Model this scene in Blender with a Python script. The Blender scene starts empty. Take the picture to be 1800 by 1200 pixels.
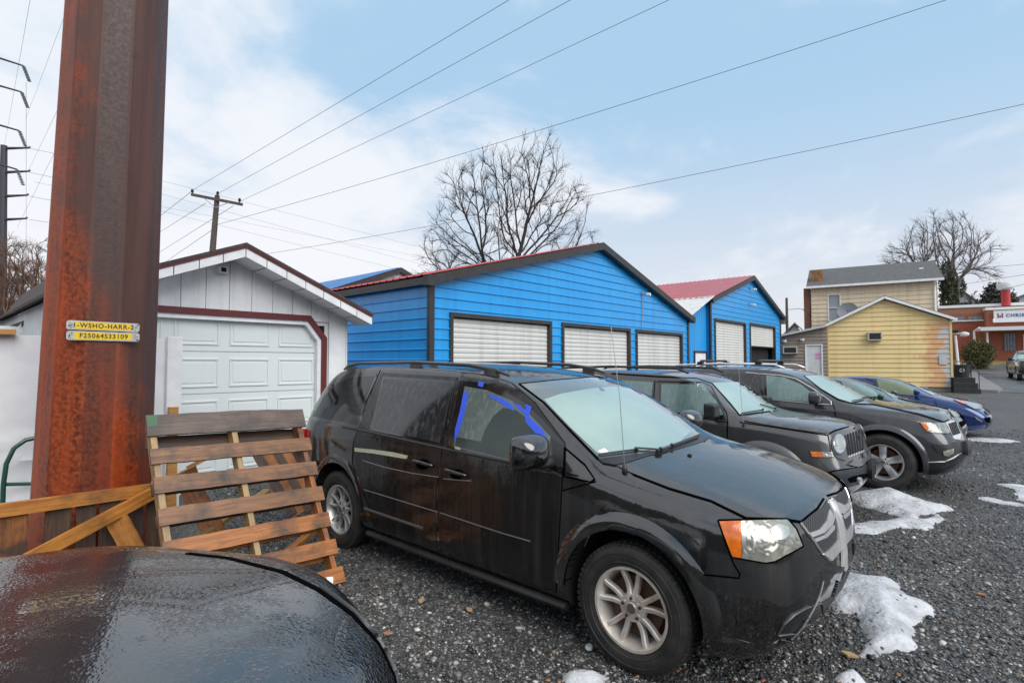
import bpy, bmesh, math, random
import numpy as np
from mathutils import Vector, Matrix, geometry, noise
from mathutils.bvhtree import BVHTree
random.seed(7)
RNG = np.random.default_rng(5)
scene = bpy.context.scene
C = scene.collection
R = math.radians
# ------------------------------------------------------------------ camera
F, PIT, H, A = 951.0, 0.039, 1.722, 0.734
CA, SA = math.cos(A), math.sin(A)
cam = bpy.data.cameras.new('camera'); cam.sensor_width = 36; cam.lens = F / 1800 * 36
cam.clip_start = 0.05; cam.clip_end = 2000
co = bpy.data.objects.new('camera', cam); C.objects.link(co)
co.location = (0, 0, H); co.rotation_euler = (math.pi/2 + PIT, 0, A - math.pi/2)
scene.camera = co
# ------------------------------------------------------------------ sky and sun
SUN_EL, SUN_AZ = R(40), R(259)      # azimuth: direction the light comes from, measured from +X
wd = bpy.data.worlds.new('World'); scene.world = wd; wd.use_nodes = True
nt = wd.node_tree; nt.nodes.clear()
def N(nt, typ, **kw):
    n = nt.nodes.new(typ)
    for k, v in kw.items():
        if k.startswith('i_'):
            key = k[2:]
            key = int(key) if key.isdigit() else key.replace('_', ' ')
            n.inputs[key].default_value = v
        else: setattr(n, k, v)
    return n
def M_(nt, op, a, b=None, clamp=False):
    n = nt.nodes.new('ShaderNodeMath'); n.operation = op; n.use_clamp = clamp
    for i, v in enumerate((a, b)):
        if v is None: continue
        if isinstance(v, (int, float)): n.inputs[i].default_value = v
        else: nt.links.new(v, n.inputs[i])
    return n.outputs[0]
def MIX(nt, f, a, b, mode='MIX'):
    n = nt.nodes.new('ShaderNodeMix'); n.data_type = 'RGBA'; n.blend_type = mode
    for key, v in ((0, f), (6, a), (7, b)):
        if isinstance(v, (int, float)): n.inputs[key].default_value = v
        elif isinstance(v, tuple): n.inputs[key].default_value = v if len(v) == 4 else v + (1,)
        else: nt.links.new(v, n.inputs[key])
    return n.outputs[2]
def RAMP(nt, fac, stops):
    n = nt.nodes.new('ShaderNodeValToRGB'); nt.links.new(fac, n.inputs[0])
    e = n.color_ramp.elements
    while len(e) < len(stops): e.new(0.5)
    for i, (p, c) in enumerate(stops):
        e[i].position = p; e[i].color = (c, c, c, 1) if isinstance(c, (int, float)) else tuple(c) + (1,)
    return n.outputs[0]
def SS(nt, v, lo, hi):
    n = nt.nodes.new('ShaderNodeMapRange'); n.interpolation_type = 'SMOOTHSTEP'
    nt.links.new(v, n.inputs[0]); n.inputs[1].default_value = lo; n.inputs[2].default_value = hi
    return n.outputs[0]
sky = N(nt, 'ShaderNodeTexSky', sky_type='NISHITA', sun_disc=False, sun_elevation=SUN_EL,
        sun_rotation=math.pi/2 - SUN_AZ, altitude=100, air_density=1.0, dust_density=1.0, ozone_density=1.0)
tc = N(nt, 'ShaderNodeTexCoord')
sp = N(nt, 'ShaderNodeSeparateXYZ'); nt.links.new(tc.outputs['Generated'], sp.inputs[0])
dz = M_(nt, 'ADD', M_(nt, 'MAXIMUM', sp.outputs[2], 0.0), 0.30)
cx = M_(nt, 'DIVIDE', sp.outputs[0], dz); cy = M_(nt, 'DIVIDE', sp.outputs[1], dz)
cb = N(nt, 'ShaderNodeCombineXYZ'); nt.links.new(cx, cb.inputs[0]); nt.links.new(cy, cb.inputs[1])
nz = N(nt, 'ShaderNodeTexNoise', i_Scale=1.7, i_Detail=8.0, i_Roughness=0.55, i_Distortion=0.35)
nt.links.new(cb.outputs[0], nz.inputs['Vector'])
# the thick bank of cloud stands to the left (towards +Y), thin cloud elsewhere
side = M_(nt, 'SUBTRACT', sp.outputs[1], M_(nt, 'MULTIPLY', sp.outputs[0], 0.75))
bias = M_(nt, 'MULTIPLY', SS(nt, side, -0.4, 0.9), 0.22)
cl = SS(nt, M_(nt, 'ADD', nz.outputs[0], bias), 0.49, 0.72)
cl = M_(nt, 'MAXIMUM', cl, M_(nt, 'MULTIPLY', SS(nt, sp.outputs[2], 0.58, 0.80), 0.8))
up = SS(nt, sp.outputs[2], 0.03, 0.46)
skyc = MIX(nt, 1.0, sky.outputs[0], (1.15, 1.0, 0.93), 'MULTIPLY')
pale = MIX(nt, up, (7.3, 7.5, 8.1), (4.0, 6.1, 8.2))
base = MIX(nt, 0.88, skyc, pale)
col = MIX(nt, M_(nt, 'MULTIPLY', cl, 0.85), base, (8.5, 8.55, 8.85))
bg = N(nt, 'ShaderNodeBackground'); nt.links.new(col, bg.inputs[0]); bg.inputs[1].default_value = 0.1
wo = N(nt, 'ShaderNodeOutputWorld'); nt.links.new(bg.outputs[0], wo.inputs[0])
sl = bpy.data.lights.new('sun', 'SUN'); sl.energy = 2.5; sl.angle = R(50); sl.color = (1, .96, .9)
so = bpy.data.objects.new('sun', sl); C.objects.link(so)
dv = Vector((math.cos(SUN_EL)*math.cos(SUN_AZ), math.cos(SUN_EL)*math.sin(SUN_AZ), math.sin(SUN_EL)))
so.rotation_euler = dv.to_track_quat('Z', 'Y').to_euler()
so.location = (0, 0, 30)
vs = scene.view_settings; vs.view_transform = 'Standard'; vs.look = 'None'; vs.exposure = 0.18; vs.gamma = 1.0
# ------------------------------------------------------------------ camera maths used to measure places
def ray(x, y):
    r = (x-900)/F; v = (600-y)/F
    d = math.cos(PIT) - v*math.sin(PIT); u = math.sin(PIT) + v*math.cos(PIT)
    return Vector((d*CA + r*SA, d*SA - r*CA, u))
EYE = Vector((0, 0, H))
def PZ(x, y, z=0.0): q = ray(x, y); return EYE + q*((z-H)/q.z)
def PY(x, y, Y): q = ray(x, y); return EYE + q*(Y/q.y)
def PX(x, y, X): q = ray(x, y); return EYE + q*(X/q.x)
def PD(x, y, d):
    q = ray(x, y); return EYE + q*(d/(q.x*CA + q.y*SA))
def CF(r, d, z): return Vector((d*CA + r*SA, d*SA - r*CA, z))     # place given by right, forward, up
# ------------------------------------------------------------------ materials
MATS = {}
def mat(name, base=(.5,.5,.5), rough=.6, metal=0., coat=0., coat_rough=.05, var=None, bump=None, spec=.5,
        streak=None, coords='Object', rough_var=None, emit=None):
    """var=(scale,colour2,amount[,stretch]) bump=(scale,strength[,distance,detail]) streak=(colour, amount, scale)"""
    if name in MATS: return MATS[name]
    m = bpy.data.materials.new(name); m.use_nodes = True; nt = m.node_tree
    b = nt.nodes['Principled BSDF']
    b.inputs['Roughness'].default_value = rough; b.inputs['Metallic'].default_value = metal
    b.inputs['Coat Weight'].default_value = coat; b.inputs['Coat Roughness'].default_value = coat_rough
    b.inputs['Specular IOR Level'].default_value = spec
    tc = nt.nodes.new('ShaderNodeTexCoord').outputs[coords]
    colr = tuple(base) + (1,)
    b.inputs['Base Color'].default_value = colr
    cur = colr
    if var:
        st = var[3] if len(var) > 3 else (1,1,1)
        mp = N(nt, 'ShaderNodeMapping'); mp.inputs['Scale'].default_value = st; nt.links.new(tc, mp.inputs[0])
        nz = N(nt, 'ShaderNodeTexNoise', i_Scale=var[0], i_Detail=6., i_Roughness=.6); nt.links.new(mp.outputs[0], nz.inputs['Vector'])
        f = RAMP(nt, nz.outputs[0], [(.36, 0.), (.66, var[2])])
        cur = MIX(nt, f, cur, tuple(var[1]))
    if streak:
        mp = N(nt, 'ShaderNodeMapping'); s = streak[2]; mp.inputs['Scale'].default_value = (s, s, s*.045); nt.links.new(tc, mp.inputs[0])
        nz = N(nt, 'ShaderNodeTexNoise', i_Scale=1., i_Detail=5., i_Roughness=.65); nt.links.new(mp.outputs[0], nz.inputs['Vector'])
        f = RAMP(nt, nz.outputs[0], [(.48, 0.), (.72, streak[1])])
        cur = MIX(nt, f, cur, tuple(streak[0]))
        if len(streak) > 3:
            nt.links.new(M_(nt, 'ADD', M_(nt, 'MULTIPLY', f, streak[3]), rough), b.inputs['Roughness'])
    if not isinstance(cur, tuple): nt.links.new(cur, b.inputs['Base Color'])
    if rough_var:
        nz = N(nt, 'ShaderNodeTexNoise', i_Scale=rough_var[0], i_Detail=4.); nt.links.new(tc, nz.inputs['Vector'])
        nt.links.new(RAMP(nt, nz.outputs[0], [(.35, rough_var[1]), (.65, rough_var[2])]), b.inputs['Roughness'])
    if bump:
        nz = N(nt, 'ShaderNodeTexNoise', i_Scale=bump[0], i_Detail=bump[3] if len(bump) > 3 else 3.); nt.links.new(tc, nz.inputs['Vector'])
        bp = N(nt, 'ShaderNodeBump', i_Strength=bump[1], i_Distance=bump[2] if len(bump) > 2 else .01)
        nt.links.new(nz.outputs[0], bp.inputs['Height']); nt.links.new(bp.outputs[0], b.inputs['Normal'])
        if coat: nt.links.new(bp.outputs[0], b.inputs['Coat Normal'])
    if emit: b.inputs['Emission Color'].default_value = tuple(emit)+(1,); b.inputs['Emission Strength'].default_value = 1
    MATS[name] = m; return m
def beads(name, base, rough, metal, scale, strength, coat=1., dirt=None, size=.35, flake=0.):
    """wet paint: rain beads as rounded voronoi bumps in patches, over streaky dirt"""
    m = mat(name, base, rough, metal, coat, .03, streak=dirt); nt = m.node_tree; b = nt.nodes['Principled BSDF']
    tc = nt.nodes.new('ShaderNodeTexCoord').outputs['Object']
    h = None
    for k, (s, w) in enumerate(((scale, 1.), (scale*2.3, .5))):
        v = N(nt, 'ShaderNodeTexVoronoi', feature='F1', i_Scale=s, i_Randomness=1.); nt.links.new(tc, v.inputs['Vector'])
        d = M_(nt, 'SUBTRACT', size, v.outputs['Distance']); d = M_(nt, 'MAXIMUM', d, 0.); d = M_(nt, 'POWER', d, .5)
        d = M_(nt, 'MULTIPLY', d, w)
        h = d if h is None else M_(nt, 'MAXIMUM', h, d)
    nz = N(nt, 'ShaderNodeTexNoise', i_Scale=2.6, i_Detail=6., i_Roughness=.7); nt.links.new(tc, nz.inputs['Vector'])
    msk = RAMP(nt, nz.outputs[0], [(.46, .12), (.56, 1.)])
    h = M_(nt, 'MULTIPLY', h, msk)
    bp = N(nt, 'ShaderNodeBump', i_Strength=strength, i_Distance=.004)
    nt.links.new(h, bp.inputs['Height']); nt.links.new(bp.outputs[0], b.inputs['Coat Normal']); nt.links.new(bp.outputs[0], b.inputs['Normal'])
    return m
black = mat('black_rubber', (.012,.012,.013), .55, bump=(60,.2))
tyre_m = mat('tyre_rubber', (.016,.016,.016), .62, var=(9,(.06,.052,.045),.7), bump=(90,.5,.004))
plastic = mat('black_plastic', (.015,.015,.016), .38, bump=(200,.15,.002), var=(6,(.05,.05,.05),.3))
chrome = mat('chrome', (.86,.86,.87), .24, .62, var=(14,(.55,.53,.52),.5))
alloy = mat('dirty_alloy', (.80,.77,.72), .36, .5, var=(7,(.36,.22,.14),.6))
alloy2 = mat('silver_alloy', (.62,.62,.62), .36, .7, var=(9,(.3,.27,.25),.4))
rust = mat('rusty_disc', (.16,.075,.04), .7, .3, var=(12,(.05,.03,.02),.8))
well = mat('wheel_well', (.006,.006,.006), .9)
amber = mat('amber_lens', (.90,.22,.012), .12, coat=1., var=(12,(.45,.08,.01),.8), bump=(60,.2,.004))
lens = mat('hazy_headlight_lens', (.40,.39,.34), .2, .3, coat=.7, var=(14,(.17,.17,.155),.85), bump=(24,.5,.02,1.))
lamp_silver = mat('lamp_reflector', (.60,.58,.52), .28, .9)
galv = mat('galvanised', (.45,.46,.48), .4, .8, var=(8,(.3,.3,.32),.6))
# ------------------------------------------------------------------ objects
def tag(o, label=None, cat=None, group=None, kind=None):
    if label: o['label'] = label
    if cat: o['category'] = cat
    if group: o['group'] = group
    if kind: o['kind'] = kind
    return o
def empty(name, loc=(0,0,0), rz=0., label=None, cat=None, group=None, kind=None):
    o = bpy.data.objects.new(name, None); C.objects.link(o); o.empty_display_size = .2
    o.location = loc; o.rotation_euler = (0, 0, rz)
    return tag(o, label, cat, group, kind)
class MB:
    def __init__(s): s.v = []; s.f = []; s.mi = []
    def add(s, vs, fs, mi=0):
        k = len(s.v); s.v += [tuple(v) for v in vs]
        s.f += [tuple(i+k for i in f) for f in fs]; s.mi += [mi]*len(fs); return s
    def box(s, a, b, mi=0, M=None):
        x0,y0,z0 = a; x1,y1,z1 = b
        vs = [Vector(p) for p in ((x0,y0,z0),(x1,y0,z0),(x1,y1,z0),(x0,y1,z0),(x0,y0,z1),(x1,y0,z1),(x1,y1,z1),(x0,y1,z1))]
        if M is not None: vs = [M @ v for v in vs]
        return s.add(vs, [(3,2,1,0),(4,5,6,7),(0,1,5,4),(1,2,6,5),(2,3,7,6),(3,0,4,7)], mi)
    def beam(s, p, q, w, t, up=(0,0,1), mi=0):
        p, q = Vector(p), Vector(q); d = (q-p); L = d.length; d.normalize()
        u = Vector(up); sd = d.cross(u).normalized(); n = sd.cross(d).normalized()
        Mx = Matrix((sd, d, n)).transposed().to_4x4(); Mx.translation = p
        return s.box((-w/2, 0, -t/2), (w/2, L, t/2), mi, Mx)
    def tube(s, pts, r, seg=8, mi=0, cap=True):
        pts = [Vector(p) for p in pts]; n = len(pts); rs = r if isinstance(r, (list, tuple)) else [r]*n
        rings = []; pn = None
        for i, p in enumerate(pts):
            d = (pts[min(i+1, n-1)] - pts[max(i-1, 0)]).normalized()
            if pn is None: pn = d.orthogonal().normalized()
            pn = (pn - d*pn.dot(d)); pn = pn.normalized() if pn.length > 1e-6 else d.orthogonal().normalized()
            bn = d.cross(pn)
            rings.append([p + (pn*math.cos(2*math.pi*j/seg) + bn*math.sin(2*math.pi*j/seg))*rs[i] for j in range(seg)])
        vs = [v for q in rings for v in q]; fs = []
        for i in range(n-1):
            for j in range(seg):
                k = (j+1) % seg; fs.append((i*seg+j, i*seg+k, (i+1)*seg+k, (i+1)*seg+j))
        if cap: fs += [tuple(range(seg))[::-1], tuple((n-1)*seg+j for j in range(seg))]
        return s.add(vs, fs, mi)
    def lathe(s, prof, seg=32, axis='z', M=None, mi=0, closed=False):
        """prof: (radius, height) points turned about an axis"""
        vs = []; n = len(prof)
        for r, h in prof:
            for j in range(seg):
                t = 2*math.pi*j/seg; c, d = r*math.cos(t), r*math.sin(t)
                p = Vector((c, d, h)) if axis == 'z' else (Vector((c, h, d)) if axis == 'y' else Vector((h, c, d)))
                vs.append(M @ p if M is not None else p)
        fs = []
        for i in range(n if closed else n-1):
            i2 = (i+1) % n
            for j in range(seg):
                k = (j+1) % seg; fs.append((i*seg+j, i*seg+k, i2*seg+k, i2*seg+j))
        return s.add(vs, fs, mi)
    def prism(s, poly, d0, d1, fn, mi=0):
        """2-D polygon pushed between two depths; fn(u,v,depth)->point"""
        n = len(poly); vs = [fn(u, v, d0) for u, v in poly] + [fn(u, v, d1) for u, v in poly]
        fs = [tuple(range(n))[::-1], tuple(range(n, 2*n))] + [(i, (i+1) % n, n+(i+1) % n, n+i) for i in range(n)]
        return s.add(vs, fs, mi)
    def build(s, name, mats, parent=None, smooth=False, angle=None, bevel=0., fixn=True):
        me = bpy.data.meshes.new(name); me.from_pydata(s.v, [], s.f)
        mats = mats if isinstance(mats, (list, tuple)) else [mats]
        for m in mats: me.materials.append(m)
        if len(mats) > 1: me.polygons.foreach_set('material_index', s.mi)
        if fixn:
            bm = bmesh.new(); bm.from_mesh(me); bmesh.ops.recalc_face_normals(bm, faces=bm.faces); bm.to_mesh(me); bm.free()
        if smooth or angle is not None:
            me.polygons.foreach_set('use_smooth', [True]*len(me.polygons))
            if angle is not None: me.set_sharp_from_angle(angle=R(angle))
        o = bpy.data.objects.new(name, me); C.objects.link(o); o.parent = parent
        if bevel:
            md = o.modifiers.new('bevel', 'BEVEL'); md.width = bevel; md.segments = 2; md.limit_method = 'ANGLE'
        return o
# ------------------------------------------------------------------ ground
def sstep(t): t = max(0., min(1., t)); return t*t*(3-2*t)
def gz(x, y):
    d = x*CA + y*SA
    g = -0.06*sstep((x-4.5)/3.5)
    if d > 13: g += .03*min(d-13, 38) * sstep((d-13)/6)
    g += 0.85*sstep((d-47)/7)
    g += noise.noise(Vector((x*.35, y*.35, 0)))*.02 + noise.noise(Vector((x*1.3, y*1.3, 5)))*.007
    return g
def ground_material():
    m = bpy.data.materials.new('wet_gravel'); m.use_nodes = True; nt = m.node_tree; b = nt.nodes['Principled BSDF']
    tc = nt.nodes.new('ShaderNodeTexCoord').outputs['Object']
    cols = []; hs = []
    for s in (55., 120.):
        v = N(nt, 'ShaderNodeTexVoronoi', i_Scale=s); nt.links.new(tc, v.inputs['Vector'])
        sp = N(nt, 'ShaderNodeSeparateColor'); nt.links.new(v.outputs['Color'], sp.inputs[0])
        cols.append(RAMP(nt, sp.outputs[0], [(0., (.02,.02,.02)), (.45, (.055,.054,.053)), (.72, (.12,.118,.115)), (.9, (.22,.215,.205)), (1., (.42,.41,.39))]))
        hs.append(M_(nt, 'MULTIPLY', M_(nt, 'SUBTRACT', 1., v.outputs['Distance']), sp.outputs[1]))
    c = MIX(nt, .5, cols[0], cols[1])
    n1 = N(nt, 'ShaderNodeTexNoise', i_Scale=.45, i_Detail=6., i_Roughness=.6); nt.links.new(tc, n1.inputs['Vector'])
    c = MIX(nt, RAMP(nt, n1.outputs[0], [(.38, 0.), (.62, .75)]), c, (.035,.035,.035))
    nt.links.new(c, b.inputs['Base Color'])
    nt.links.new(RAMP(nt, n1.outputs[0], [(.35, .75), (.62, .42)]), b.inputs['Roughness'])
    bp = N(nt, 'ShaderNodeBump', i_Strength=.9, i_Distance=.012)
    nt.links.new(M_(nt, 'ADD', hs[0], M_(nt, 'MULTIPLY', hs[1], .5)), bp.inputs['Height']); nt.links.new(bp.outputs[0], b.inputs['Normal'])
    return m
gravel_m = ground_material()
def sheet(xs, ys, zf, name, m, mask=None):
    vs = [(x, y, zf(x, y)) for y in ys for x in xs]; nx = len(xs)
    fs = [(j*nx+i, j*nx+i+1, (j+1)*nx+i+1, (j+1)*nx+i) for j in range(len(ys)-1) for i in range(nx-1)]
    return MB().add(vs, fs).build(name, m, smooth=True)
def grade(lo, hi, near, n1, n2):
    a = np.linspace(near[0], near[1], n1); 
    l = -np.geomspace(1, 1-(lo-near[0]), n2)[::-1] + 1 + near[0]
    h = np.geomspace(1, 1+hi-near[1], n2) - 1 + near[1]
    return [float(v) for v in list(l[:-1]) + list(a) + list(h[1:])]
g = sheet(grade(-400, 900, (-6, 26), 140, 22), grade(-400, 900, (-8, 14), 100, 22), gz, 'ground', gravel_m); tag(g, kind='structure')
# loose stones lying on the lot near the camera
def gravel_stones():
    base = []
    ico = [(-.53,0,.85),(.53,0,.85),(-.53,0,-.85),(.53,0,-.85),(0,.85,.53),(0,.85,-.53),(0,-.85,.53),(0,-.85,-.53),(.85,.53,0),(-.85,.53,0),(.85,-.53,0),(-.85,-.53,0)]
    tri = [(0,4,1),(0,9,4),(9,5,4),(4,5,8),(4,8,1),(8,10,1),(8,3,10),(5,3,8),(5,2,3),(2,7,3),(7,10,3),(7,6,10),(7,11,6),(11,0,6),(0,1,6),(6,1,10),(9,0,11),(9,11,2),(9,2,5),(7,2,11)]
    ico = np.array(ico); tri = np.array(tri)
    P = []
    n = 0
    while n < 125000:
        x = RNG.uniform(0, 1800, 40000); d = 1.5 + RNG.uniform(0, 1, 40000)**1.25*13
        r = (x-900)/F*d; X = d*CA + r*SA; Y = d*SA - r*CA
        k = (x > 380) & (RNG.uniform(0, 1, 40000) < np.where(d < 6, 1, .75))
        P.append(np.stack([X[k], Y[k]], 1)); n += int(k.sum())
    P = np.concatenate(P)[:125000]; n = len(P)
    sz = np.clip(RNG.lognormal(math.log(.0074), .42, n), .004, .024)
    th = RNG.uniform(0, 2*np.pi, n); c, s = np.cos(th), np.sin(th)
    jit = RNG.uniform(.7, 1.25, (n, 12, 1)); fl = RNG.uniform(.35, .8, (n, 1)); el = RNG.uniform(.8, 1.5, (n, 1))
    V = ico[None]*jit
    x = V[:,:,0]*sz[:,None]*el; y = V[:,:,1]*sz[:,None]; z = V[:,:,2]*sz[:,None]*fl
    tl = RNG.uniform(-.5, .5, (n, 1)); x, z = x*np.cos(tl)-z*np.sin(tl), x*np.sin(tl)+z*np.cos(tl)
    zz = np.array([gz(px, py) for px, py in P])
    W = np.stack([x*c[:,None]-y*s[:,None]+P[:,0:1], x*s[:,None]+y*c[:,None]+P[:,1:2], z+zz[:,None]+sz[:,None]*.25], 2).reshape(-1, 3)
    T = (tri[None]+np.arange(n)[:,None,None]*12).reshape(-1, 3)
    me = bpy.data.meshes.new('gravel'); me.vertices.add(len(W)); me.vertices.foreach_set('co', W.ravel().astype(np.float32))
    me.loops.add(T.size); me.loops.foreach_set('vertex_index', T.ravel().astype(np.int32))
    me.polygons.add(len(T)); me.polygons.foreach_set('loop_start', (np.arange(len(T))*3).astype(np.int32))
    me.update(calc_edges=True)
    m = bpy.data.materials.new('wet_stones'); m.use_nodes = True; nt = m.node_tree; b = nt.nodes['Principled BSDF']
    g = nt.nodes.new('ShaderNodeNewGeometry')
    tco = nt.nodes.new('ShaderNodeTexCoord').outputs['Object']; nw = N(nt, 'ShaderNodeTexNoise', i_Scale=.55, i_Detail=5., i_Roughness=.6); nt.links.new(tco, nw.inputs['Vector'])
    wet = RAMP(nt, nw.outputs[0], [(.40, 1.2), (.60, .42)])
    stc = (RAMP(nt, g.outputs['Random Per Island'], [(0., (.014,.014,.016)), (.38, (.06,.059,.058)), (.68, (.14,.137,.133)), (.88, (.27,.265,.255)), (.965, (.55,.54,.52)), (.975, (.28,.11,.06)), (1., (.30,.22,.13))]))
    nt.links.new(MIX(nt, 1., stc, wet, 'MULTIPLY'), b.inputs['Base Color'])
    b.inputs['Roughness'].default_value = .28
    me.materials.append(m)
    o = bpy.data.objects.new('gravel', me); C.objects.link(o)
    tag(o, 'loose wet dark gravel stones scattered over the lot', 'gravel', kind='stuff')
gravel_stones()
# ------------------------------------------------------------------ walls made of ribbed or lapped sheets
def prof_rows(kind, z0, z1, extra=()):
    rows = []; z = z0
    if kind == 'metal':
        while z < z1: rows += [(z, 0), (z+.11, 0), (z+.122, .024), (z+.140, .024), (z+.152, 0)]; z += .205
    elif kind == 'lap':
        while z < z1: rows += [(z, .022), (z+.196, .0)]; z += .1965
    elif kind == 'roll':
        while z < z1: rows += [(z, 0), (z+.02, .010), (z+.055, .014), (z+.082, .010), (z+.098, 0), (z+.1, -.006)]; z += .105
    rows = [r for r in rows if z0 <= r[0] <= z1]
    def off(z):
        for a, b in zip(rows, rows[1:]):
            if a[0] <= z <= b[0]: return a[1] + (b[1]-a[1])*(z-a[0])/max(1e-6, b[0]-a[0])
        return 0
    for e in list(extra)+[z1]:
        if z0 < e <= z1: rows.append((e, off(e)))
    rows.sort(key=lambda r: r[0]); return rows
def ribbed(mb, rows, xr, place, mi=0):
    for (z0, o0), (z1, o1) in zip(rows, rows[1:]):
        if z1-z0 < 1e-6: continue
        zm = (z0+z1)/2
        A0, B0 = xr(z0+1e-4), xr(z1-1e-4)
        for (a, b), (c, d) in zip(A0, B0):
            mb.add([place(a, o0, z0), place(b, o0, z0), place(d, o1, z1), place(c, o1, z1)], [(0,1,2,3)], mi)
def intervals(a, b, z, holes):
    out = [(a, b)]
    for h0, h1, k0, k1 in holes:
        if k0 <= z <= k1:
            nw = []
            for p, q in out:
                if h1 <= p or h0 >= q: nw.append((p, q)); continue
                if p < h0: nw.append((p, h0))
                if q > h1: nw.append((h1, q))
            out = nw
    return [t for t in out if t[1]-t[0] > 1e-4] or [(a, a+1e-5)]
blue = mat('blue_steel_siding', (.008,.31,.74), .34, coat=.3, coat_rough=.2, var=(1.4,(.015,.37,.80),.6), streak=((.006,.18,.46), .35, 5.), bump=(2.5,.25,.02,1.))
red_roof = mat('red_steel_roof', (.36,.045,.045), .38, coat=.3, var=(2.,(.45,.10,.09),.6))
blue_roof = mat('blue_steel_roof', (.03,.14,.36), .4, coat=.3, var=(2.,(.05,.2,.45),.6))
trim_brown = mat('dark_brown_trim', (.03,.026,.025), .45, var=(5,(.06,.05,.05),.5))
white_roll = mat('white_door_slats', (.66,.655,.63), .45, streak=((.42,.42,.39), .55, 6.))
white_paint = mat('white_wood_siding', (.80,.81,.82), .6, var=(3,(.58,.60,.62),.6), streak=((.45,.46,.46), .4, 9.))
white_trim = mat('white_trim', (.82,.83,.84), .5, var=(6,(.6,.6,.6),.5))
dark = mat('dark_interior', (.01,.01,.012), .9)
maroon = mat('maroon_trim', (.13,.012,.016), .5, var=(8,(.08,.02,.02),.6))
shingle = mat('dark_shingles', (.05,.04,.04), .9, var=(30,(.10,.07,.06),.8), bump=(40,.6))
def gable_shed(name, loc, W, D, eL, eR, px_, pz, doors, label, roofm, over=.18, kind='metal', wallm=None, gz0=-.4):
    r = empty(name, loc, 0, label, 'shed')
    def top(x): return eL + (pz-eL)*x/px_ if x < px_ else pz + (eR-pz)*(x-px_)/(W-px_)
    def span(z):
        a = 0. if z <= eL else px_*(z-eL)/(pz-eL)
        b = W if z <= eR else W - (W-px_)*(z-eR)/(pz-eR)
        return intervals(a, max(b, a+.001), z, [(d[0], d[1], -1, d[2]) for d in doors])
    wallm = wallm or blue
    mb = MB(); ex = [d[2] for d in doors] + [eL, eR]
    ribbed(mb, prof_rows(kind, gz0, pz-.02, ex), span, lambda x, o, z: (x, -o, z))
    for X, e, s in ((0, eL, -1), (W, eR, 1)):
        ribbed(mb, prof_rows(kind, gz0, e), lambda z: [(0, D)], lambda y, o, z: (X + s*o, y, z))
    mb.add([(0,D,gz0),(W,D,gz0),(W,D,eR),(px_,D,pz),(0,D,eL)], [(0,1,2,3,4)])
    mb.build('wall', wallm, r, fixn=False)
    # roof: two ribbed slopes with thickness
    for sd, (x0, z0, x1, z1) in (('l', (-over, eL - (pz-eL)/px_*over, px_, pz)), ('r', (W+over, eR - (pz-eR)/(W-px_)*over, px_, pz))):
        m2 = MB(); n = int((D+2*over)/.23)
        nx, nz_ = -(z1-z0), (x1-x0); L = math.hypot(nx, nz_); nx, nz_ = nx/L, nz_/L
        if nz_ < 0: nx, nz_ = -nx, -nz_
        ys = []
        for i in range(n+1):
            y = -over + i*.23; ys += [(y, 0), (y+.17, 0), (y+.185, .022), (y+.21, .022)]
        vs = []; 
        for y, o in ys:
            vs += [(x0+nx*(.05+o), y, z0+nz_*(.05+o)), (x1+nx*(.05+o), y, z1+nz_*(.05+o))]
        m2.add(vs, [(2*i, 2*i+1, 2*i+3, 2*i+2) for i in range(len(ys)-1)])
        m2.add([(x0, -over, z0+.02), (x1, -over, z1+.02), (x1, D+over, z1+.02), (x0, D+over, z0+.02)], [(0,1,2,3)])
        m2.build('roof', roofm, r, fixn=False)
    t = MB()
    for (x0, z0, x1, z1) in ((-over, eL-(pz-eL)/px_*over, px_, pz), (W+over, eR-(pz-eR)/(W-px_)*over, px_, pz)):
        t.add([(x0,-over-.02,z0-.15),(x1,-over-.02,z1-.15),(x1,-over-.02,z1+.03),(x0,-over-.02,z0+.03),
               (x0,-.02,z0-.15),(x1,-.02,z1-.15),(x1,-.02,z1+.03),(x0,-.02,z0+.03)],
              [(0,1,2,3),(7,6,5,4),(0,4,5,1),(3,2,6,7),(0,3,7,4)])
    for x0, z0 in ((-over, eL-(pz-eL)/px_*over), (W+over-.06, eR-(pz-eR)/(W-px_)*over)):
        t.box((x0+.003, -.017, z0-.13), (x0+.063, D+over, z0+.012))
    for x0, z0 in ((-over-.006, eL-(pz-eL)/px_*over), (W+over-.134, eR-(pz-eR)/(W-px_)*over)): t.box((x0, -over-.026, z0-.16), (x0+.14, -over+.04, z0+.045))
    t.build('fascia', trim_brown, r)
    t = MB()
    t.box((-.035,-.035,gz0),(.09,.05,eL)); t.build('corner_trim', trim_brown, r); t = MB(); t.box((W-.09,-.035,gz0),(W+.035,.05,eR))
    t.build('corner_trim', trim_brown, r)
    for d in doors:
        o = MB(); bot = d[3] if len(d) > 3 else gz0
        ribbed(o, prof_rows('roll', bot, d[2]-.02), lambda z: [(d[0], d[1])], lambda x, q, z: (x, .07-q, z))
        do = o.build('roll_up_door', white_roll, r, fixn=False)
        f = MB(); w = .085
        f.box((d[0]-w, -.04, gz0), (d[0], .12, d[2]+w)); f.box((d[1], -.04, gz0), (d[1]+w, .12, d[2]+w)); f.box((d[0], -.042, d[2]), (d[1], .12, d[2]+w))
        f.build('door_frame', trim_brown, do)
        if bot > 0:
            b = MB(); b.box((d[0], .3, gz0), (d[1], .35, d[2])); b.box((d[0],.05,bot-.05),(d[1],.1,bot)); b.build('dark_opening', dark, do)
    return r
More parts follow.
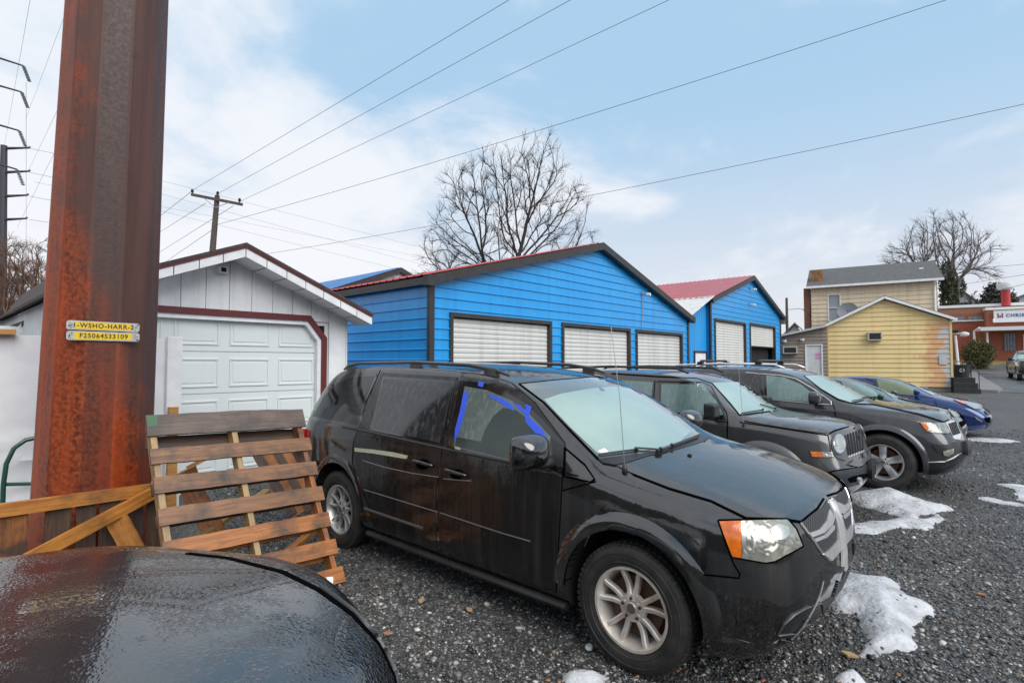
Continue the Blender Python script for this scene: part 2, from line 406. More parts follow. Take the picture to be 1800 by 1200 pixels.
s1 = gable_shed('garage_shed', (6.71, 8.2, 0), 11.7, 9, 3.40, 3.33, 5.95, 4.98, [(.58,3.73,2.65),(4.32,7.55,2.65),(8.05,11.12,2.65)],
    'large blue steel shed with three white roll-up doors and a dark red roof edge', red_roof)
s2 = gable_shed('garage_shed', (20.4, 8.2, 0), 8.9, 12, 4.2, 4.08, 4.6, 5.55, [(.47,3.76,3.36),(4.45,7.9,3.4,2.47)],
    'smaller blue steel shed with red ribbed roof and its right roll-up door half open', red_roof)
s3 = gable_shed('storage_shed', (8.0, 17.6, 0), 9.6, 9, 3.55, 3.55, 4.8, 5.42, [], 'blue roofed shed peeking up behind the large blue shed', blue_roof, wallm=white_paint)
# small flood lamps and cameras on the gables
def wall_lamp(parent, x, z, label=None):
    m = MB(); m.box((x-.04,-.06,z-.04),(x+.04,-.0,z+.04)); m.tube([(x,-.05,z),(x+.05,-.16,z-.03)], .02)
    a = m.build('lamp_mount', galv, parent); m = MB(); m.lathe([(.0,0),(.045,0),(.06,.1),(.0,.1)], 12, 'y', Matrix.Translation((x+.05,-.28,z-.05)))
    m.build('lamp_head', white_trim, a)
wall_lamp(s1, 8.35, 3.86); wall_lamp(s2, 4.45, 5.0); wall_lamp(s2, 4.3, 4.3)
m = MB(); m.tube([(8.35,-.03,3.85),(8.36,-.03,3.2),(8.3,-.03,2.75)], .012, 6); m.build('conduit', galv, s1)
# the link between the sheds
lk = empty('link_shed', (18.62, 8.35, 0), 0, 'narrow blue upright ribbed lean-to with a plain white door between the two blue sheds', 'shed')
mb = MB(); xs = []
x = 0
while x < 1.76: xs += [(x, 0), (x+.11, 0), (x+.125, .018), (x+.15, .018), (x+.165, 0)]; x += .17
tp = lambda x: 3.45 + .42*x
for (x0, o0), (x1, o1) in zip(xs, xs[1:]):
    x1 = min(x1, 1.76)
    lo = 2.12 if .62 < (x0+x1)/2 < 1.66 else -.4
    mb.add([(x0,-o0,lo),(x1,-o1,lo),(x1,-o1,tp(x1)),(x0,-o0,tp(x0))], [(0,1,2,3)])
mb.build('wall', blue, lk, fixn=False)
m = MB(); n = 0
for i in range(60):
    x0, x1 = -.3, 1.76; y = -.35 + i*.08
    m.add([(x0,y,tp(x0)+.06),(x1,y,tp(x1)+.06),(x1,y+.04,tp(x1)+.085),(x0,y+.04,tp(x0)+.085),(x0,y+.08,tp(x0)+.06),(x1,y+.08,tp(x1)+.06)], [(0,1,2,3),(3,2,5,4)])
m.build('roof', mat('pale_corrugated_roof', (.6,.6,.6), .5, var=(5,(.4,.4,.4),.6)), lk, fixn=False)
m = MB(); m.box((.66,-.02,-.2),(1.62,.03,2.08)); d = m.build('door', white_trim, lk)
m = MB(); m.box((.58,-.04,-.2),(.66,.05,2.16)); m.box((1.62,-.04,-.2),(1.70,.05,2.16)); m.box((.66,-.042,2.08),(1.62,.05,2.16)); m.build('door_frame', trim_brown, d)
# ------------------------------------------------------------------ white garage
ga = empty('white_garage', (0, 7.9, 0), 0, 'white wooden garage with a panelled overhead door in a maroon frame', 'garage')
GX0, GX1, GP, GE, GPZ = 1.12, 4.75, 2.95, 2.52, 3.25
m = MB(); x = GX0; k = 0
topz = lambda x: GE + (GPZ-GE)*(1-abs(x-GP)/(GX1-GP)) - .04
while x < GX1-.02:
    x1 = min(x+.30, GX1); a, b = x+.004, x1-.004
    def holes(xx): return 2.36 if 1.5 < xx < 4.38 else -.2
    zc = lambda xx: max(holes(xx), 2.36 - max(0, xx-4.08)*1.1 if xx < 4.38 else -.2)
    lo = 2.36 if (b > 1.55 and a < 4.37) else -.2
    za, zb = topz(a), topz(b)
    m.add([(a,0,lo),(b,0,lo),(b,0,zb),(a,0,za),(a,.02,lo),(b,.02,lo),(b,.02,zb),(a,.02,za)], [(0,1,2,3),(0,3,7,4),(1,5,6,2),(0,4,5,1)])
    x = x1
m.add([(GX0,.03,2.3),(GX1,.03,2.3),(GX1,.03,GE-.05),(GP,.03,GPZ-.05),(GX0,.03,GE-.05)], [(0,1,2,3,4)])
m.box((4.36,.03,-.2),(GX1,.05,2.3)); m.box((GX0,.03,-.2),(1.5,.05,2.3))
ribbed(m, [(-.2,0),(2.5,0)], lambda z: [(0,6.5)], lambda y, o, z: (GX1, y, z)); ribbed(m, [(-.2,0),(2.5,0)], lambda z: [(0,6.5)], lambda y, o, z: (GX0, y, z))
m.build('wall', white_paint, ga, fixn=False)
m = MB()
FY = -.45; TL, TR_ = 0.98, 4.92; TZ = 2.45; PZt = 3.26
for x0, s in ((TL, 1), (TR_, -1)):
    m.add([(x0,FY-.02,TZ+.02),(GP,FY-.02,PZt+.02),(GP,7,PZt+.02),(x0,7,TZ+.02),(x0,FY-.02,TZ+.06),(GP,FY-.02,PZt+.065),(GP,7,PZt+.065),(x0,7,TZ+.06)],
          [(0,1,2,3),(4,5,6,7),(0,4,5,1),(0,3,7,4)])
m.build('roof', shingle, ga)
m = MB(); mm = MB()
for x0 in (TL, TR_):
    n = 7
    for i in range(n):
        a, b = i/n+.003, (i+1)/n-.003
        P = lambda t, dz: (x0+(GP-x0)*t, FY, TZ+(PZt-TZ)*t+dz)
        q = lambda t, dz: (x0+(GP-x0)*t, FY+.02, TZ+(PZt-TZ)*t+dz)
        m.add([P(a,-.125),P(b,-.125),P(b,-.012),P(a,-.012),q(a,-.125),q(b,-.125),q(b,-.012),q(a,-.012)], [(0,1,2,3),(0,4,5,1),(0,3,7,4),(1,5,6,2)])
        m.add([(x0+(GP-x0)*a,FY+.03,TZ+(PZt-TZ)*a-.12),(x0+(GP-x0)*b,FY+.03,TZ+(PZt-TZ)*b-.12),(x0+(GP-x0)*b,0,TZ+(PZt-TZ)*b-.12),(x0+(GP-x0)*a,0,TZ+(PZt-TZ)*a-.12)], [(0,1,2,3)])
    mm.add([(x0,FY-.012,TZ-.01),(GP,FY-.012,PZt-.01),(GP,FY-.012,PZt+.03),(x0,FY-.012,TZ+.03)], [(0,1,2,3)])
m.build('fascia', white_trim, ga, fixn=False); mm.build('drip_edge', maroon, ga, fixn=False)
# door, four panels wide
dm = mat('white_overhead_door', (.70,.74,.74), .42, streak=((.6,.63,.63), .35, 4.), coat=.2)
m = MB(); x0, x1 = 1.52, 4.28; pw = (x1-x0)/4
for zi, (za, zb) in enumerate(((-.2,.16),(.16,.73),(.73,1.30),(1.30,1.87),(1.87,2.40))):
    m.box((x0,.10,za+.006),(x1,.14,zb-.006))
    m.box((x0,.115,zb-.006),(x1,.13,zb+.006))
    for i in range(4):
        a, b = x0+pw*i+.07, x0+pw*(i+1)-.07; c, d = za+.09, zb-.09
        if d-c < .1: continue
        # raised picture-frame moulding round each panel
        for q in ((a,c,b,c+.025),(a,d-.025,b,d),(a,c+.025,a+.02,d-.025),(b-.02,c+.025,b,d-.025)):
            m.box((q[0],.085,q[1]),(q[2],.0999,q[3]))
        m.box((a+.05,.092,c+.055),(b-.05,.0999,d-.055))
od = m.build('overhead_door', dm, ga, bevel=.004)
m = MB(); m.box((x0+pw*2+.0,.05,.88),(x0+pw*2+.06,.1,.98)); m.lathe([(0,-.02),(.035,-.02),(.03,.05),(0,.05)], 12, 'y', Matrix.Translation((x0+pw*2+.03,.05,.93)))
m.build('door_lock', mat('dark_metal', (.05,.05,.055), .4, .8), od)
def framepath(pts, w, y0, y1, name, mt, par):
    m = MB(); n = len(pts)
    def nrm(i):
        a = Vector(pts[max(i-1,0)]); b = Vector(pts[i]); c = Vector(pts[min(i+1,n-1)])
        d1 = (b-a).normalized() if i > 0 else (c-b).normalized(); d2 = (c-b).normalized() if i < n-1 else d1
        t = (d1+d2).normalized(); nn = Vector((-t.y, t.x)); return nn/ max(.4, abs(nn.dot(Vector((-d1.y, d1.x)))))
    vs = []
    for i in range(n):
        p = Vector(pts[i]); q = p + nrm(i)*w
        vs += [(p.x,y0,p.y),(q.x,y0,q.y),(q.x,y1,q.y),(p.x,y1,p.y)]
    fs = []
    for i in range(n-1):
        for j in range(4): k = (j+1)%4; fs.append((4*i+j,4*i+k,4*i+4+k,4*i+4+j))
    m.add(vs, fs + [(0,1,2,3),(4*n-4,4*n-3,4*n-2,4*n-1)]); return m.build(name, mt, par)
framepath([(1.5,-.2),(1.5,2.1),(1.72,2.36),(4.06,2.36),(4.29,2.08),(4.29,-.2)], .085, -.03, .025, 'maroon_frame', maroon, ga)
framepath([(1.5,-.2),(1.5,2.1),(1.72,2.36),(4.06,2.36),(4.29,2.08),(4.29,-.2)], -.06, .0, .11, 'door_jamb', white_trim, ga)
m = MB(); m.box((4.12,.09,2.12),(4.29,.11,2.36))
m.box((2.75,-.09,2.94),(2.86,0,3.03)); c_ = m.build('security_camera', white_trim, ga)
m = MB(); m.box((2.775,-.10,2.955),(2.835,-.09,3.01)); m.build('camera_lens', dark, c_)
# second white building, its roof end showing left of the steel pole
wb = empty('white_outbuilding', (-1.6, 11.5, 0), 0, 'white building with sloping roof edge seen left of the rusty pole', 'building')
m = MB(); a_ = PY(30,578,11.5); b_ = PY(130,468,11.5)
P0 = Vector((a_.x+1.6, 0, a_.z)); P1 = Vector((b_.x+1.6, 0, b_.z))
P2 = Vector((2*P1.x-P0.x, 0, P0.z))
m.add([(P0.x+.3,0,-.2),(P2.x-.3,0,-.2),(P2.x-.3,0,P2.z-.0),(P1.x,0,P1.z-.1),(P0.x+.3,0,P0.z+.05)], [(0,1,2,3,4)])
m.box((P0.x+.3,.01,-.2),(P2.x-.3,5,P0.z)); m.build('wall', white_paint, wb, fixn=False)
m = MB()
for q in (P0, P2):
    m.add([(q.x,-.5,q.z),(P1.x,-.5,P1.z),(P1.x,6,P1.z),(q.x,6,q.z),(q.x,-.5,q.z+.07),(P1.x,-.5,P1.z+.07),(P1.x,6,P1.z+.07),(q.x,6,q.z+.07)], [(0,1,2,3),(4,5,6,7),(0,4,5,1),(0,3,7,4)])
m.build('roof', shingle, wb)
m = MB()
m.beam((P0.x,-.48,P0.z-.09),(P1.x,-.48,P1.z-.09), .03, .17, (0,0,1)); m.box((-3.,-.2,P0.z-.12),(P0.x+.45,.1,P0.z+.03)); m.build('fascia', white_trim, wb)
m = MB(); q = PY(63,572,11.4); m.box((q.x+1.6-.09,-.12,q.z-.16),(q.x+1.6+.07,0,q.z+.16)); m.build('junction_box', mat('tan_box', (.3,.2,.12), .6), wb)
# ------------------------------------------------------------------ rusty steel transmission pole
def rust_steel():
    m = bpy.data.materials.new('weathering_steel'); m.use_nodes = True; nt = m.node_tree; b = nt.nodes['Principled BSDF']
    tc = nt.nodes.new('ShaderNodeTexCoord').outputs['Object']
    s = N(nt, 'ShaderNodeSeparateXYZ'); nt.links.new(tc, s.inputs[0])
    mp = N(nt, 'ShaderNodeMapping'); mp.inputs['Scale'].default_value = (9, 9, .7); nt.links.new(tc, mp.inputs[0])
    n1 = N(nt, 'ShaderNodeTexNoise', i_Scale=1., i_Detail=8., i_Roughness=.65); nt.links.new(mp.outputs[0], n1.inputs['Vector'])
    n2 = N(nt, 'ShaderNodeTexNoise', i_Scale=34., i_Detail=6., i_Roughness=.7); nt.links.new(tc, n2.inputs['Vector'])
    n3 = N(nt, 'ShaderNodeTexNoise', i_Scale=3.2, i_Detail=6.); nt.links.new(tc, n3.inputs['Vector'])
    base = RAMP(nt, n1.outputs[0], [(.25, (.05,.010,.005)), (.45, (.15,.022,.005)), (.6, (.33,.042,.006)), (.78, (.13,.024,.008))])
    base = MIX(nt, RAMP(nt, n2.outputs[0], [(.42, 0.), (.6, .75)]), base, (.34,.065,.01))
    base = MIX(nt, RAMP(nt, n2.outputs[0], [(.22, .8), (.4, 0.)]), base, (.03,.012,.009))
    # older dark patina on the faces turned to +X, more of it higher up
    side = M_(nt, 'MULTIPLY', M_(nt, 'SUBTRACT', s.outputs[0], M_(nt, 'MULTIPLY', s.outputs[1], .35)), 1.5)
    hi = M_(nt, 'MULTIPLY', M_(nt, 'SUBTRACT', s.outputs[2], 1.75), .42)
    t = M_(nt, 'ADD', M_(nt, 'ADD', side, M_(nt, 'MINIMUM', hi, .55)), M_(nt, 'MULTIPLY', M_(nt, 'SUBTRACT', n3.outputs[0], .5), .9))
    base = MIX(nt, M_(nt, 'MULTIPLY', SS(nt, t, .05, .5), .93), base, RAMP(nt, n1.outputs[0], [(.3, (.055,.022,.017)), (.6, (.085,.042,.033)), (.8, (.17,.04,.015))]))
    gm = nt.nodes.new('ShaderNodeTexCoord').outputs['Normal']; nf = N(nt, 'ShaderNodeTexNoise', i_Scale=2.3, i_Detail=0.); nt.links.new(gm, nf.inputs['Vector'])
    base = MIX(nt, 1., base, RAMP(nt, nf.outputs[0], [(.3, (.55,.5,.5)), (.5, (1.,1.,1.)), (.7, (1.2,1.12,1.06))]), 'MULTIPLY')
    # dark stain spots
    v = N(nt, 'ShaderNodeTexVoronoi', i_Scale=2.6); nt.links.new(tc, v.inputs['Vector'])
    base = MIX(nt, M_(nt, 'MULTIPLY', RAMP(nt, v.outputs['Distance'], [(.03, .75), (.13, 0.)]), n3.outputs[0]), base, (.03,.012,.01))
    nt.links.new(base, b.inputs['Base Color'])
    nt.links.new(RAMP(nt, n2.outputs[0], [(.3, .38), (.7, .65)]), b.inputs['Roughness'])
    bp = N(nt, 'ShaderNodeBump', i_Strength=.35, i_Distance=.004); nt.links.new(n2.outputs[0], bp.inputs['Height']); nt.links.new(bp.outputs[0], b.inputs['Normal'])
    return m
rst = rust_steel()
PC = (1.0, 5.45)
tp_ = empty('steel_pole', (PC[0], PC[1], 0), 0, 'massive rusty many-sided steel pole with yellow number tags', 'pole')
NS = 12; ph = R(-100+15)
def pole_r(z): return .398 - .0105*z
m = MB(); rings = []; zs_ = list(np.linspace(-.2, 22, 60))
for z in zs_:
    for j in range(NS):
        t0 = ph + 2*math.pi*j/NS
        for dt in (-.03, .03): rings.append((pole_r(z)*math.cos(t0+dt)+SA*.022*z, pole_r(z)*math.sin(t0+dt)-CA*.022*z, z))
n2 = NS*2
m.add(rings, [(i*n2+j, i*n2+(j+1)%n2, (i+1)*n2+(j+1)%n2, (i+1)*n2+j) for i in range(len(zs_)-1) for j in range(n2)])
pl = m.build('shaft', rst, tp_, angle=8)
# the tags: two riveted plates with embossed characters
vec = Vector((-PC[0], -PC[1], 0)).normalized()
yellow = mat('yellow_tag', (.80,.52,.01), .4, coat=.4, var=(20,(.7,.5,.05),.4)); ink = mat('tag_ink', (.02,.018,.01), .5)
plate = mat('tag_plate', (.62,.62,.62), .35, .9, var=(30,(.3,.3,.3),.5))
def text_mesh(s, size, name, mt, parent, M, depth=.001, font_sp=1.0, align='CENTER', bold=0.):
    cu = bpy.data.curves.new(name, 'FONT'); cu.body = s; cu.size = size; cu.align_x = align; cu.align_y = 'CENTER'
    cu.extrude = depth; cu.offset = bold; cu.space_character = font_sp
    o = bpy.data.objects.new(name, cu); C.objects.link(o)
    dg = bpy.context.evaluated_depsgraph_get(); me = bpy.data.meshes.new_from_object(o.evaluated_get(dg))
    bpy.data.objects.remove(o); me.name = name; me.materials.clear(); me.materials.append(mt)
    me.transform(M); ob = bpy.data.objects.new(name, me); C.objects.link(ob); ob.parent = parent; return ob
def tag_plate(zc, txt, yb, ang=0):
    cen = PD(183, yb, 0.97*math.hypot(*PC)-.0)
    # plane touching the pole, facing the camera side
    th = math.atan2(-PC[1], -PC[0]) + .02
    nrm = Vector((math.cos(th), math.sin(th), 0)); rt = Vector((-math.sin(th), math.cos(th), 0))
    rt = Vector((nrm.y*-1, nrm.x, 0)); 
    if rt.dot(Vector((SA, -CA, 0))) < 0: rt = -rt
    # find the point where the camera ray meets the plane
    p0 = nrm*(pole_r(1.8)+.006) + Vector((SA*.04, -CA*.04, 0))
    q = ray(183, yb); e = EYE - Vector((PC[0], PC[1], 0)); t = (p0-e).dot(nrm)/q.dot(nrm); c = e + q*t
    up = Vector((0, 0, 1)); tl = Matrix.Rotation(R(ang), 3, nrm); rt2 = tl @ rt; up2 = tl @ up
    M = Matrix((rt2, up2, nrm)).transposed().to_4x4(); M.translation = c
    W, Hh = .222, .034
    m = MB(); pts = []
    for sx, sy, a0 in ((1,1,0),(-1,1,90),(-1,-1,180),(1,-1,270)):
        for k in range(5): t_ = R(a0+k*22.5); pts.append((sx*(W-.018)+.018*math.cos(t_), sy*(Hh-.018)+.018*math.sin(t_)))
    m.prism(pts, -.003, .0, lambda u, v, d: M @ Vector((u, v, d)))
    o = m.build('number_tag', plate, tp_)
    m = MB(); m.box((-W+.045, -Hh+.008, 0.0005), (W-.05, Hh-.008, .0015), 0, M); m.build('yellow_strip', yellow, o)
    m = MB()
    for sx in (-1, 1):
        for k in range(7):
            a = RNG.uniform(-.012, .012); b = RNG.uniform(-.025, .025); m.box((sx*(W-.022)+a-.003, b-.003, 0), (sx*(W-.022)+a+.004, b+.003, .0012), 0, M)
    m.build('rivet', ink, o)
    text_mesh(txt, .047, 'characters', ink, o, M @ Matrix.Translation((0.0, 0, .0022)) @ Matrix.Scale(.92, 4, (1,0,0)), .0008, 1.16, bold=.0009)
tag_plate(0, '1-WSHO-HARR-2', 573.5, -1); tag_plate(0, 'F25064S33109', 591, -.5)
# ------------------------------------------------------------------ wrapped load behind the pole
wrap = mat('white_plastic_wrap', (.84,.85,.87), .3, coat=.5, coat_rough=.15, bump=(4,.25,.02,3.), var=(3,(.62,.64,.68),.5))
wr = empty('wrapped_load', (0, 6.65, 0), 0, 'tall load wrapped in white plastic sheet behind the rusty pole', 'crate')
m = MB(); X0, X1, WT = -1.75, 1.95, 1.97
nx, nz_ = 90, 40; vs = []
for j in range(nz_):
    for i in range(nx):
        x = X0 + (X1-X0)*i/(nx-1); z = -.05 + (WT+.05)*j/(nz_-1)
        cr = abs(noise.noise(Vector((x*1.6+z*.7, z*.35, 2)))); c2_ = abs(noise.noise(Vector((x*.8, z*4.5, 7))))
        y = -.025*(1-min(1, cr*4)) - .018*(1-min(1, c2_*5))*(1.0 if z < 1.1 else .25)
        vs.append((x, y, z))
m.add(vs, [(j*nx+i, j*nx+i+1, (j+1)*nx+i+1, (j+1)*nx+i) for j in range(nz_-1) for i in range(nx-1)])
m.box((X0,.012,-.05),(X1,1.0,WT+.004)); m.build('plastic_sheet', wrap, wr, angle=22, fixn=False)
m = MB(); m.box((X1-.13,-.075,-.02),(X1+.012,.0,WT+.03)); m.build('white_corner_board', white_trim, wr, bevel=.004)
wood_y = mat('new_pine', (.55,.29,.09), .5, var=(5,(.34,.15,.035),.7,(1,1,12)), bump=(20,.3))
m = MB(); m.box((-1.75,-.10,1.972),(.62,.0,2.02)); m.build('top_rail', wood_y, wr, bevel=.004)
m = MB(); q = PY(306,715,6.52); m.box((q.x-.045,-.13,-.02),(q.x+.045,-.075,q.z)); m.build('timber_post', wood_y, wr, bevel=.004)
# green hand truck
green = mat('green_painted_steel', (.008,.085,.052), .35, coat=.6, var=(12,(.03,.05,.04),.5))
hd = 6.25
ht = empty('hand_truck', (0, 0, 0), 0, 'green tubular hand truck standing left of the rusty pole', 'hand truck')
def px_path(pts, d): return [PY(x, y, d) for x, y in pts]
m = MB(); m.tube(px_path([(4,985),(4,900),(6,850),(11,815),(24,788),(45,773),(70,768),(120,768),(165,775),(186,800),(192,850),(194,985)], hd), .019, 10)
m.build('handle', green, ht, smooth=True)
m = MB()
for yy, y2 in ((851,846),(960,955)): m.tube(px_path([(4,yy),(193,y2)], hd+.005), .016, 8)
m.tube(px_path([(60,850),(60,1100)], hd+.005), .012, 8); m.build('crossbar', green, ht, smooth=True)
m = MB(); q = PY(4,960,hd); q2 = PY(194,960,hd); q.z = q2.z = 0.02; m.beam(q, q2, .3, .012); m.tube([PY(4,980,hd), q], .019); m.tube([PY(194,980,hd), q2], .019); m.build('toe_plate', green, ht)
# ------------------------------------------------------------------ pallets and timbers
def plank_mat(name, a, b, c, dirt=.6):
    m = bpy.data.materials.new(name); m.use_nodes = True; nt = m.node_tree; bs = nt.nodes['Principled BSDF']
    g = nt.nodes.new('ShaderNodeNewGeometry'); at = nt.nodes.new('ShaderNodeAttribute'); at.attribute_name = 'grain'
    mp = N(nt, 'ShaderNodeMapping'); mp.inputs['Scale'].default_value = (3.0, 45, 45); nt.links.new(at.outputs['Vector'], mp.inputs[0])
    n1 = N(nt, 'ShaderNodeTexNoise', i_Scale=1., i_Detail=6., i_Roughness=.6, i_Distortion=.9); nt.links.new(mp.outputs[0], n1.inputs['Vector'])
    n2 = N(nt, 'ShaderNodeTexNoise', i_Scale=4.2, i_Detail=6., i_Roughness=.6); nt.links.new(at.outputs['Vector'], n2.inputs['Vector'])
    col = RAMP(nt, n1.outputs[0], [(.3, c), (.5, a), (.75, b)])
    col = MIX(nt, RAMP(nt, n2.outputs[0], [(.45, 0.), (.68, dirt)]), col, (.035,.026,.022))
    col = MIX(nt, 1., col, RAMP(nt, g.outputs['Random Per Island'], [(0., .62), (1., 1.15)]), 'MULTIPLY')
    nt.links.new(col, bs.inputs['Base Color']); bs.inputs['Roughness'].default_value = .5; bs.inputs['Specular IOR Level'].default_value = .6
    bp = N(nt, 'ShaderNodeBump', i_Strength=.5, i_Distance=.002); nt.links.new(n1.outputs[0], bp.inputs['Height']); nt.links.new(bp.outputs[0], bs.inputs['Normal'])
    return m
wood_r = plank_mat('wet_red_oak', (.40,.135,.028), (.52,.21,.05), (.17,.06,.018), .9)
wood_m = plank_mat('stained_brown_oak', (.24,.105,.042), (.34,.165,.07), (.12,.055,.028), .95)
wood_g = plank_mat('grey_brown_oak', (.13,.085,.07), (.19,.12,.09), (.06,.04,.035), .7)
wood_o = plank_mat('orange_pine', (.52,.20,.032), (.62,.28,.06), (.33,.11,.02), .55)
wood_d = plank_mat('soaked_dark_board', (.075,.038,.022), (.15,.07,.03), (.03,.018,.014), .8)
wood_t = plank_mat('tan_stringer', (.40,.26,.11), (.48,.32,.15), (.26,.15,.07), .4)
def plank(p, q, w, t, up, name, mt, parent=None, warp=0., taper=None):
    """one sawn board from p to q, a little uneven, with grain coordinates"""
    p, q = Vector(p), Vector(q); d = q-p; L = d.length; d.normalize(); sd = d.cross(Vector(up)).normalized(); n = sd.cross(d).normalized()
    k = 12; vs = []; gr = []; off = Vector((random.uniform(0,20), random.uniform(0,20), random.uniform(0,20)))
    for i in range(k+1):
        s = i/k; c = p + d*(L*s) + n*(warp*math.sin(math.pi*s))
        w0 = w*(taper(s) if taper else 1)
        e = [random.uniform(-.0025,.0025) for _ in range(2)]
        for a, b in ((-1,-1),(1,-1),(1,1),(-1,1)):
            ww = -w/2 if a < 0 else -w/2 + w0
            pt = c + sd*(ww + e[0 if a < 0 else 1]) + n*(b*t/2); vs.append(pt); gr.append((L*s+off.x, ww+off.y, b*t/2+off.z))
    fs = [(4*i+j, 4*i+(j+1)%4, 4*i+4+(j+1)%4, 4*i+4+j) for i in range(k) for j in range(4)] + [(3,2,1,0),(4*k,4*k+1,4*k+2,4*k+3)]
    mb = MB().add(vs, fs); o = mb.build(name, mt, parent)
    at = o.data.attributes.new('grain', 'FLOAT_VECTOR', 'POINT'); at.data.foreach_set('vector', [c for g_ in gr for c in g_])
    return o
PBR, PTR, PTL = Vector((2.33,3.85,.02)), Vector((2.31,4.58,1.262)), Vector((1.15,4.60,1.30))
uu = (PTL-PTR).normalized(); wW = (PTL-PTR).length; vv = (PBR-PTR); vv = (vv - uu*vv.dot(uu)*.35); Lh = vv.length; vv.normalize(); nn = uu.cross(vv).normalized()
if nn.dot(EYE-PTR) < 0: nn = -nn
p_ = empty('wooden_pallet', (PBR.x, PBR.y, 0), 0, 'weathered wooden pallet leaning upright with its slats facing the camera', 'pallet')
off0 = Vector((PBR.x, PBR.y, 0))
def pp(u, v, n): return PTR + uu*u + vv*v + nn*n - off0
for u, mt in ((.045, wood_r), (wW*.5, wood_t), (wW-.03, wood_t)):
    plank(pp(u, .0, -.045), pp(u, Lh, -.045), .09, .04, uu, 'stringer', mt, p_)
slat_w = .118; ns = 7
for i in range(ns):
    v = .06 + i*(Lh-.11)/(ns-1)
    mt = wood_g if i == 0 else wood_m if i < 4 else wood_r
    tp2 = (lambda s: 1.45-.25*abs(s-.4)) if i == 0 else None
    plank(pp(-.01, v, .011), pp(wW+.01, v+random.uniform(-.006,.006), .011), slat_w*(1.0 if i else 1.05), .018, nn, 'slat', mt, p_, taper=tp2)
for v in (.13, .34*Lh, .50*Lh, .665*Lh, .83*Lh, .98*Lh): plank(pp(.0, v, -.1), pp(wW, v, -.1), .09, .018, nn, 'back_slat', wood_d if v < .6*Lh else wood_r, p_)
m = MB(); c_ = pp(.11, Lh-.03, .023); m.add([c_+uu*.03-vv*.03, c_-uu*.025-vv*.02, c_-uu*.02+vv*.01, c_+vv*.04, c_+uu*.02+vv*.03], [(0,1,2,3,4)]); m.build('torn_label', white_trim, p_)
m = MB(); m.beam(pp(wW-.0,.01,.021), pp(wW-.06,.01,.021), .09, .002, nn); m.build('green_paint_mark', mat('green_paint', (.03,.16,.06), .6, var=(30,(.1,.1,.07),.8)), p_)
# pallet on its edge in front of the pole
d2 = 3.95
pe = empty('wooden_pallet', (0,0,0), 0, 'soaked dark pallet standing on its long edge against the foot of the rusty pole', 'pallet')
def pd(x, y, d): return PD(x, y, d)
plank(PY(-60,905,4.86), PY(285,857,4.86), .05, .085, (0,0,1), 'top_rail', wood_o, pe)
a_, b_ = PY(-60,912,4.89), PY(285,866,4.89)
for k, (f0, w) in enumerate(((.19,.19),(.42,.14),(.565,.115),(.69,.12),(.83,.12),(.95,.1))):
    c = a_.lerp(b_, f0); plank((c.x, c.y, c.z), (c.x, c.y, .02), w, .02, (c.x, c.y, 0), 'slat', wood_r if k == 0 else wood_d, pe)
c0, c1 = a_.lerp(b_, 0), a_.lerp(b_, 1); plank((c0.x, c0.y+.05, .06), (c1.x, c1.y+.05, .06), .09, .04, (0,0,1), 'bottom_rail', wood_d, pe)
def timber(label, p, q, w, t, mt, up=(0,0,1), name='loose_timber'):
    o = plank(p, q, w, t, up, name, mt); tag(o, label, 'timber'); return o
timber('bright orange board rising diagonally in front of the dark edge-on pallet', PY(30,993,4.62), PY(345,826,4.86), .035, .085, wood_o)
timber('short wide orange board leaning down beside the pole foot', PY(200,903,4.78), PY(258,1010,4.6), .14, .025, wood_o, (-.6,-.8,.1))
timber('red brown board propped behind the slatted pallet at its left', PY(322,832,4.9), PY(390,960,4.5), .16, .025, wood_r, (-.6,-.8,.1))
timber('thin tan board crossing low behind the slatted pallet', PY(290,985,4.4), PY(470,862,4.9), .07, .035, wood_t)
timber('long tan board lying behind the pallet at the top gap', pd(330,822,5.35), pd(410,780,5.45), .06, .04, wood_t)
timber('thin orange board slanting behind the lower right slats', PY(455,1010,4.2), PY(560,925,4.6), .06, .035, wood_o)
# third pallet behind
pb = empty('wooden_pallet', (0,0,0), 0, 'broken brown pallet lying tilted behind the leaning slatted pallet', 'pallet')
for k in range(6):
    f = k/5; a1 = pd(440+16*k, 778-4*k, 5.5+.1*k); b1 = pd(515+14*k, 905-3*k, 5.25+.1*k); plank(a1, b1, .09, .018, (-.6,-.8,.3), 'slat', wood_r if k % 2 else wood_d, pb)
plank(pd(385,838,5.45), pd(545,815,5.9), .09, .04, (0,0,1), 'stringer', wood_r, pb); plank(pd(395,905,5.3), pd(560,880,5.8), .09, .04, (0,0,1), 'stringer', wood_d, pb)
m = MB(); q = pd(527,772,5.7); m.lathe([(0,0),(.07,0),(.075,.02),(.06,.16),(.05,.17),(0,.17)], 16, 'z', Matrix.Translation(q-Vector((0,0,.06)))); tag(m.build('red_can', mat('red_plastic', (.5,.02,.02), .4), smooth=True), 'small red plastic container behind the top corner of the leaning pallet', 'container')
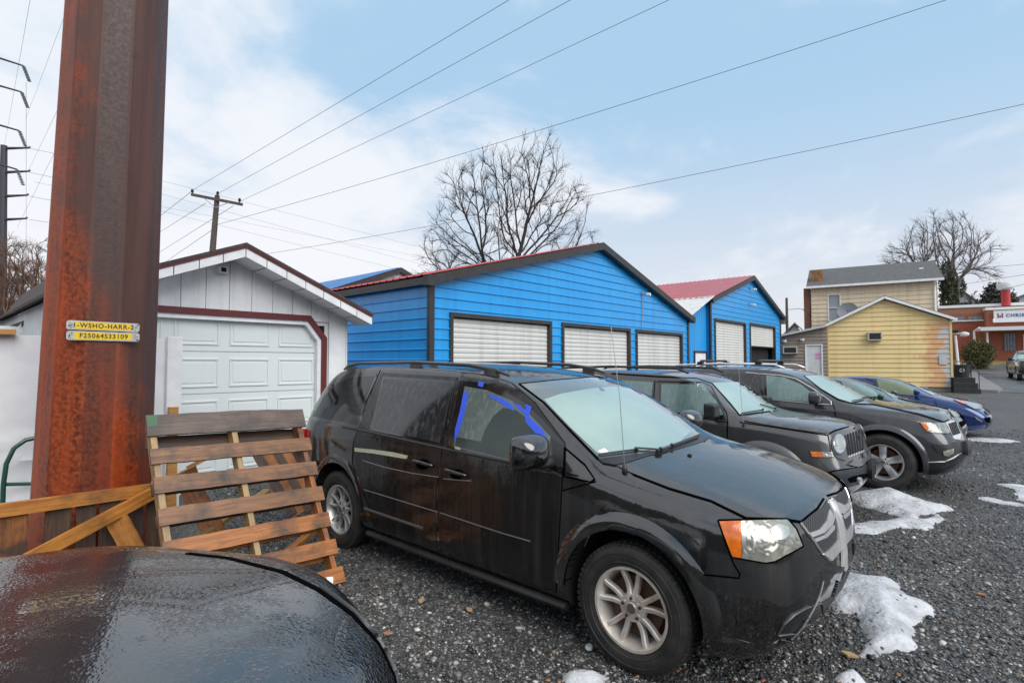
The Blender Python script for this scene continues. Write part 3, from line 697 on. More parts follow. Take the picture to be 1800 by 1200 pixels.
# rubble bits
bits = MB(); 
def bit(x, y, s, mt, lab, grp=None):
    q = PZ(x, y, 0.0); m = MB(); n = 6; th = random.uniform(0,6.3)
    pts = [(math.cos(th+k*2*math.pi/n)*s*random.uniform(.6,1.2), math.sin(th+k*2*math.pi/n)*s*random.uniform(.35,.7)) for k in range(n)]
    z = gz(q.x, q.y)+.012
    m.prism(pts, z, z+s*.35, lambda u, v, d: (q.x+u*math.cos(th)-v*math.sin(th), q.y+u*math.sin(th)+v*math.cos(th), d)); o = m.build('brick_chip', mt, bevel=.002)
    return tag(o, lab, 'rubble', grp)
brk = mat('brick_chip', (.42,.16,.08), .6, var=(40,(.3,.2,.12),.6)); tanc = mat('tan_chip', (.5,.33,.17), .6, var=(40,(.35,.25,.15),.6))
bit(1493,1152,.045, tanc, 'tan stone chip on the gravel below the snow at the van bumper'); bit(1724,1045,.03, brk, 'orange brick chip on open gravel at the right edge')
bit(741,1060,.04, tanc, 'tan wood chip on gravel between the black hood and the van'); bit(826,1076,.035, tanc, 'pale tan chip on gravel left of the van front tyre')
bit(680,1120,.028, brk, 'red chip on gravel close to the black hood edge'); bit(701,982,.032, brk, 'brown chip on gravel just below the van sill'); bit(1035,1140,.04, white_trim, 'white stone chip beside the van front tyre')
bit(1545,995,.02, brk, 'orange chip on gravel beyond the van nose'); bit(658,1036,.02, brk, 'small orange chip near the pallet foot')
# ------------------------------------------------------------------ snow
def snow_mat():
    m = mat('old_snow', (.64,.65,.68), .5, var=(4.5,(.30,.30,.31),.85), bump=(28,.9,.02,6.)); nt = m.node_tree; b = nt.nodes['Principled BSDF']
    tc = nt.nodes.new('ShaderNodeTexCoord').outputs['Object']; v = N(nt, 'ShaderNodeTexVoronoi', i_Scale=16.); nt.links.new(tc, v.inputs['Vector'])
    n = N(nt, 'ShaderNodeTexNoise', i_Scale=3., i_Detail=2.); nt.links.new(tc, n.inputs['Vector'])
    src = b.inputs['Base Color'].links[0].from_socket
    f = M_(nt, 'MULTIPLY', RAMP(nt, v.outputs['Distance'], [(.13, 1.), (.2, 0.)]), RAMP(nt, n.outputs[0], [(.44, 0.), (.52, 1.)]))
    nt.links.new(MIX(nt, f, src, (.05,.05,.05)), b.inputs['Base Color'])
    b.inputs['Subsurface Weight'].default_value = .25; b.inputs['Subsurface Radius'].default_value = (.05,.06,.07); b.inputs['Subsurface Scale'].default_value = .3
    return m
snm = snow_mat()
def inside(p, poly):
    c = False; n = len(poly)
    for i in range(n):
        a, b = poly[i], poly[(i+1) % n]
        if (a[1] > p[1]) != (b[1] > p[1]) and p[0] < (b[0]-a[0])*(p[1]-a[1])/(b[1]-a[1])+a[0]: c = not c
    return c
def edge_dist(p, poly):
    best = 1e9; n = len(poly)
    for i in range(n):
        a, b = poly[i], poly[(i+1) % n]; dx, dy = b[0]-a[0], b[1]-a[1]; L = dx*dx+dy*dy
        t = 0 if L == 0 else max(0, min(1, ((p[0]-a[0])*dx+(p[1]-a[1])*dy)/L)); best = min(best, math.hypot(p[0]-a[0]-t*dx, p[1]-a[1]-t*dy))
    return best
def cdt(poly, inner):
    n = len(poly); vs = [Vector(p) for p in poly] + [Vector(p) for p in inner]
    r = geometry.delaunay_2d_cdt(vs, [(i, (i+1) % n) for i in range(n)], [], 1, 1e-6); 
    out = []
    for f in r[2]:
        c = sum((r[0][i] for i in f), Vector((0,0)))/len(f)
        if inside(c, poly): out.append(tuple(f))
    return [(v.x, v.y) for v in r[0]], out
def snow(pxs, h, s, label, name='snow_pile', step=.045, lift=0.):
    P = [PZ(x, y, -.03) for x, y in pxs]; P = [(p.x, p.y) for p in P]
    # roughen outline
    Q = []; n = len(P)
    for i in range(n):
        a, b = Vector(P[i]), Vector(P[(i+1) % n]); L = (b-a).length; k = max(1, int(L/.05))
        for j in range(k):
            p = a.lerp(b, j/k); nrm = Vector((-(b-a).y, (b-a).x)).normalized()
            p = p + nrm*(noise.noise(Vector((p.x*4, p.y*4, 9)))*.09 + noise.noise(Vector((p.x*13, p.y*13, 9)))*.03)*min(1, s*4); Q.append((p.x, p.y))
    xs = [p[0] for p in Q]; ys = [p[1] for p in Q]
    inner = []; x = min(xs)
    while x < max(xs):
        y = min(ys)
        while y < max(ys):
            p = (x+random.uniform(-.2,.2)*step, y+random.uniform(-.2,.2)*step)
            if inside(p, Q) and edge_dist(p, Q) > step*.4: inner.append(p)
            y += step
        x += step
    v, f = cdt(Q, inner); vs = []
    for x, y in v:
        d = edge_dist((x, y), Q); e = 1-math.exp(-d/s)
        z = h*e*(1+.45*noise.noise(Vector((x*2.2, y*2.2, 3)))) + e*noise.noise(Vector((x*9, y*9, 0)))*.025*min(1, h*8)
        vs.append((x, y, gz(x, y) - .004 + .018*min(1, d/.03) + z))
    o = MB().add(vs, f).build(name, snm, smooth=True); tag(o, label, 'snow'); return o
c3 = lambda pts: [(1450+x/3, 800+y/3) for x, y in pts]
snow(c3([(60,560),(110,625),(200,650),(300,660),(400,710),(460,770),(540,810),(580,880),(500,905),(480,1000),(470,1040),(380,1050),(300,1090),(230,1110),(170,1080),(210,1020),(190,900),(160,850),(60,845),(-20,780)]), .16, .34, 'nearest white snow pile, speckled with dark stones, at the van front bumper')
snow(c3([(40,190),(130,200),(220,185),(300,172),(400,180),(470,215),(560,250),(690,258),(700,278),(590,290),(520,300),(480,325),(300,285),(140,240),(60,215)]), .20, .38, 'highest grey white snow mound between the parked cars and open gravel')
snow(c3([(100,378),(230,335),(400,318),(500,328),(590,298),(640,325),(560,368),(540,385),(380,378),(270,415),(110,402)]), .08, .25, 'low spreading tongue of snow just in front of the highest mound')
snow(c3([(850,133),(960,140),(1080,150),(1090,235),(1030,230),(1010,185),(930,152)]), .015, .3, 'thin slushy snow patch at the right edge of the lot', 'snow_patch', .1)
snow(c3([(740,204),(830,208),(920,225),(1060,252),(1060,266),(930,248),(830,228)]), .015, .3, 'long thin snow streak across the gravel right of the mound', 'snow_patch', .1)
snow(c3([(60,1185),(110,1145),(160,1155),(200,1190),(230,1230),(40,1230)]), .07, .08, 'small snow lump at the bottom edge below the van nose', 'snow_patch', .03)
snow([(985,1196),(1005,1188),(1045,1190),(1075,1200),(1060,1215),(990,1215)], .04, .08, 'small snow scrap beside the foot of the van front tyre', 'snow_patch', .03)
snow([(1650,772),(1700,766),(1760,768),(1800,774),(1760,776),(1700,773)], .004, .4, 'farthest thin snow streak beyond the blue car', 'snow_patch', .15)
# ------------------------------------------------------------------ vehicles
FR = [-1, -.7, -.36, 0, .36, .7, 1]
class Car:
    def __init__(s, name, loc, rz, label, cat, stations, paint, wheels, arch_r, bow_f=.2, bow_r=.12, levels=3, crease=None, group=None, arch_depth=.34, nose=0.):
        s.root = empty(name, loc, rz, label, cat, group)
        s.M = Matrix.Translation(Vector(loc)) @ Matrix.Rotation(rz, 4, 'Z'); s.Mi = s.M.inverted()
        bm = bmesh.new(); NS_ = len(stations); L = 7
        crl = bm.edges.layers.float.new('crease_edge')
        grid = {}
        for i, st in enumerate(stations):
            xs, ys, zs, zt = st[0], st[1], st[2], st[3]; bow = st[4] if len(st) > 4 else 0
            xs = xs if isinstance(xs, (list, tuple)) else [xs]*7
            for j in range(L):
                for sd in (-1, 1): grid[(i, sd, j)] = bm.verts.new((xs[j], sd*ys[j], zs[j]))
            for c in range(1, 6):
                f = FR[c]
                grid[(i, 't', c)] = bm.verts.new((xs[6] + bow*(1-f*f), f*ys[6], zs[6] + (zt-zs[6])*(1-f*f)))
                grid[(i, 'b', c)] = bm.verts.new((xs[0], f*ys[0], zs[0]))
        def T(i, c): return grid[(i, -1, 6)] if c == 0 else grid[(i, 1, 6)] if c == 6 else grid[(i, 't', c)]
        def Bt(i, c): return grid[(i, -1, 0)] if c == 0 else grid[(i, 1, 0)] if c == 6 else grid[(i, 'b', c)]
        for i in range(NS_-1):
            for j in range(L-1):
                bm.faces.new((grid[(i,1,j)], grid[(i,1,j+1)], grid[(i+1,1,j+1)], grid[(i+1,1,j)]))
                bm.faces.new((grid[(i,-1,j)], grid[(i+1,-1,j)], grid[(i+1,-1,j+1)], grid[(i,-1,j+1)]))
            for c in range(6):
                bm.faces.new((T(i,c), T(i+1,c), T(i+1,c+1), T(i,c+1))); bm.faces.new((Bt(i,c), Bt(i,c+1), Bt(i+1,c+1), Bt(i+1,c)))
        for i, bow, fl in ((0, bow_f, 1), (NS_-1, -bow_r, -1)):
            st = stations[i]; xs = st[0] if isinstance(st[0], (list, tuple)) else [st[0]]*7
            cap = {}
            for j in range(L):
                for c in range(7):
                    if c in (0, 6): cap[(j, c)] = grid[(i, -1 if c == 0 else 1, j)]
                    elif j == 0: cap[(j, c)] = Bt(i, c)
                    elif j == 6: cap[(j, c)] = T(i, c)
                    else:
                        f = FR[c]; w = (j/6.); 
                        zt = st[2][j] + (st[3]-st[2][6])*(1-f*f)*w*w
                        cap[(j, c)] = bm.verts.new((xs[j] + bow*(1-abs(f)**2.2), f*st[1][j], zt))
            for j in range(L-1):
                for c in range(6):
                    q = (cap[(j,c)], cap[(j,c+1)], cap[(j+1,c+1)], cap[(j+1,c)])
                    bm.faces.new(q if fl > 0 else q[::-1])
            for c in range(1, 6): Bt(i, c).co.x += bow*(1-abs(FR[c])**2.2)
        for (i0, i1, j, val) in (crease or []):
            for i in range(i0, i1):
                for sd in (-1, 1):
                    e = bm.edges.get((grid[(i,sd,j)], grid[(i+1,sd,j)]))
                    if e: e[crl] = val
        if nose:
            for c in range(6):
                e = bm.edges.get((T(0,c), T(0,c+1)))
                if e: e[crl] = nose
        bmesh.ops.recalc_face_normals(bm, faces=bm.faces)
        me = bpy.data.meshes.new('body'); bm.to_mesh(me); bm.free()
        o = bpy.data.objects.new('body', me); C.objects.link(o)
        md = o.modifiers.new('s', 'SUBSURF'); md.levels = levels; md.render_levels = levels
        s.W = max(max(st[1]) for st in stations); cutters = []
        for wx, wz, in wheels:
            for sd in (-1, 1):
                cb = MB(); cb.lathe([(0, sd*(s.W-arch_depth)), (arch_r, sd*(s.W-arch_depth)), (arch_r, sd*(s.W+.3)), (0, sd*(s.W+.3))], 64, 'y', Matrix.Translation((wx, 0, wz)))
                cb.box((wx-arch_r*.98, min(sd*(s.W-arch_depth+.001), sd*(s.W+.299)), -.3), (wx+arch_r*.98, max(sd*(s.W-arch_depth+.001), sd*(s.W+.299)), wz-.02)) if False else None
                co_ = cb.build('cut', black); cutters.append(co_)
                md = o.modifiers.new('b', 'BOOLEAN'); md.operation = 'DIFFERENCE'; md.object = co_; md.solver = 'EXACT'
        dg = bpy.context.evaluated_depsgraph_get(); dg.update()
        me2 = bpy.data.meshes.new_from_object(o.evaluated_get(dg)); me2.name = 'body'
        bpy.data.objects.remove(o)
        for c_ in cutters: bpy.data.objects.remove(c_)
        me2.materials.clear(); me2.materials.append(paint); me2.materials.append(well); me2.materials.append(plastic)
        for p in me2.polygons:
            c_ = p.center; mi = 0
            for wx, wz in wheels:
                if (math.hypot(c_.x-wx, c_.z-wz) < arch_r+.004 and abs(c_.y) < s.W-.012) : mi = 1
            if c_.z < stations[2][2][0]+.01 and abs(p.normal.z) > .8: mi = 1
            p.material_index = mi
        me2.polygons.foreach_set('use_smooth', [True]*len(me2.polygons)); me2.set_sharp_from_angle(angle=R(38))
        s.body = bpy.data.objects.new('body', me2); C.objects.link(s.body); s.body.parent = s.root
        vs = [v.co.copy() for v in me2.vertices]; s.bvh = BVHTree.FromPolygons(vs, [tuple(p.vertices) for p in me2.polygons])
        s.paint = paint; s.ko = s.ks = 1.
    def cast(s, x, y, dm=None):
        e = s.Mi @ EYE; d = (s.Mi.to_3x3() @ ray(x, y)).normalized()
        h = s.bvh.ray_cast(e, d)
        if h[0] is not None and (dm is None or abs(h[3]-dm) < .9): return h[0], h[1], h[3]
        if dm is None: return None
        p = e + d*dm
        for _ in range(4):
            q = s.bvh.find_nearest(p); dm = (q[0]-e).dot(d); p = e + d*dm
        return q[0], q[1], dm
    def on_body(s, pts, off):
        hs = [s.cast(*p) for p in pts]; ds = sorted(h[2] for h in hs if h); 
        dm = ds[len(ds)//2] if ds else 5.
        out = []
        for p, h in zip(pts, hs):
            if h is None or abs(h[2]-dm) > .9: h = s.cast(p[0], p[1], dm)
            out.append((h[0] + h[1]*off, h[1]))
        return out
    def decal(s, name, px, mt, off=.004, mirror=True, step=8, skirt=.012, parent=None, smooth=0, label=None, one=False, mats2=None, center=False):
        """a panel laid on the body: outline measured in the photograph, projected on the body surface, mirrored to the far side"""
        if smooth: px = spline(px, smooth)
        off *= s.ko; step *= s.ks
        Q = []; n = len(px)
        for i in range(n):
            a, b = Vector(px[i]), Vector(px[(i+1) % n]); k = max(1, int((b-a).length/step))
            Q += [tuple(a.lerp(b, j/k)) for j in range(k)]
        inner = []; xs = [p[0] for p in Q]; ys = [p[1] for p in Q]; y = min(ys)+step/2
        while y < max(ys):
            x = min(xs)+step/2
            while x < max(xs):
                if inside((x, y), Q) and edge_dist((x, y), Q) > step*.45: inner.append((x, y))
                x += step
            y += step
        v, f = cdt(Q, inner); P = s.on_body(v, off)
        co_ = [p for p, _ in P]; nb = len(Q)
        fs = list(f); base = len(co_)
        # rim
        edges = {}
        for t in f:
            for i in range(len(t)):
                e = (t[i], t[(i+1) % len(t)]); edges[e] = edges.get(e, 0)+1
        rim = {}
        for (a, b) in list(edges):
            if (b, a) not in edges:
                for q in (a, b):
                    if q not in rim: rim[q] = len(co_); co_.append(P[q][0] - P[q][1]*(off+skirt))
                fs.append((b, a, rim[a], rim[b]))
        obs = []
        if one:
            fs = [t for t in fs if sum(co_[i].y for i in t)/len(t) < 0]
            for p in co_:
                if p.y > 0: p.y = 0.
            f = [t for t in f if sum(co_[i].y for i in t)/len(t) < 0]
        mb = MB().add(co_, fs)
        fc = sum(( (co_[t[1]]-co_[t[0]]).cross(co_[t[2]]-co_[t[0]]).dot(P[t[0]][1]) for t in f), 0.)
        if fc < 0: mb.f = [t[::-1] for t in mb.f]
        if one:
            k = len(co_); mb.v += [(p[0], -p[1], p[2]) for p in mb.v]; mb.f += [tuple(i+k for i in t[::-1]) for t in mb.f]; mb.mi *= 2
        o = mb.build(name, mt, parent or s.root, smooth=True, fixn=False, angle=40); obs.append(o)
        if label: o['label'] = label
        if mirror and not one:
            m2 = MB(); m2.v = [(p[0], -p[1], p[2]) for p in mb.v]; m2.f = [t[::-1] for t in mb.f]; m2.mi = list(mb.mi)
            o2 = m2.build(name, mt, s.far_parent(parent), smooth=True, fixn=False, angle=40)
            o['_m'] = 0; o2['_m'] = 0; del o['_m']; del o2['_m']
            s.twin = getattr(s, 'twin', {}); s.twin[o.name] = o2
        return o
    def far_parent(s, parent):
        if parent is None: return s.root
        return getattr(s, 'twin', {}).get(parent.name, parent)
    def line(s, name, pxs, w, mt, off=.0025, rise=0., mirror=True, step=5, parent=None, one=True, smooth=0):
        """a narrow strip (shut line, moulding, trim) following a path on the body"""
        first = None
        for px in (pxs if isinstance(pxs[0][0], (tuple, list)) else [pxs]):
            if smooth: px = spline(px, smooth, False)
            Q = []
            for a, b in zip(px, px[1:]):
                a, b = Vector(a), Vector(b); k = max(1, int((b-a).length/step)); Q += [tuple(a.lerp(b, j/k)) for j in range(k)]
            Q.append(tuple(px[-1])); P = s.on_body(Q, off)
            if mirror: P = [q for q in P if q[0].y < 0]
            n = len(P); vs = []
            if n < 2: continue
            for i in range(n):
                t = (P[min(i+1,n-1)][0]-P[max(i-1,0)][0]).normalized(); nn = P[i][1]; sd = t.cross(nn).normalized(); c = P[i][0]
                vs += [c-sd*w/2-nn*(off+.002), c-sd*w/2, c+nn*rise, c+sd*w/2, c+sd*w/2-nn*(off+.002)]
            mb = MB(); mb.add(vs, [(5*i+j, 5*i+j+1, 5*i+6+j, 5*i+5+j) for i in range(n-1) for j in range(4)] + [(0,1,2,3,4), tuple(5*(n-1)+j for j in range(5))])
            o = mb.build(name, mt, parent or s.root); first = first or o
            if mirror:
                m2 = MB(); m2.v = [(p[0], -p[1], p[2]) for p in mb.v]; m2.f = [t[::-1] for t in mb.f]; m2.mi = list(mb.mi); m2.build(name, mt, s.far_parent(parent))
        return first
    def flare(s, wx, wz, r0, r1, rise, a0, a1, mt, name='fender_flare', n=40):
        for sd in (-1, 1):
            mb = MB(); vs = []; K = 5
            for i in range(n+1):
                t = R(a0 + (a1-a0)*i/n); c, sn = math.cos(t), math.sin(t)
                for k in range(K):
                    u = k/(K-1); rr = r0 + (r1-r0)*u
                    e = Vector((wx+rr*c, sd*(s.W+.5), wz+rr*sn)); h = s.bvh.ray_cast(e, Vector((0,-sd,0)))
                    y = h[0].y if h[0] is not None else sd*(s.W-.03)
                    if abs(y) < s.W-.16: y = sd*(s.W-.06)
                    if k == 0: yin = y - sd*.06; vs.append((e.x, yin, e.z))
                    vs.append((e.x, y + sd*(rise*(math.cos(u*math.pi*.5)**.7 if u < 1 else -.1)+.001), e.z))
            KK = K+1
            mb.add(vs, [(i*KK+k, i*KK+k+1, (i+1)*KK+k+1, (i+1)*KK+k) for i in range(n) for k in range(K)]); mb.build(name, mt, s.root, smooth=True, angle=50)
    def loc(s, v): return s.Mi @ v
def spline(pts, k=4, closed=True):
    out = []; n = len(pts)
    rng = range(n) if closed else range(n-1)
    for i in rng:
        p0, p1, p2, p3 = [Vector(pts[j % n] if closed else pts[max(0, min(n-1, j))]) for j in (i-1, i, i+1, i+2)]
        for t in range(k):
            t /= k; out.append(tuple(.5*((2*p1)+(-p0+p2)*t+(2*p0-5*p1+4*p2-p3)*t*t+(-p0+3*p1-3*p2+p3)*t**3)))
    if not closed: out.append(tuple(pts[-1]))
    return out
def sub(pts, cx, cy, sc): return [(cx+x/sc, cy+y/sc) for x, y in pts]
c1 = lambda pts: sub(pts, 500, 600, 3.6)
c2 = lambda pts: sub(pts, 950, 750, 2.6667)
c4 = lambda pts: sub(pts, 1050, 600, 2.4)
c5 = lambda pts: sub(pts, 1240, 850, 3.636)
c7 = lambda pts: sub(pts, 830, 620, 3.83)
c8 = lambda pts: sub(pts, 1330, 640, 4.186)
def ell(cx, cy, rx, ry, n=20, rot=0.):
    return [(cx+rx*math.cos(t)*math.cos(rot)-ry*math.sin(t)*math.sin(rot), cy+rx*math.cos(t)*math.sin(rot)+ry*math.sin(t)*math.cos(rot)) for t in [2*math.pi*i/n for i in range(n)]]
# ------------------------------------------------------------------ wheels
def wheel(parent, x, y, r, rim, width, side, style, mt_rim, steer=0., spin=0., detail=True):
    w = empty('wheel', (x, y, r-.008), 0); w.parent = parent; w.rotation_euler = (0, 0, steer)
    o = side; h = width/2
    m = MB(); prof = [(rim-.01, -h*.80), (rim+.012, -h*.86), (rim+.3*(r-rim), -h*1.0), (rim+.75*(r-rim), -h*.99), (r-.012, -h*.86), (r, -h*.74), (r, h*.74), (r-.012, h*.86), (rim+.75*(r-rim), h*.99), (rim+.3*(r-rim), h*1.0), (rim+.012, h*.86), (rim-.01, h*.80)]
    seg = 72 if detail else 36
    m.lathe(prof, seg, 'y')
    if detail:   # tread blocks
        for k in range(60):
            t = 2*math.pi*k/60; Mx = Matrix.Rotation(-t, 4, 'Y')
            for (ya, yb, dt) in ((-h*.88,-h*.5,0),(-h*.44,-h*.06,.5),(h*.0,h*.40,0),(h*.46,h*.88,.5)):
                Mk = Matrix.Rotation(-t-dt*2*math.pi/60, 4, 'Y'); zz = r-.013 if abs(ya) > h*.8 or abs(yb) > h*.8 else r-.002
                m.box((-.0115*r/.35, ya, zz), (.0115*r/.35, yb, r+.006 if zz > r-.01 else r+.003), 0, Mk)
        # raised ring on the sidewall
        for rr in (rim+.26*(r-rim), rim+.62*(r-rim)): m.lathe([(rr-.004, o*(h*1.0-.002)), (rr, o*(h*1.0+.003)), (rr+.004, o*(h*1.0-.002))], seg, 'y')
    m.build('tyre', tyre_m, w, smooth=True, angle=35)
    m = MB(); yo = o*h*.80
    m.lathe([(rim+.006, yo), (rim+.006, yo+o*.012), (rim-.008, yo+o*.012), (rim-.016, yo-o*.005), (rim-.03, yo-o*.05), (rim-.035, -yo)], 64, 'y')
    hub = .075 if detail else .06
    yf = yo - o*.012
    def spoke(t, w0, w1, t2=None, dep=.03):
        # from hub to rim; t2 lets it splay
        t2 = t if t2 is None else t2
        vs = []; K = 7
        for i in range(K+1):
            s_ = i/K; rr = hub*.6 + (rim-.014-hub*.6)*s_; tt = t + (t2-t)*s_
            ww = (w0+(w1-w0)*s_)/2; bow = yf - o*(.018*math.sin(math.pi*min(1, s_*1.1))*1.0) + o*.004
            cx_, cz_ = rr*math.cos(tt), rr*math.sin(tt); px_, pz_ = -math.sin(tt)*ww, math.cos(tt)*ww
            vs += [(cx_-px_, bow-o*dep, cz_-pz_), (cx_-px_*.86, bow-o*.004, cz_-pz_*.86), (cx_-px_*.5, bow+o*.001, cz_-pz_*.5), (cx_+px_*.5, bow+o*.001, cz_+pz_*.5), (cx_+px_*.86, bow-o*.004, cz_+pz_*.86), (cx_+px_, bow-o*dep, cz_+pz_)]
        m.add(vs, [(6*i+j, 6*i+(j+1)%6, 6*i+6+(j+1)%6, 6*i+6+j) for i in range(K) for j in range(6)])
    if style == 'ten':
        for k in range(5):
            t = spin + 2*math.pi*k/5
            spoke(t-.20, .034, .030, t-.26); spoke(t+.20, .034, .030, t+.26)
    elif style == 'five':
        for k in range(5): spoke(spin + 2*math.pi*k/5, .085, .115)
    else:
        for k in range(7): spoke(spin + 2*math.pi*k/7, .05, .05)
    m.lathe([(0, yf+o*.006), (.03, yf+o*.006), (.034, yf+o*.002), (hub, yf-o*.004), (hub+.008, yf-o*.03), (0, yf-o*.03)], 32, 'y')
    ri = m.build('rim', mt_rim, w, smooth=True, angle=32)
    m = MB(); m.lathe([(0, yf+o*.009), (.026, yf+o*.009), (.029, yf+o*.005), (.029, yf)], 20, 'y'); m.build('centre_cap', mat('cap_grey', (.25,.22,.2), .4, .8), w)
    m = MB(); 
    for k in range(5):
        t = spin + 2*math.pi*(k+.5)/5 if style == 'five' else spin + 2*math.pi*k/5; c, s_ = math.cos(t)*.056, math.sin(t)*.056
        m.lathe([(0, yf+o*.008), (.009, yf+o*.008), (.0105, yf-o*.01), (.013, yf-o*.012)], 6, 'y', Matrix.Translation((c, 0, s_)))
    m.build('lug_nuts', mat('steel_nut', (.12,.11,.10), .4, .9), w)
    m = MB(); m.lathe([(0, -o*.01), (rim*.72, -o*.01), (rim*.72, o*.01), (0, o*.01)], 40, 'y'); m.lathe([(0,-yo),(rim-.03,-yo),(rim-.03,-yo+o*.005),(0,-yo+o*.005)], 32, 'y'); m.build('brake_disc', rust, w)
    return w
def mirror_part(s, center, sz, mt, glass, arm_to, name='door_mirror', square=.25, far=True):
    """mirror housing: rounded box from subdivided cube; center in car coordinates, near side (y<0)"""
    for sd in ((1, -1) if far else (1,)):
        bm = bmesh.new(); bmesh.ops.create_cube(bm, size=2.0)
        for v in bm.verts:
            x, y, z = v.co; k = .80 if x > 0 else 1.
            v.co = Vector((x*sz[0]/2*(.9 if y > 0 else 1), y*sz[1]/2*k, z*sz[2]/2*k))
        cl = bm.edges.layers.float.new('crease_edge')
        for e in bm.edges: e[cl] = square if (e.verts[0].co.x > 0 and e.verts[1].co.x > 0) else max(.35, square)
        me = bpy.data.meshes.new(name); bm.to_mesh(me); bm.free()
        ob = bpy.data.objects.new('tmp', me); C.objects.link(ob); md = ob.modifiers.new('s', 'SUBSURF'); md.levels = 3
        dg = bpy.context.evaluated_depsgraph_get(); me2 = bpy.data.meshes.new_from_object(ob.evaluated_get(dg)); bpy.data.objects.remove(ob)
        c = Vector((center[0], center[1]*sd, center[2]))
        if sd < 0: me2.transform(Matrix.Scale(-1, 4, (0,1,0))); me2.flip_normals()
        me2.transform(Matrix.Translation(c)); me2.materials.clear(); me2.materials.append(mt); me2.name = name
        me2.polygons.foreach_set('use_smooth', [True]*len(me2.polygons))
        o = bpy.data.objects.new(name, me2); C.objects.link(o); o.parent = s.root
        m = MB(); a = Vector((arm_to[0], arm_to[1]*sd, arm_to[2])); b = c + Vector((0, .5*sz[1]*.6*sd, -sz[2]*.36))
        m.tube([a, a.lerp(b, .5), b, b+Vector((0,-.05*sd,0))], [.042,.034,.030,.02], 10); m.build('mirror_arm', plastic, o, smooth=True)
        m = MB(); e = c + Vector((-sz[0]*.44, 0, 0)); m.lathe([(0,0),(.98,0)], 28, 'x', Matrix.Translation(e) @ Matrix.Diagonal((1, sz[1]*.42, sz[2]*.40, 1))); m.build('mirror_glass', glass, o)
def wiper(s, name, base, tip, up=.02):
    m = MB(); P = s.on_body(spline([base, tip], 6, False), up); pts = [p for p, _ in P]
    m.tube(pts, .006, 6); m.tube([p - n*(up-.008) for p, n in P], .004, 6); m.tube([P[0][0]-P[0][1]*up, P[0][0]+P[0][1]*.012], .014, 8)
    return m.build(name, plastic, s.root)
rub = black
glass_dark = mat('tinted_glass', (.020,.021,.023), .06, coat=.0, spec=.7, var=(2.,(.035,.037,.04),.5), streak=((.16,.165,.17), .4, 30., .35))
glass_rear = mat('dark_privacy_glass', (.006,.007,.008), .04, spec=.8, streak=((.05,.05,.055), .3, 20., .2))
glass_drv = mat('wet_green_glass', (.10,.13,.12), .12, spec=.6, streak=((.26,.29,.28), .5, 34., .3))
fog = mat('fogged_windscreen', (.25,.355,.325), .3, coat=1., coat_rough=.06, var=(1.4,(.34,.46,.42),.9), bump=(260,.18,.002,2.))
fog_dk = mat('fogged_side_glass', (.15,.24,.23), .2, coat=1., coat_rough=.05, var=(1.8,(.07,.12,.115),.8), streak=((.28,.36,.35), .4, 30.))
shade = mat('windscreen_shade_band', (.10,.12,.125), .12, coat=1., var=(3.,(.14,.16,.17),.5))
mir = mat('mirror_glass', (.7,.72,.75), .03, 1.)
tape = mat('blue_masking_tape', (.035,.10,.72), .65, bump=(60,.4))
mtape = mat('cream_tape', (.55,.55,.40), .7, var=(30,(.35,.34,.25),.5))
# ================================================================== black minivan
vp = mat('black_wet_paint', (.003,.003,.0035), .5, coat=1., coat_rough=.055, spec=.12, streak=((.045,.043,.040), .35, 18.), bump=(3.,.12,.04,8.))
vp.node_tree.nodes['Principled BSDF'].inputs['Coat IOR'].default_value = 2.0
dp = mat('dirty_wet_door_paint', (.003,.003,.0035), .5, coat=1., coat_rough=.13, spec=.12, streak=((.055,.052,.048), .4, 18.), bump=(5.,.22,.05,8.))
VX, VY = 3.685, 1.575
sy = [.93,.975,.985,.98]
st = [
 ([.64,.75,.79,.78,.76,.73,.69], [.68,.78,.82,.82,.80,.76,.68], [.19,.33,.52,.70,.82,.90,.925], .925, .08),
 ([.48,.50,.50,.50,.48,.44,.42], [.92,.965,.975,.965,.94,.86,.76], [.17,.34,.56,.76,.90,.985,1.005], 1.02, .08),
 (.10, [.95,.98,.985,.975,.93,.82,.66], [.19,.35,.60,.84,.99,1.065,1.085], 1.115, .04),
 (-.24, [.95,.985,.985,.98,.955,.87,.75], [.20,.35,.62,.88,1.035,1.105,1.13], 1.155, .12),
 (-.62, [.95,.985,.985,.98,.965,.885,.81], [.21,.36,.64,.92,1.05,1.22,1.34], 1.37, .16),
 (-1.06, [.95,.985,.985,.985,.965,.86,.73], [.21,.37,.66,.94,1.06,1.36,1.585], 1.615, .13),
 (-1.6, [.95,.985,.985,.985,.965,.85,.72], [.21,.37,.68,.96,1.075,1.39,1.655], 1.705, .0),
 (-2.4, [.95,.985,.985,.985,.965,.85,.72], [.21,.37,.70,.98,1.10,1.42,1.68], 1.735),
 (-3.1, [.95,.985,.985,.985,.965,.85,.715], [.22,.38,.72,1.0,1.12,1.42,1.675], 1.73),
 (-3.62, [.93,.965,.975,.975,.945,.83,.69], [.24,.40,.74,1.02,1.14,1.42,1.645], 1.70),
 ([-4.05,-4.14,-4.13,-4.05,-3.98,-3.84,-3.70], [.82,.88,.88,.87,.85,.76,.64], [.28,.42,.66,.96,1.14,1.40,1.60], 1.655, -.1),
]
van = Car('parked_minivan', (VX, VY, 0), -math.pi/2, 'black minivan nearest the camera with blue tape round its driver window', 'van', st, vp,
          [(0,.36),(-3.078,.36)],   .425, bow_f=.075, bow_r=.12, levels=4, nose=.45, crease=[(0,3,4,.35),(3,9,4,.6),(3,9,6,.5),(0,3,6,.25),(0,10,1,.4)], group=None)
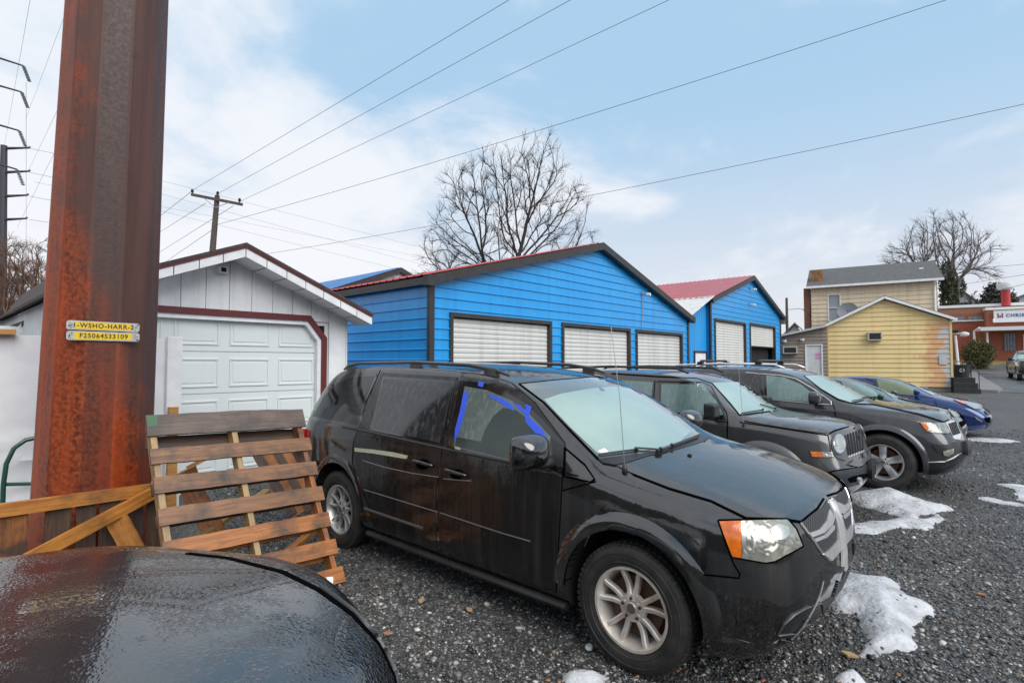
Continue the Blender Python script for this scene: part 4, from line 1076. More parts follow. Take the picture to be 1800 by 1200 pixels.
for wx in (0, -3.078):
    wheel(van.root, wx, -.862, .352, .224, .215, -1, 'ten', alloy if wx == 0 else alloy2, spin=R(20)); wheel(van.root, wx, .862, .352, .224, .215, 1, 'ten', alloy2, spin=R(50))
D = van.decal
# shut lines and panels
frontdoor = c7([(-70,132),(0,137),(130,152),(270,205),(420,335),(620,604)]) + [(993,784),(988,840),(983,930),(977,1040),(775,973),(769,900),(772,850),(779,785),(795,720),(808,668)]
slide = [(671,655),(806,663),(800,700),(784,752),(777,785),(768,850),(765,900),(770,968),(660,926),(646,880),(632,845),(621,815),(622,780),(630,755),(648,700)]
seam = mat('panel_gap', (.001,.001,.001), .9, spec=.03)
van.line('panel_gap', [frontdoor[5:16], frontdoor[:6] + [(993,784)], [(669,650),(648,698),(630,752),(621,780),(619,812),(630,845),(645,880),(659,926)]], .011, seam, off=.0022)
fd = D('front_door', frontdoor[:], dp, .004, step=9, skirt=.004)
sdr = D('sliding_door', slide, dp, .004, step=9, skirt=.004)
hood_px = c2([(330,170),(420,215),(600,285),(800,345),(965,425),(1140,430),(1215,440),(1290,380),(1338,310),(1325,270),(1240,225),(1120,160),(960,90),(860,60),(780,45),(700,85),(560,115),(440,150)])
hood = D('hood', hood_px, vp, .006, mirror=False, step=10, skirt=.006)
van.line('panel_gap', [c2([(400,190),(440,226),(600,289),(800,349),(965,429),(1140,435),(1215,446),(1295,385),(1343,312)])], .013, seam, off=.004, mirror=True)
van.line('panel_gap', [[(987,862),(1048,846)], c2([(700,688),(800,695),(930,708),(935,690),(905,640),(890,600),(860,520),(832,440)])], .008, seam, off=.003)
# window glass with black surrounds
blk = mat('gloss_black_pillar', (.004,.004,.004), .12, coat=1.)
q = D('rear_quarter_surround', c1([(160,484),(240,345),(320,262),(420,215),(583,205),(550,310),(505,410),(472,545),(320,515)]), blk, .006, step=7, smooth=3)
D('rear_quarter_window', c1([(180,474),(258,345),(335,270),(430,228),(570,220),(540,300),(498,400),(465,530),(320,500)]), glass_rear, .009, step=7, parent=q)
q = D('sliding_door_surround', c1([(625,222),(1088,250),(1065,330),(1012,655),(540,560),(560,500),(600,330)]), blk, .0075, step=8)
D('sliding_door_window', c1([(636,240),(1050,266),(1062,300),(1008,560),(985,642),(556,548),(590,380)]), glass_dark, .0105, step=8, parent=q)
q = D('front_door_surround', c1([(1110,250),(1260,262),(1400,320),(1520,390),(1640,500),(1775,655),(1765,800),(1690,808),(1030,676),(1085,420)]), blk, .0075, step=8)
D('front_door_window', c1([(1146,286),(1290,312),(1440,376),(1530,440),(1610,520),(1686,605),(1686,795),(1450,757),(1078,668),(1100,520)]), glass_drv, .0105, step=8, parent=q)
D('seat', c1([(1250,634),(1275,560),(1330,470),(1392,422),(1470,436),(1560,505),(1620,560),(1684,640),(1684,790),(1450,752),(1084,664),(1096,606),(1180,622)]), mat('seat_through_wet_glass', (.016,.026,.024), .12, spec=.6, var=(3.,(.03,.05,.042),.8)), .0113, step=7, skirt=.0005, parent=q)
tr = mat('belt_moulding', (.02,.02,.02), .4)
van.line('belt_moulding', [c1([(150,488),(320,524),(460,556),(1010,678),(1450,770),(1690,815)])], .022, tr, off=.006, rise=.005)
# windscreen
ws = D('windscreen', c7([(322,212),(560,186),(800,166),(925,168),(1045,215),(1250,340),(1400,440),(1525,545),(1500,575),(1400,620),(1250,665),(1040,692),(850,716),(640,500),(480,330)]), shade, .003, mirror=False, step=9, skirt=.006)
D('fogged_glass', c7([(482,318),(600,278),(800,243),(950,230),(1060,242),(1200,330),(1340,425),(1472,532),(1400,598),(1250,648),(1060,672),(862,696),(660,505)]), fog, .006, mirror=False, step=9, skirt=.003, parent=ws)
van.line('windscreen_edge', [c7([(315,210),(560,184),(800,164),(925,166)]), c7([(320,212),(480,332),(640,502),(850,718)])], .016, seam, off=.004, mirror=False)
D('sticker', c7([(845,665),(885,645),(918,668),(880,690)]), white_trim, .0075, mirror=False, step=5, skirt=.001, parent=ws)
D('rear_view_mirror_patch', c7([(850,238),(872,238),(893,256),(870,262)]), shade, .0078, mirror=False, step=5, skirt=.001, parent=ws)
cowl = D('cowl', c7([(850,720),(1040,698),(1250,670),(1400,625),(1500,580),(1530,548),(1590,575),(1560,600),(1480,625),(1330,668),(1180,700),(1040,745),(960,760),(880,745)]), plastic, .010, mirror=False, step=9, skirt=.01)
wiper(van, 'wiper', (1117,795), (1052,803), .022); wiper(van, 'wiper', (1160,796), (1117,793), .026); wiper(van, 'wiper', (1180,788), (1228,768), .022); wiper(van, 'wiper', (1155,798), (1225,772), .022)
D('mirror_sail', c7([(535,575),(620,625),(612,775),(560,760),(545,700)]), plastic, .012, step=6)
van.line('fender_trim', [c7([(625,640),(760,755),(825,850),(800,870),(620,830),(625,640)])], .010, seam, off=.008)
# lamps
hlb = D('headlight', c5([(76,236),(522,228),(575,290),(618,396),(562,430),(500,462),(440,497),(380,507),(168,466)]), blk, .004, step=6)
D('clear_lens', c5([(230,240),(518,234),(568,292),(610,394),(560,424),(500,455),(440,489),(380,499),(225,474),(236,440)]), lens, .009, step=6, parent=hlb)
D('amber_lens', c5([(86,243),(226,241),(232,440),(222,470),(172,462),(130,360)]), amber, .0095, step=6, parent=hlb)
D('lamp_bowl', c5(ell(283,362,36,78,24)), lamp_silver, .0115, step=5, parent=hlb); D('lamp_bowl', c5(ell(279,362,25,62,24)), lens, .013, step=5, parent=hlb)
D('lamp_bowl', c5(ell(470,310,55,48,24)), lamp_silver, .0105, step=5, parent=hlb)
van.line('lamp_seal', [c5([(80,236),(522,229),(574,290),(616,396),(562,429),(500,460),(440,494),(380,504),(168,466),(80,236)])], .007, seam, off=.0115, parent=hlb)
D('chrome_strip', c5([(226,244),(250,242),(258,300),(252,400),(236,440),(232,400)]), lamp_silver, .0118, step=5, parent=hlb)
# grille
def mesh_mat():
    m = bpy.data.materials.new('honeycomb_grille'); m.use_nodes = True; nt = m.node_tree; b = nt.nodes['Principled BSDF']
    tc = nt.nodes.new('ShaderNodeTexCoord').outputs['Object']; v = N(nt, 'ShaderNodeTexVoronoi', feature='DISTANCE_TO_EDGE', voronoi_dimensions='2D', i_Scale=38., i_Randomness=.0)
    sp = N(nt, 'ShaderNodeSeparateXYZ'); nt.links.new(tc, sp.inputs[0]); cb = N(nt, 'ShaderNodeCombineXYZ'); z2 = M_(nt, 'MULTIPLY', sp.outputs[2], 1.5)
    nt.links.new(M_(nt, 'ADD', sp.outputs[1], z2), cb.inputs[0]); nt.links.new(M_(nt, 'SUBTRACT', sp.outputs[1], z2), cb.inputs[1]); nt.links.new(cb.outputs[0], v.inputs['Vector'])
    f = RAMP(nt, v.outputs['Distance'], [(.10, 1.), (.17, 0.)]); nt.links.new(MIX(nt, f, (.002,.002,.002), (.16,.16,.165)), b.inputs['Base Color']); b.inputs['Specular IOR Level'].default_value = .12
    b.inputs['Roughness'].default_value = .45
    bp = N(nt, 'ShaderNodeBump', i_Strength=1., i_Distance=.02); nt.links.new(f, bp.inputs['Height']); nt.links.new(bp.outputs[0], b.inputs['Normal']); return m
hc = mesh_mat()
gr = D('grille', c5([(604,250),(680,205),(752,145),(785,85),(800,120),(850,215),(882,330),(862,400),(792,484),(745,445),(690,365)]), hc, .006, step=6, one=True)
D('chrome_surround', c5([(775,108),(792,78),(812,120),(856,214),(886,330),(866,404),(792,488),(742,450),(800,400),(835,360),(834,300),(818,230)]), chrome, .016, step=5, one=True, parent=gr, skirt=.02)
D('chrome_bar', c5([(650,316),(720,290),(765,235),(782,165),(815,215),(800,262),(745,312),(668,342)]), chrome, .013, step=5, one=True, parent=gr, skirt=.014)
D('chrome_bar', c5([(682,352),(750,325),(800,265),(814,262),(812,290),(765,340),(695,370)]), chrome, .013, step=5, one=True, parent=gr, skirt=.014)
vs = []
for k in range(13):
    z = .905-.36*k/12; h = van.bvh.ray_cast(Vector((2.,0,z)), Vector((-1,0,0))); w_ = .042+.010*abs(k-6)/6
    for yy, dx in ((-w_,.006),(-w_*.8,.024),(0,.030),(w_*.8,.024),(w_,.006)): vs.append((h[0].x+dx-yy*yy*.9, yy, z))
MB().add(vs, [(5*i+j,5*i+j+1,5*i+6+j,5*i+5+j) for i in range(12) for j in range(4)]).build('chrome_bar', chrome, gr, smooth=True)
van.line('grille_edge', [c5([(604,250),(690,365),(745,446),(792,486)])], .012, chrome, off=.006, rise=.006, parent=gr)
lg = D('lower_grille', c5([(456,962),(498,892),(560,835),(640,790),(735,758),(748,800),(830,755),(886,625),(893,700),(842,800),(742,892),(640,972),(560,1000),(485,990)]), plastic, .004, step=6)
D('grille_mesh', c5([(740,765),(752,835),(800,790),(870,700),(884,630),(830,700),(790,735)]), hc, .008, step=5, parent=lg)
van.line('lower_grille_lip', [c5([(460,962),(560,950),(640,895),(740,870),(842,770),(888,660)]), c5([(475,985),(560,1002),(640,975),(742,897),(842,805),(894,705)]), c5([(458,962),(498,890),(560,832),(640,788),(735,757),(745,828)])], .006, mat('grille_lip', (.10,.10,.10), .35, .3), off=.008, rise=.004, parent=lg)
van.line('bumper_lip', [c5([(80,995),(200,1010),(440,1072),(560,1075),(700,1010),(830,890),(900,740)])], .04, vp, off=.004, rise=.008)
# handles, mouldings, tape
for pts, par in (([(727,808),(733,809),(745,812),(757,816),(763,818)], sdr), ([(783,824),(790,825),(803,829),(816,833),(823,836)], fd)):
    P = van.on_body(pts, .012); offs = (0,.016,.02,.016,0); L_ = [p+n*o for (p,n),o in zip(P, offs)]
    for sd in (1,-1):
        m = MB(); m.tube([Vector((p.x, p.y*sd, p.z)) for p in L_], [.010,.014,.014,.014,.010], 10); m.build('handle', mat('handle_black', (.004,.004,.004), .15, coat=1.), par if sd > 0 else van.far_parent(par), smooth=True)
D('handle_recess', c1(ell(880,775,44,34,16)), seam, .0062, step=5, parent=sdr); D('handle_recess', c1(ell(1095,838,44,32,16)), seam, .0062, step=5, parent=fd)
van.line('side_moulding', [c1([(508,936),(975,1078)]), c1([(990,1082),(1380,1210),(1560,1262)])], .008, mat('moulding_edge', (.09,.09,.09), .3), off=.007, rise=.006)
van.line('side_crease', [c1([(495,1050),(880,1180)])], .022, mat('moulding_edge', (.12,.12,.12), .25), off=.007, rise=.003)
van.line('scratch', [c1([(500,752),(640,795),(800,830),(975,856)]), c1([(1010,866),(1100,876),(1185,880)]), c2([(205,555),(230,500),(300,478),(400,490),(500,530),(620,590),(680,650)])], .0045, mat('scratch', (.30,.30,.30), .5), off=.0065, mirror=False)
D('cream_tape', c1([(448,672),(560,682),(690,700),(785,722),(775,742),(690,728),(560,706),(450,695)]), mtape, .0085, mirror=False, step=5, skirt=.001)
for pts in ([(1140,322),(1172,332),(1150,440),(1110,580),(1082,634),(1086,560),(1118,440)], [(1233,258),(1268,260),(1258,292),(1230,285)], [(1300,338),(1380,362),(1440,400),(1462,448),(1400,410),(1345,372),(1305,358)],
            [(1448,388),(1500,410),(1530,440),(1560,490),(1625,545),(1665,612),(1610,600),(1560,545),(1530,510),(1530,470),(1490,430)], [(1530,400),(1566,415),(1555,470),(1520,450),(1535,425)]):
    D('blue_tape', c1(pts), tape, .0128, mirror=False, step=5, skirt=.001)
D('logo_mark', c1([(1085,664),(1118,672),(1118,688),(1085,680)]), mat('etched_mark', (.3,.35,.33), .6), .0115, mirror=False, step=4, skirt=.0005)
van.flare(0, .36, .425, .52, .022, -8, 178, vp); van.flare(-3.078, .36, .425, .50, .015, -5, 185, vp)
for sd in (-1, 1):
    m = MB(); m.tube([(-.44,sd*.95,.225),(-2.6,sd*.95,.225)], .026, 8); m.build('sill', plastic, van.root)
for sd in (-1, 1):
    m = MB(); m.tube([(-1.18,sd*.665,1.625),(-1.32,sd*.67,1.665),(-1.6,sd*.675,1.70),(-2.3,sd*.675,1.725),(-3.2,sd*.665,1.715),(-3.42,sd*.66,1.69),(-3.52,sd*.655,1.65)], [.010,.017,.016,.015,.015,.017,.010], 8)
    for x, z in ((-1.36,1.64),(-2.3,1.68),(-3.36,1.65)): m.box((x-.06,sd*.67-.02,z-.05),(x+.06,sd*.66+.02,z+.03))
    m.build('roof_rail', mat('grey_roof_rail', (.05,.05,.052), .35, .3, coat=.5), van.root, smooth=True, angle=50)
q = van.loc(PX(938,795,2.54)); mirror_part(van, (q.x, q.y, q.z), (.19,.31,.23), vp, mir, (q.x-.02, -.93, q.z-.085), square=.12)
b_ = van.on_body([(1098,830)], 0)[0][0]
m = MB(); m.lathe([(0,-.01),(.018,-.01),(.016,.02),(.011,.045),(0,.05)], 14, 'z', Matrix.Translation(b_)); an = m.build('antenna_base', plastic, van.root, smooth=True)
m = MB(); m.tube([b_+Vector((0,0,.04)), b_+Vector((-.03,0,.45)), b_+Vector((-.085,0,.86))], .0022, 6); m.build('antenna_mast', galv, van.root)
for px in ((1212,802),):
    q = van.on_body([px], .008)[0][0]; m = MB(); m.box(q-Vector((.012,.012,.004)), q+Vector((.012,.012,.010))); m.build('washer_nozzle', plastic, van.root, bevel=.003)
# ================================================================== dark grey boxy SUV
gp = mat('dark_grey_paint', (.075,.074,.078), .34, .45, coat=1., coat_rough=.06, streak=((.10,.095,.09), .35, 15., .2), rough_var=None, bump=(1.2,.05,.05,1.))
gtrim = mat('satin_grey_trim', (.086,.085,.089), .4, .2, coat=.5, streak=((.11,.11,.11), .3, 15.))
st = [
 ([.70,.78,.80,.74,.70,.66,.62], [.70,.78,.80,.77,.75,.70,.60], [.26,.38,.56,.70,.88,.99,1.015], 1.03, .09),
 ([.52,.54,.54,.50,.48,.46,.44], [.84,.865,.865,.85,.83,.78,.66], [.24,.36,.56,.74,.92,1.02,1.05], 1.065, .05),
 (.10, [.85,.87,.87,.865,.85,.80,.68], [.24,.36,.58,.80,.97,1.055,1.085], 1.10, .02),
 (-.30, [.85,.87,.87,.87,.86,.80,.72], [.24,.36,.60,.86,1.0,1.07,1.10], 1.115, .06),
 (-.56, [.85,.87,.87,.87,.86,.80,.755], [.24,.36,.60,.88,1.01,1.19,1.30], 1.325, .09),
 (-.92, [.85,.87,.87,.87,.86,.79,.71], [.24,.36,.62,.90,1.02,1.35,1.575], 1.60, .07),
 (-1.5, [.85,.87,.87,.87,.86,.79,.705], [.24,.36,.62,.90,1.03,1.36,1.62], 1.655),
 (-2.4, [.85,.87,.87,.87,.86,.79,.705], [.24,.36,.62,.92,1.05,1.37,1.63], 1.665),
 (-3.0, [.85,.87,.87,.87,.85,.78,.70], [.26,.38,.62,.92,1.06,1.37,1.62], 1.655),
 ([-3.48,-3.55,-3.55,-3.50,-3.46,-3.38,-3.30], [.78,.82,.82,.81,.80,.74,.66], [.32,.42,.62,.92,1.06,1.36,1.58], 1.61, -.04),
]
PXs, PYs = 6.60, 2.06
suv = Car('parked_suv', (PXs+.87, PYs, -.04), -math.pi/2, 'dark grey boxy SUV with round headlights and seven-slot grille, second in the row', 'SUV', st, gp,
          [(0,.34),(-2.635,.34)], .42, bow_f=.09, bow_r=.06, levels=4, nose=.6, crease=[(0,9,4,.7),(0,9,6,.7),(0,3,5,.7),(0,9,1,.5)])
for wx in (0,-2.635):
    for sd in (-1,1): wheel(suv.root, wx, sd*.77, .342, .215, .205, sd, 'seven', alloy2, detail=False)
suv.ko, suv.ks = 2.0, .65
D = suv.decal
D('rear_door_window', c4([(40,165),(120,165),(236,172),(228,240),(215,290),(40,290)]), fog_dk, .006, step=6)
q = D('front_door_surround', c4([(262,172),(445,176),(470,190),(530,270),(545,330),(265,300)]), blk, .005, step=6); D('front_door_window', c4([(272,180),(440,182),(500,248),(532,310),(500,316),(270,292)]), fog_dk, .008, step=6, parent=q)
ws = D('windscreen', c4([(484,176),(612,172),(690,218),(745,268),(756,290),(600,309),(560,260)]), fog, .005, mirror=False, step=7)
suv.line('windscreen_edge', [c4([(612,172),(484,176),(560,262),(600,311),(756,292)])], .02, seam, off=.004, mirror=False)
suv.line('panel_gap', [c4([(243,165),(238,240),(228,330)]), c4([(250,172),(262,168),(445,172),(480,190),(545,300),(550,335),(548,420)]), [(1278,760),(1279,740)], c4([(600,340),(700,355),(970,396)]), c4([(970,396),(1000,378),(1085,352)])], .012, seam, off=.003)
suv.line('roof_drip', [c4([(60,135),(250,148),(420,155),(480,176)])], .02, seam, off=.004)
hood = D('hood', c4([(620,335),(750,298),(900,315),(1000,330),(1060,342),(1085,352),(1000,376),(968,390),(840,372),(700,350)]), gp, .008, mirror=False, step=7)
suv.line('belt_moulding', [c4([(262,306),(430,322),(548,338)])], .02, plastic, off=.006, rise=.006)
fc = D('grille_panel', c8([(524,522),(600,498),(700,470),(736,458),(770,540),(792,640),(782,676),(720,695),(650,712),(590,690),(545,640)]), gtrim, .006, step=5, mirror=False, one=True)
for i in range(7):
    a = (640+i*20.5, 526-i*8.0); b = (670+i*17.5, 688-i*6.5); w = 6.0-i*.25
    D('grille_slot', c8([(a[0]-w,a[1]+4),(a[0],a[1]-4),(a[0]+w,a[1]),(b[0]+w,b[1]-18),(b[0]-w,b[1]-14)]), dark, .0085, mirror=False, step=4, parent=fc, skirt=.001)
    D('slot_end', c8(ell(b[0],b[1]-9,5.5,9,10)), chrome, .0095, mirror=False, step=4, parent=fc, skirt=.002)
hl = D('headlight', c8(ell(593,588,50,80,28,-.08)), gtrim, .012, step=4); D('lens', c8(ell(590,588,40,68,28,-.08)), mat('clear_headlight', (.35,.37,.38), .08, .6, coat=1., var=(16,(.75,.77,.78),.7)), .018, step=4, parent=hl, skirt=.01); D('lamp_bowl', c8(ell(585,570,22,36,20)), lamp_silver, .020, step=4, parent=hl)
tl = D('turn_signal', c8([(392,636),(552,640),(566,684),(406,682)]), blk, .005, step=5); D('amber_lens', c8([(396,640),(478,641),(484,682),(408,679)]), amber, .009, step=5, parent=tl); D('clear_lens', c8([(480,641),(548,644),(561,681),(485,682)]), lens, .009, step=5, parent=tl)
lb = D('lower_bumper', c8([(470,838),(560,790),(640,778),(790,752),(850,690),(875,740),(862,790),(740,885),(620,912),(520,910)]), mat('dark_blue_grey_plastic', (.022,.028,.036), .4, var=(6,(.05,.055,.06),.4)), .006, step=6)
D('bumper_step', c8([(660,742),(700,705),(780,690),(850,640),(868,664),(840,690),(770,725),(700,748)]), gtrim, .012, step=5)
suv.line('bumper_crease', [c8([(452,830),(560,785),(660,770),(800,752)])], .014, seam, off=.005)
D('fog_recess', c8([(660,840),(700,822),(800,800),(810,822),(740,855),(680,868)]), seam, .009, step=4, parent=lb); D('tow_hook', c8(ell(735,852,12,26,14)), chrome, .022, step=4, parent=lb)
D('license_bracket', c8([(802,704),(866,690),(872,776),(808,832)]), plastic, .03, mirror=False, step=5, skirt=.02, label='blank black front plate bracket')
suv.flare(0, .34, .42, .525, .045, -12, 190, gtrim); suv.flare(-2.635, .34, .42, .525, .045, -12, 190, gtrim)
for sd in (-1, 1):
    m = MB(); m.tube([(-1.0,sd*.60,1.625),(-1.15,sd*.6,1.68),(-2.2,sd*.6,1.705),(-3.0,sd*.6,1.68),(-3.1,sd*.6,1.63)], .017, 8); m.build('roof_rail', plastic, suv.root, smooth=True)
q = suv.loc(PX(1252,722,PXs-.13)); mirror_part(suv, (q.x, q.y, q.z), (.13,.22,.19), plastic, mir, (q.x-.05, -.83, q.z-.06), square=.6)
b_ = suv.on_body([(1307,748)], 0)[0][0]; m = MB(); m.lathe([(0,-.01),(.02,-.01),(.012,.04),(0,.045)], 12, 'z', Matrix.Translation(b_)); m.build('antenna_base', plastic, suv.root)
m = MB(); m.tube([b_+Vector((0,0,.03)), b_+Vector((-.05,0,.72))], .0025, 6); m.build('antenna_mast', galv, suv.root)
wiper(suv, 'wiper', (1340,722), (1303,728), .02); wiper(suv, 'wiper', (1362,720), (1335,712), .02)
# ================================================================== charcoal SUV with chrome window line
cp = mat('charcoal_paint', (.050,.050,.055), .30, .45, coat=1., coat_rough=.05, streak=((.10,.10,.10), .3, 15., .2), bump=(1.2,.05,.05,1.))
st = [
 ([.66,.76,.80,.74,.62,.56,.54], [.74,.80,.82,.80,.78,.70,.58], [.24,.40,.56,.74,.92,1.02,1.045], 1.06, .12),
 ([.48,.50,.50,.48,.44,.42,.40], [.90,.94,.95,.93,.90,.80,.66], [.24,.40,.60,.80,.97,1.06,1.085], 1.10, .06),
 (.05, [.92,.96,.965,.96,.93,.85,.70], [.24,.40,.62,.86,1.03,1.11,1.13], 1.145, .03),
 (-.40, [.92,.965,.97,.965,.95,.87,.77], [.24,.40,.64,.92,1.07,1.13,1.155], 1.17, .10),
 (-.78, [.92,.965,.97,.97,.955,.88,.80], [.24,.40,.64,.94,1.08,1.26,1.37], 1.40, .13),
 (-1.22, [.92,.965,.97,.97,.955,.87,.745], [.24,.40,.64,.95,1.09,1.42,1.63], 1.665, .09),
 (-1.8, [.92,.965,.97,.97,.955,.87,.74], [.24,.40,.64,.96,1.10,1.44,1.68], 1.725),
 (-2.7, [.92,.965,.97,.97,.955,.87,.735], [.24,.40,.64,.97,1.12,1.44,1.675], 1.72),
 (-3.3, [.92,.955,.96,.96,.94,.85,.71], [.28,.42,.66,.99,1.14,1.42,1.63], 1.67),
 ([-3.80,-3.86,-3.88,-3.84,-3.78,-3.65,-3.5], [.82,.88,.88,.87,.85,.77,.64], [.34,.46,.68,.98,1.15,1.38,1.56], 1.60, -.08),
]
gc = Car('parked_suv', (9.2+.965, 1.27, -.06), -math.pi/2, 'charcoal SUV with chrome window line and big five-spoke wheel, third in the row', 'SUV', st, cp,
         [(0,.385),(-2.915,.385)], .455, bow_f=.13, bow_r=.1, levels=4, nose=.4, crease=[(0,9,4,.6),(3,9,6,.5),(0,9,1,.4),(0,3,5,.4)])
for wx in (0,-2.915):
    for sd in (-1,1): wheel(gc.root, wx, sd*.845, .388, .245, .26, sd, 'five', alloy2, spin=R(18))
gc.ko, gc.ks = 2.0, .7
D = gc.decal
q = D('front_door_surround', c8([(58,72),(180,84),(290,108),(425,188),(545,274),(552,304),(430,298),(60,260)]), blk, .005, step=5); D('front_door_window', c8([(72,84),(200,98),(330,152),(440,240),(470,285),(80,254)]), fog_dk, .008, step=5, parent=q)
D('rear_door_window', c4([(525,136),(692,140),(690,215),(650,232),(600,205),(560,170)]), glass_dark, .006, step=5)
gc.line('chrome_window_line', [c8([(-80,62),(0,70),(180,84),(290,108),(425,188),(545,274),(552,300),(430,292),(60,256)])], .018, chrome, off=.009, rise=.006)
ws = D('windscreen', c8([(352,88),(482,82),(600,128),(720,188),(850,250),(695,284),(600,255),(470,180)]), fog, .005, mirror=False, step=6)
gc.line('windscreen_edge', [c8([(482,80),(350,86),(468,182),(600,262),(692,288),(850,254)])], .022, seam, off=.004, mirror=False)
gc.line('panel_gap', [c8([(550,270),(575,330),(580,395)]), c8([(20,60),(30,180),(60,262),(58,330)]), c8([(700,290),(860,300),(1000,330),(1200,375),(1370,428)]), c8([(1370,428),(1455,385)])], .014, seam, off=.003)
D('hood', c8([(720,292),(860,256),(1000,262),(1200,298),(1400,352),(1452,382),(1372,422),(1200,368),(1000,325),(860,297)]), cp, .007, mirror=False, step=6)
hb = D('headlight', c8([(1196,427),(1382,430),(1424,500),(1402,517),(1258,502)]), blk, .004, step=4); D('clear_lens', c8([(1245,434),(1378,434),(1418,500),(1400,512),(1264,498)]), lens, .008, step=4, parent=hb); D('amber_lens', c8([(1200,431),(1242,433),(1262,497),(1250,495)]), amber, .010, step=4, parent=hb)
gg = D('grille', c8([(1384,432),(1440,412),(1458,412),(1496,520),(1490,555),(1445,552)]), chrome, .008, one=True, mirror=False, step=4)
for i in range(5):
    a = (1404+i*11.5, 440-i*3.5); D('grille_slot', c8([(a[0]-3,a[1]),(a[0]+3.5,a[1]-2),(a[0]+38,a[1]+84),(a[0]+32,a[1]+88)]), dark, .011, mirror=False, step=4, parent=gg, skirt=.001)
D('lower_bumper', c8([(1236,720),(1380,718),(1500,655),(1535,600),(1538,660),(1490,730),(1380,775),(1260,832)]), plastic, .006, step=5)
D('bumper_band', c8([(1290,590),(1400,590),(1480,560),(1530,560),(1525,640),(1440,640),(1330,650)]), plastic, .006, step=5); D('fog_lamp', c8([(1366,640),(1440,620),(1438,655),(1400,676),(1372,668)]), lens, .012, step=4)
gc.line('bumper_trim', [c8([(1240,722),(1380,716),(1440,690),(1500,652)])], .02, mat('satin_silver', (.25,.25,.26), .35, .7), off=.008, rise=.008)
D('license_bracket', c8([(1512,570),(1538,560),(1542,650),(1515,664)]), plastic, .03, mirror=False, step=5, skirt=.02)
gc.flare(0, .385, .455, .53, .03, -18, 190, cp); gc.flare(-2.915, .385, .455, .53, .03, -18, 190, cp)
for sd in (-1, 1):
    m = MB(); m.tube([(-1.35,sd*.62,1.69),(-1.5,sd*.62,1.745),(-2.4,sd*.62,1.765),(-3.2,sd*.61,1.735),(-3.35,sd*.6,1.68)], .018, 8); m.build('roof_rail', chrome, gc.root, smooth=True)
for x in (-1.75, -2.75):
    m = MB(); m.tube([(x,-.64,1.77),(x+.0,-.6,1.815),(x,.6,1.815),(x,.64,1.77)], .02, 8)
    for sd in (-1, 1): m.box((x-.05,sd*.62-.04,1.745),(x+.05,sd*.62+.04,1.80))
    m.build('roof_crossbar', plastic, gc.root, smooth=True, angle=40)
q = gc.loc(PX(1433,699,9.2-.13)); mirror_part(gc, (q.x, q.y, q.z), (.16,.26,.20), cp, mir, (q.x-.05,-.93,q.z-.06), square=.35)
wiper(gc, 'wiper', (1530,700), (1497,706), .02); wiper(gc, 'wiper', (1538,696), (1515,700), .02)
# ================================================================== dark green car
gn = mat('dark_green_paint', (.008,.040,.036), .25, .3, coat=1., coat_rough=.05, streak=((.06,.08,.075), .3, 15.), bump=(1.2,.05,.05,1.))
def sedan_st(w, hb, hc, roof, xs_=None, x0=0.):
    return [
     ([.62,.72,.76,.70,.60,.54,.50], [.66,.74,.77,.75,.72,.66,.54], [.17,.30,.44,.56,hb-.10,hb-.02,hb], hb+.015, .16),
     ([.44,.46,.46,.44,.40,.38,.36], [w-.06,w-.02,w-.01,w-.03,w-.07,w-.17,w-.28], [.17,.30,.46,.62,hb-.03,hb+.05,hb+.07], hb+.09, .08),
     (.0, [w-.04,w,w+.005,w,w-.04,w-.13,w-.24], [.17,.30,.50,.70,hb+.06,hb+.13,hb+.15], hb+.17, .04),
     (-.38, [w-.04,w,w+.005,w,w-.03,w-.11,w-.18], [.17,.30,.52,.76,hc-.08,hc-.01,hc+.01], hc+.03, .12),
     (-.80, [w-.04,w,w+.005,w,w-.03,w-.10,w-.16], [.17,.30,.52,.78,hc-.06,hc+.11,hc+.20], hc+.235, .14),
     (-1.26, [w-.04,w,w+.005,w,w-.03,w-.13,w-.25], [.17,.30,.52,.80,hc-.04,roof-.20,roof-.06], roof-.03, .10),
     (-1.85, [w-.04,w,w+.005,w,w-.03,w-.14,w-.27], [.17,.30,.52,.82,hc-.02,roof-.17,roof-.03], roof),
     (-2.45, [w-.04,w,w+.005,w,w-.03,w-.14,w-.28], [.17,.30,.52,.84,hc,roof-.20,roof-.06], roof-.03),
     (-3.0, [w-.04,w,w,w-.01,w-.05,w-.16,w-.28], [.20,.32,.54,.85,hc+.01,hc+.12,hc+.18], hc+.22),
     (-3.4, [w-.06,w-.03,w-.02,w-.04,w-.09,w-.19,w-.29], [.22,.34,.54,.84,hc,hc+.04,hc+.05], hc+.06),
     ([-3.58,-3.64,-3.64,-3.62,-3.6,-3.56,-3.5], [.62,.70,.72,.70,.68,.62,.52], [.26,.36,.54,.78,hc-.08,hc-.01,hc+.02], hc+.03, -.08)]
cr = [(3,8,4,.4),(0,9,1,.3),(3,8,6,.25)]
grn = Car('parked_sedan', (13.75+.86, 1.42, -.06), -math.pi/2, 'dark green sedan almost hidden between the charcoal SUV and the blue car', 'car', sedan_st(.86,.76,.98,1.47), gn,
          [(0,.32),(-2.7,.32)], .37, bow_f=.15, bow_r=.1, levels=3, crease=cr)
for wx in (0,-2.7):
    for sd in (-1,1): wheel(grn.root, wx, sd*.76, .32, .20, .2, sd, 'seven', alloy2, detail=False)
grn.ko, grn.ks = 3.0, .7
D = grn.decal
D('side_window', c8([(620,130),(750,142),(850,190),(905,240),(700,244)]), fog_dk, .006, step=4)
D('windscreen', c8([(815,124),(872,136),(960,185),(1045,238),(1000,246),(900,182)]), fog, .005, mirror=False, step=4)
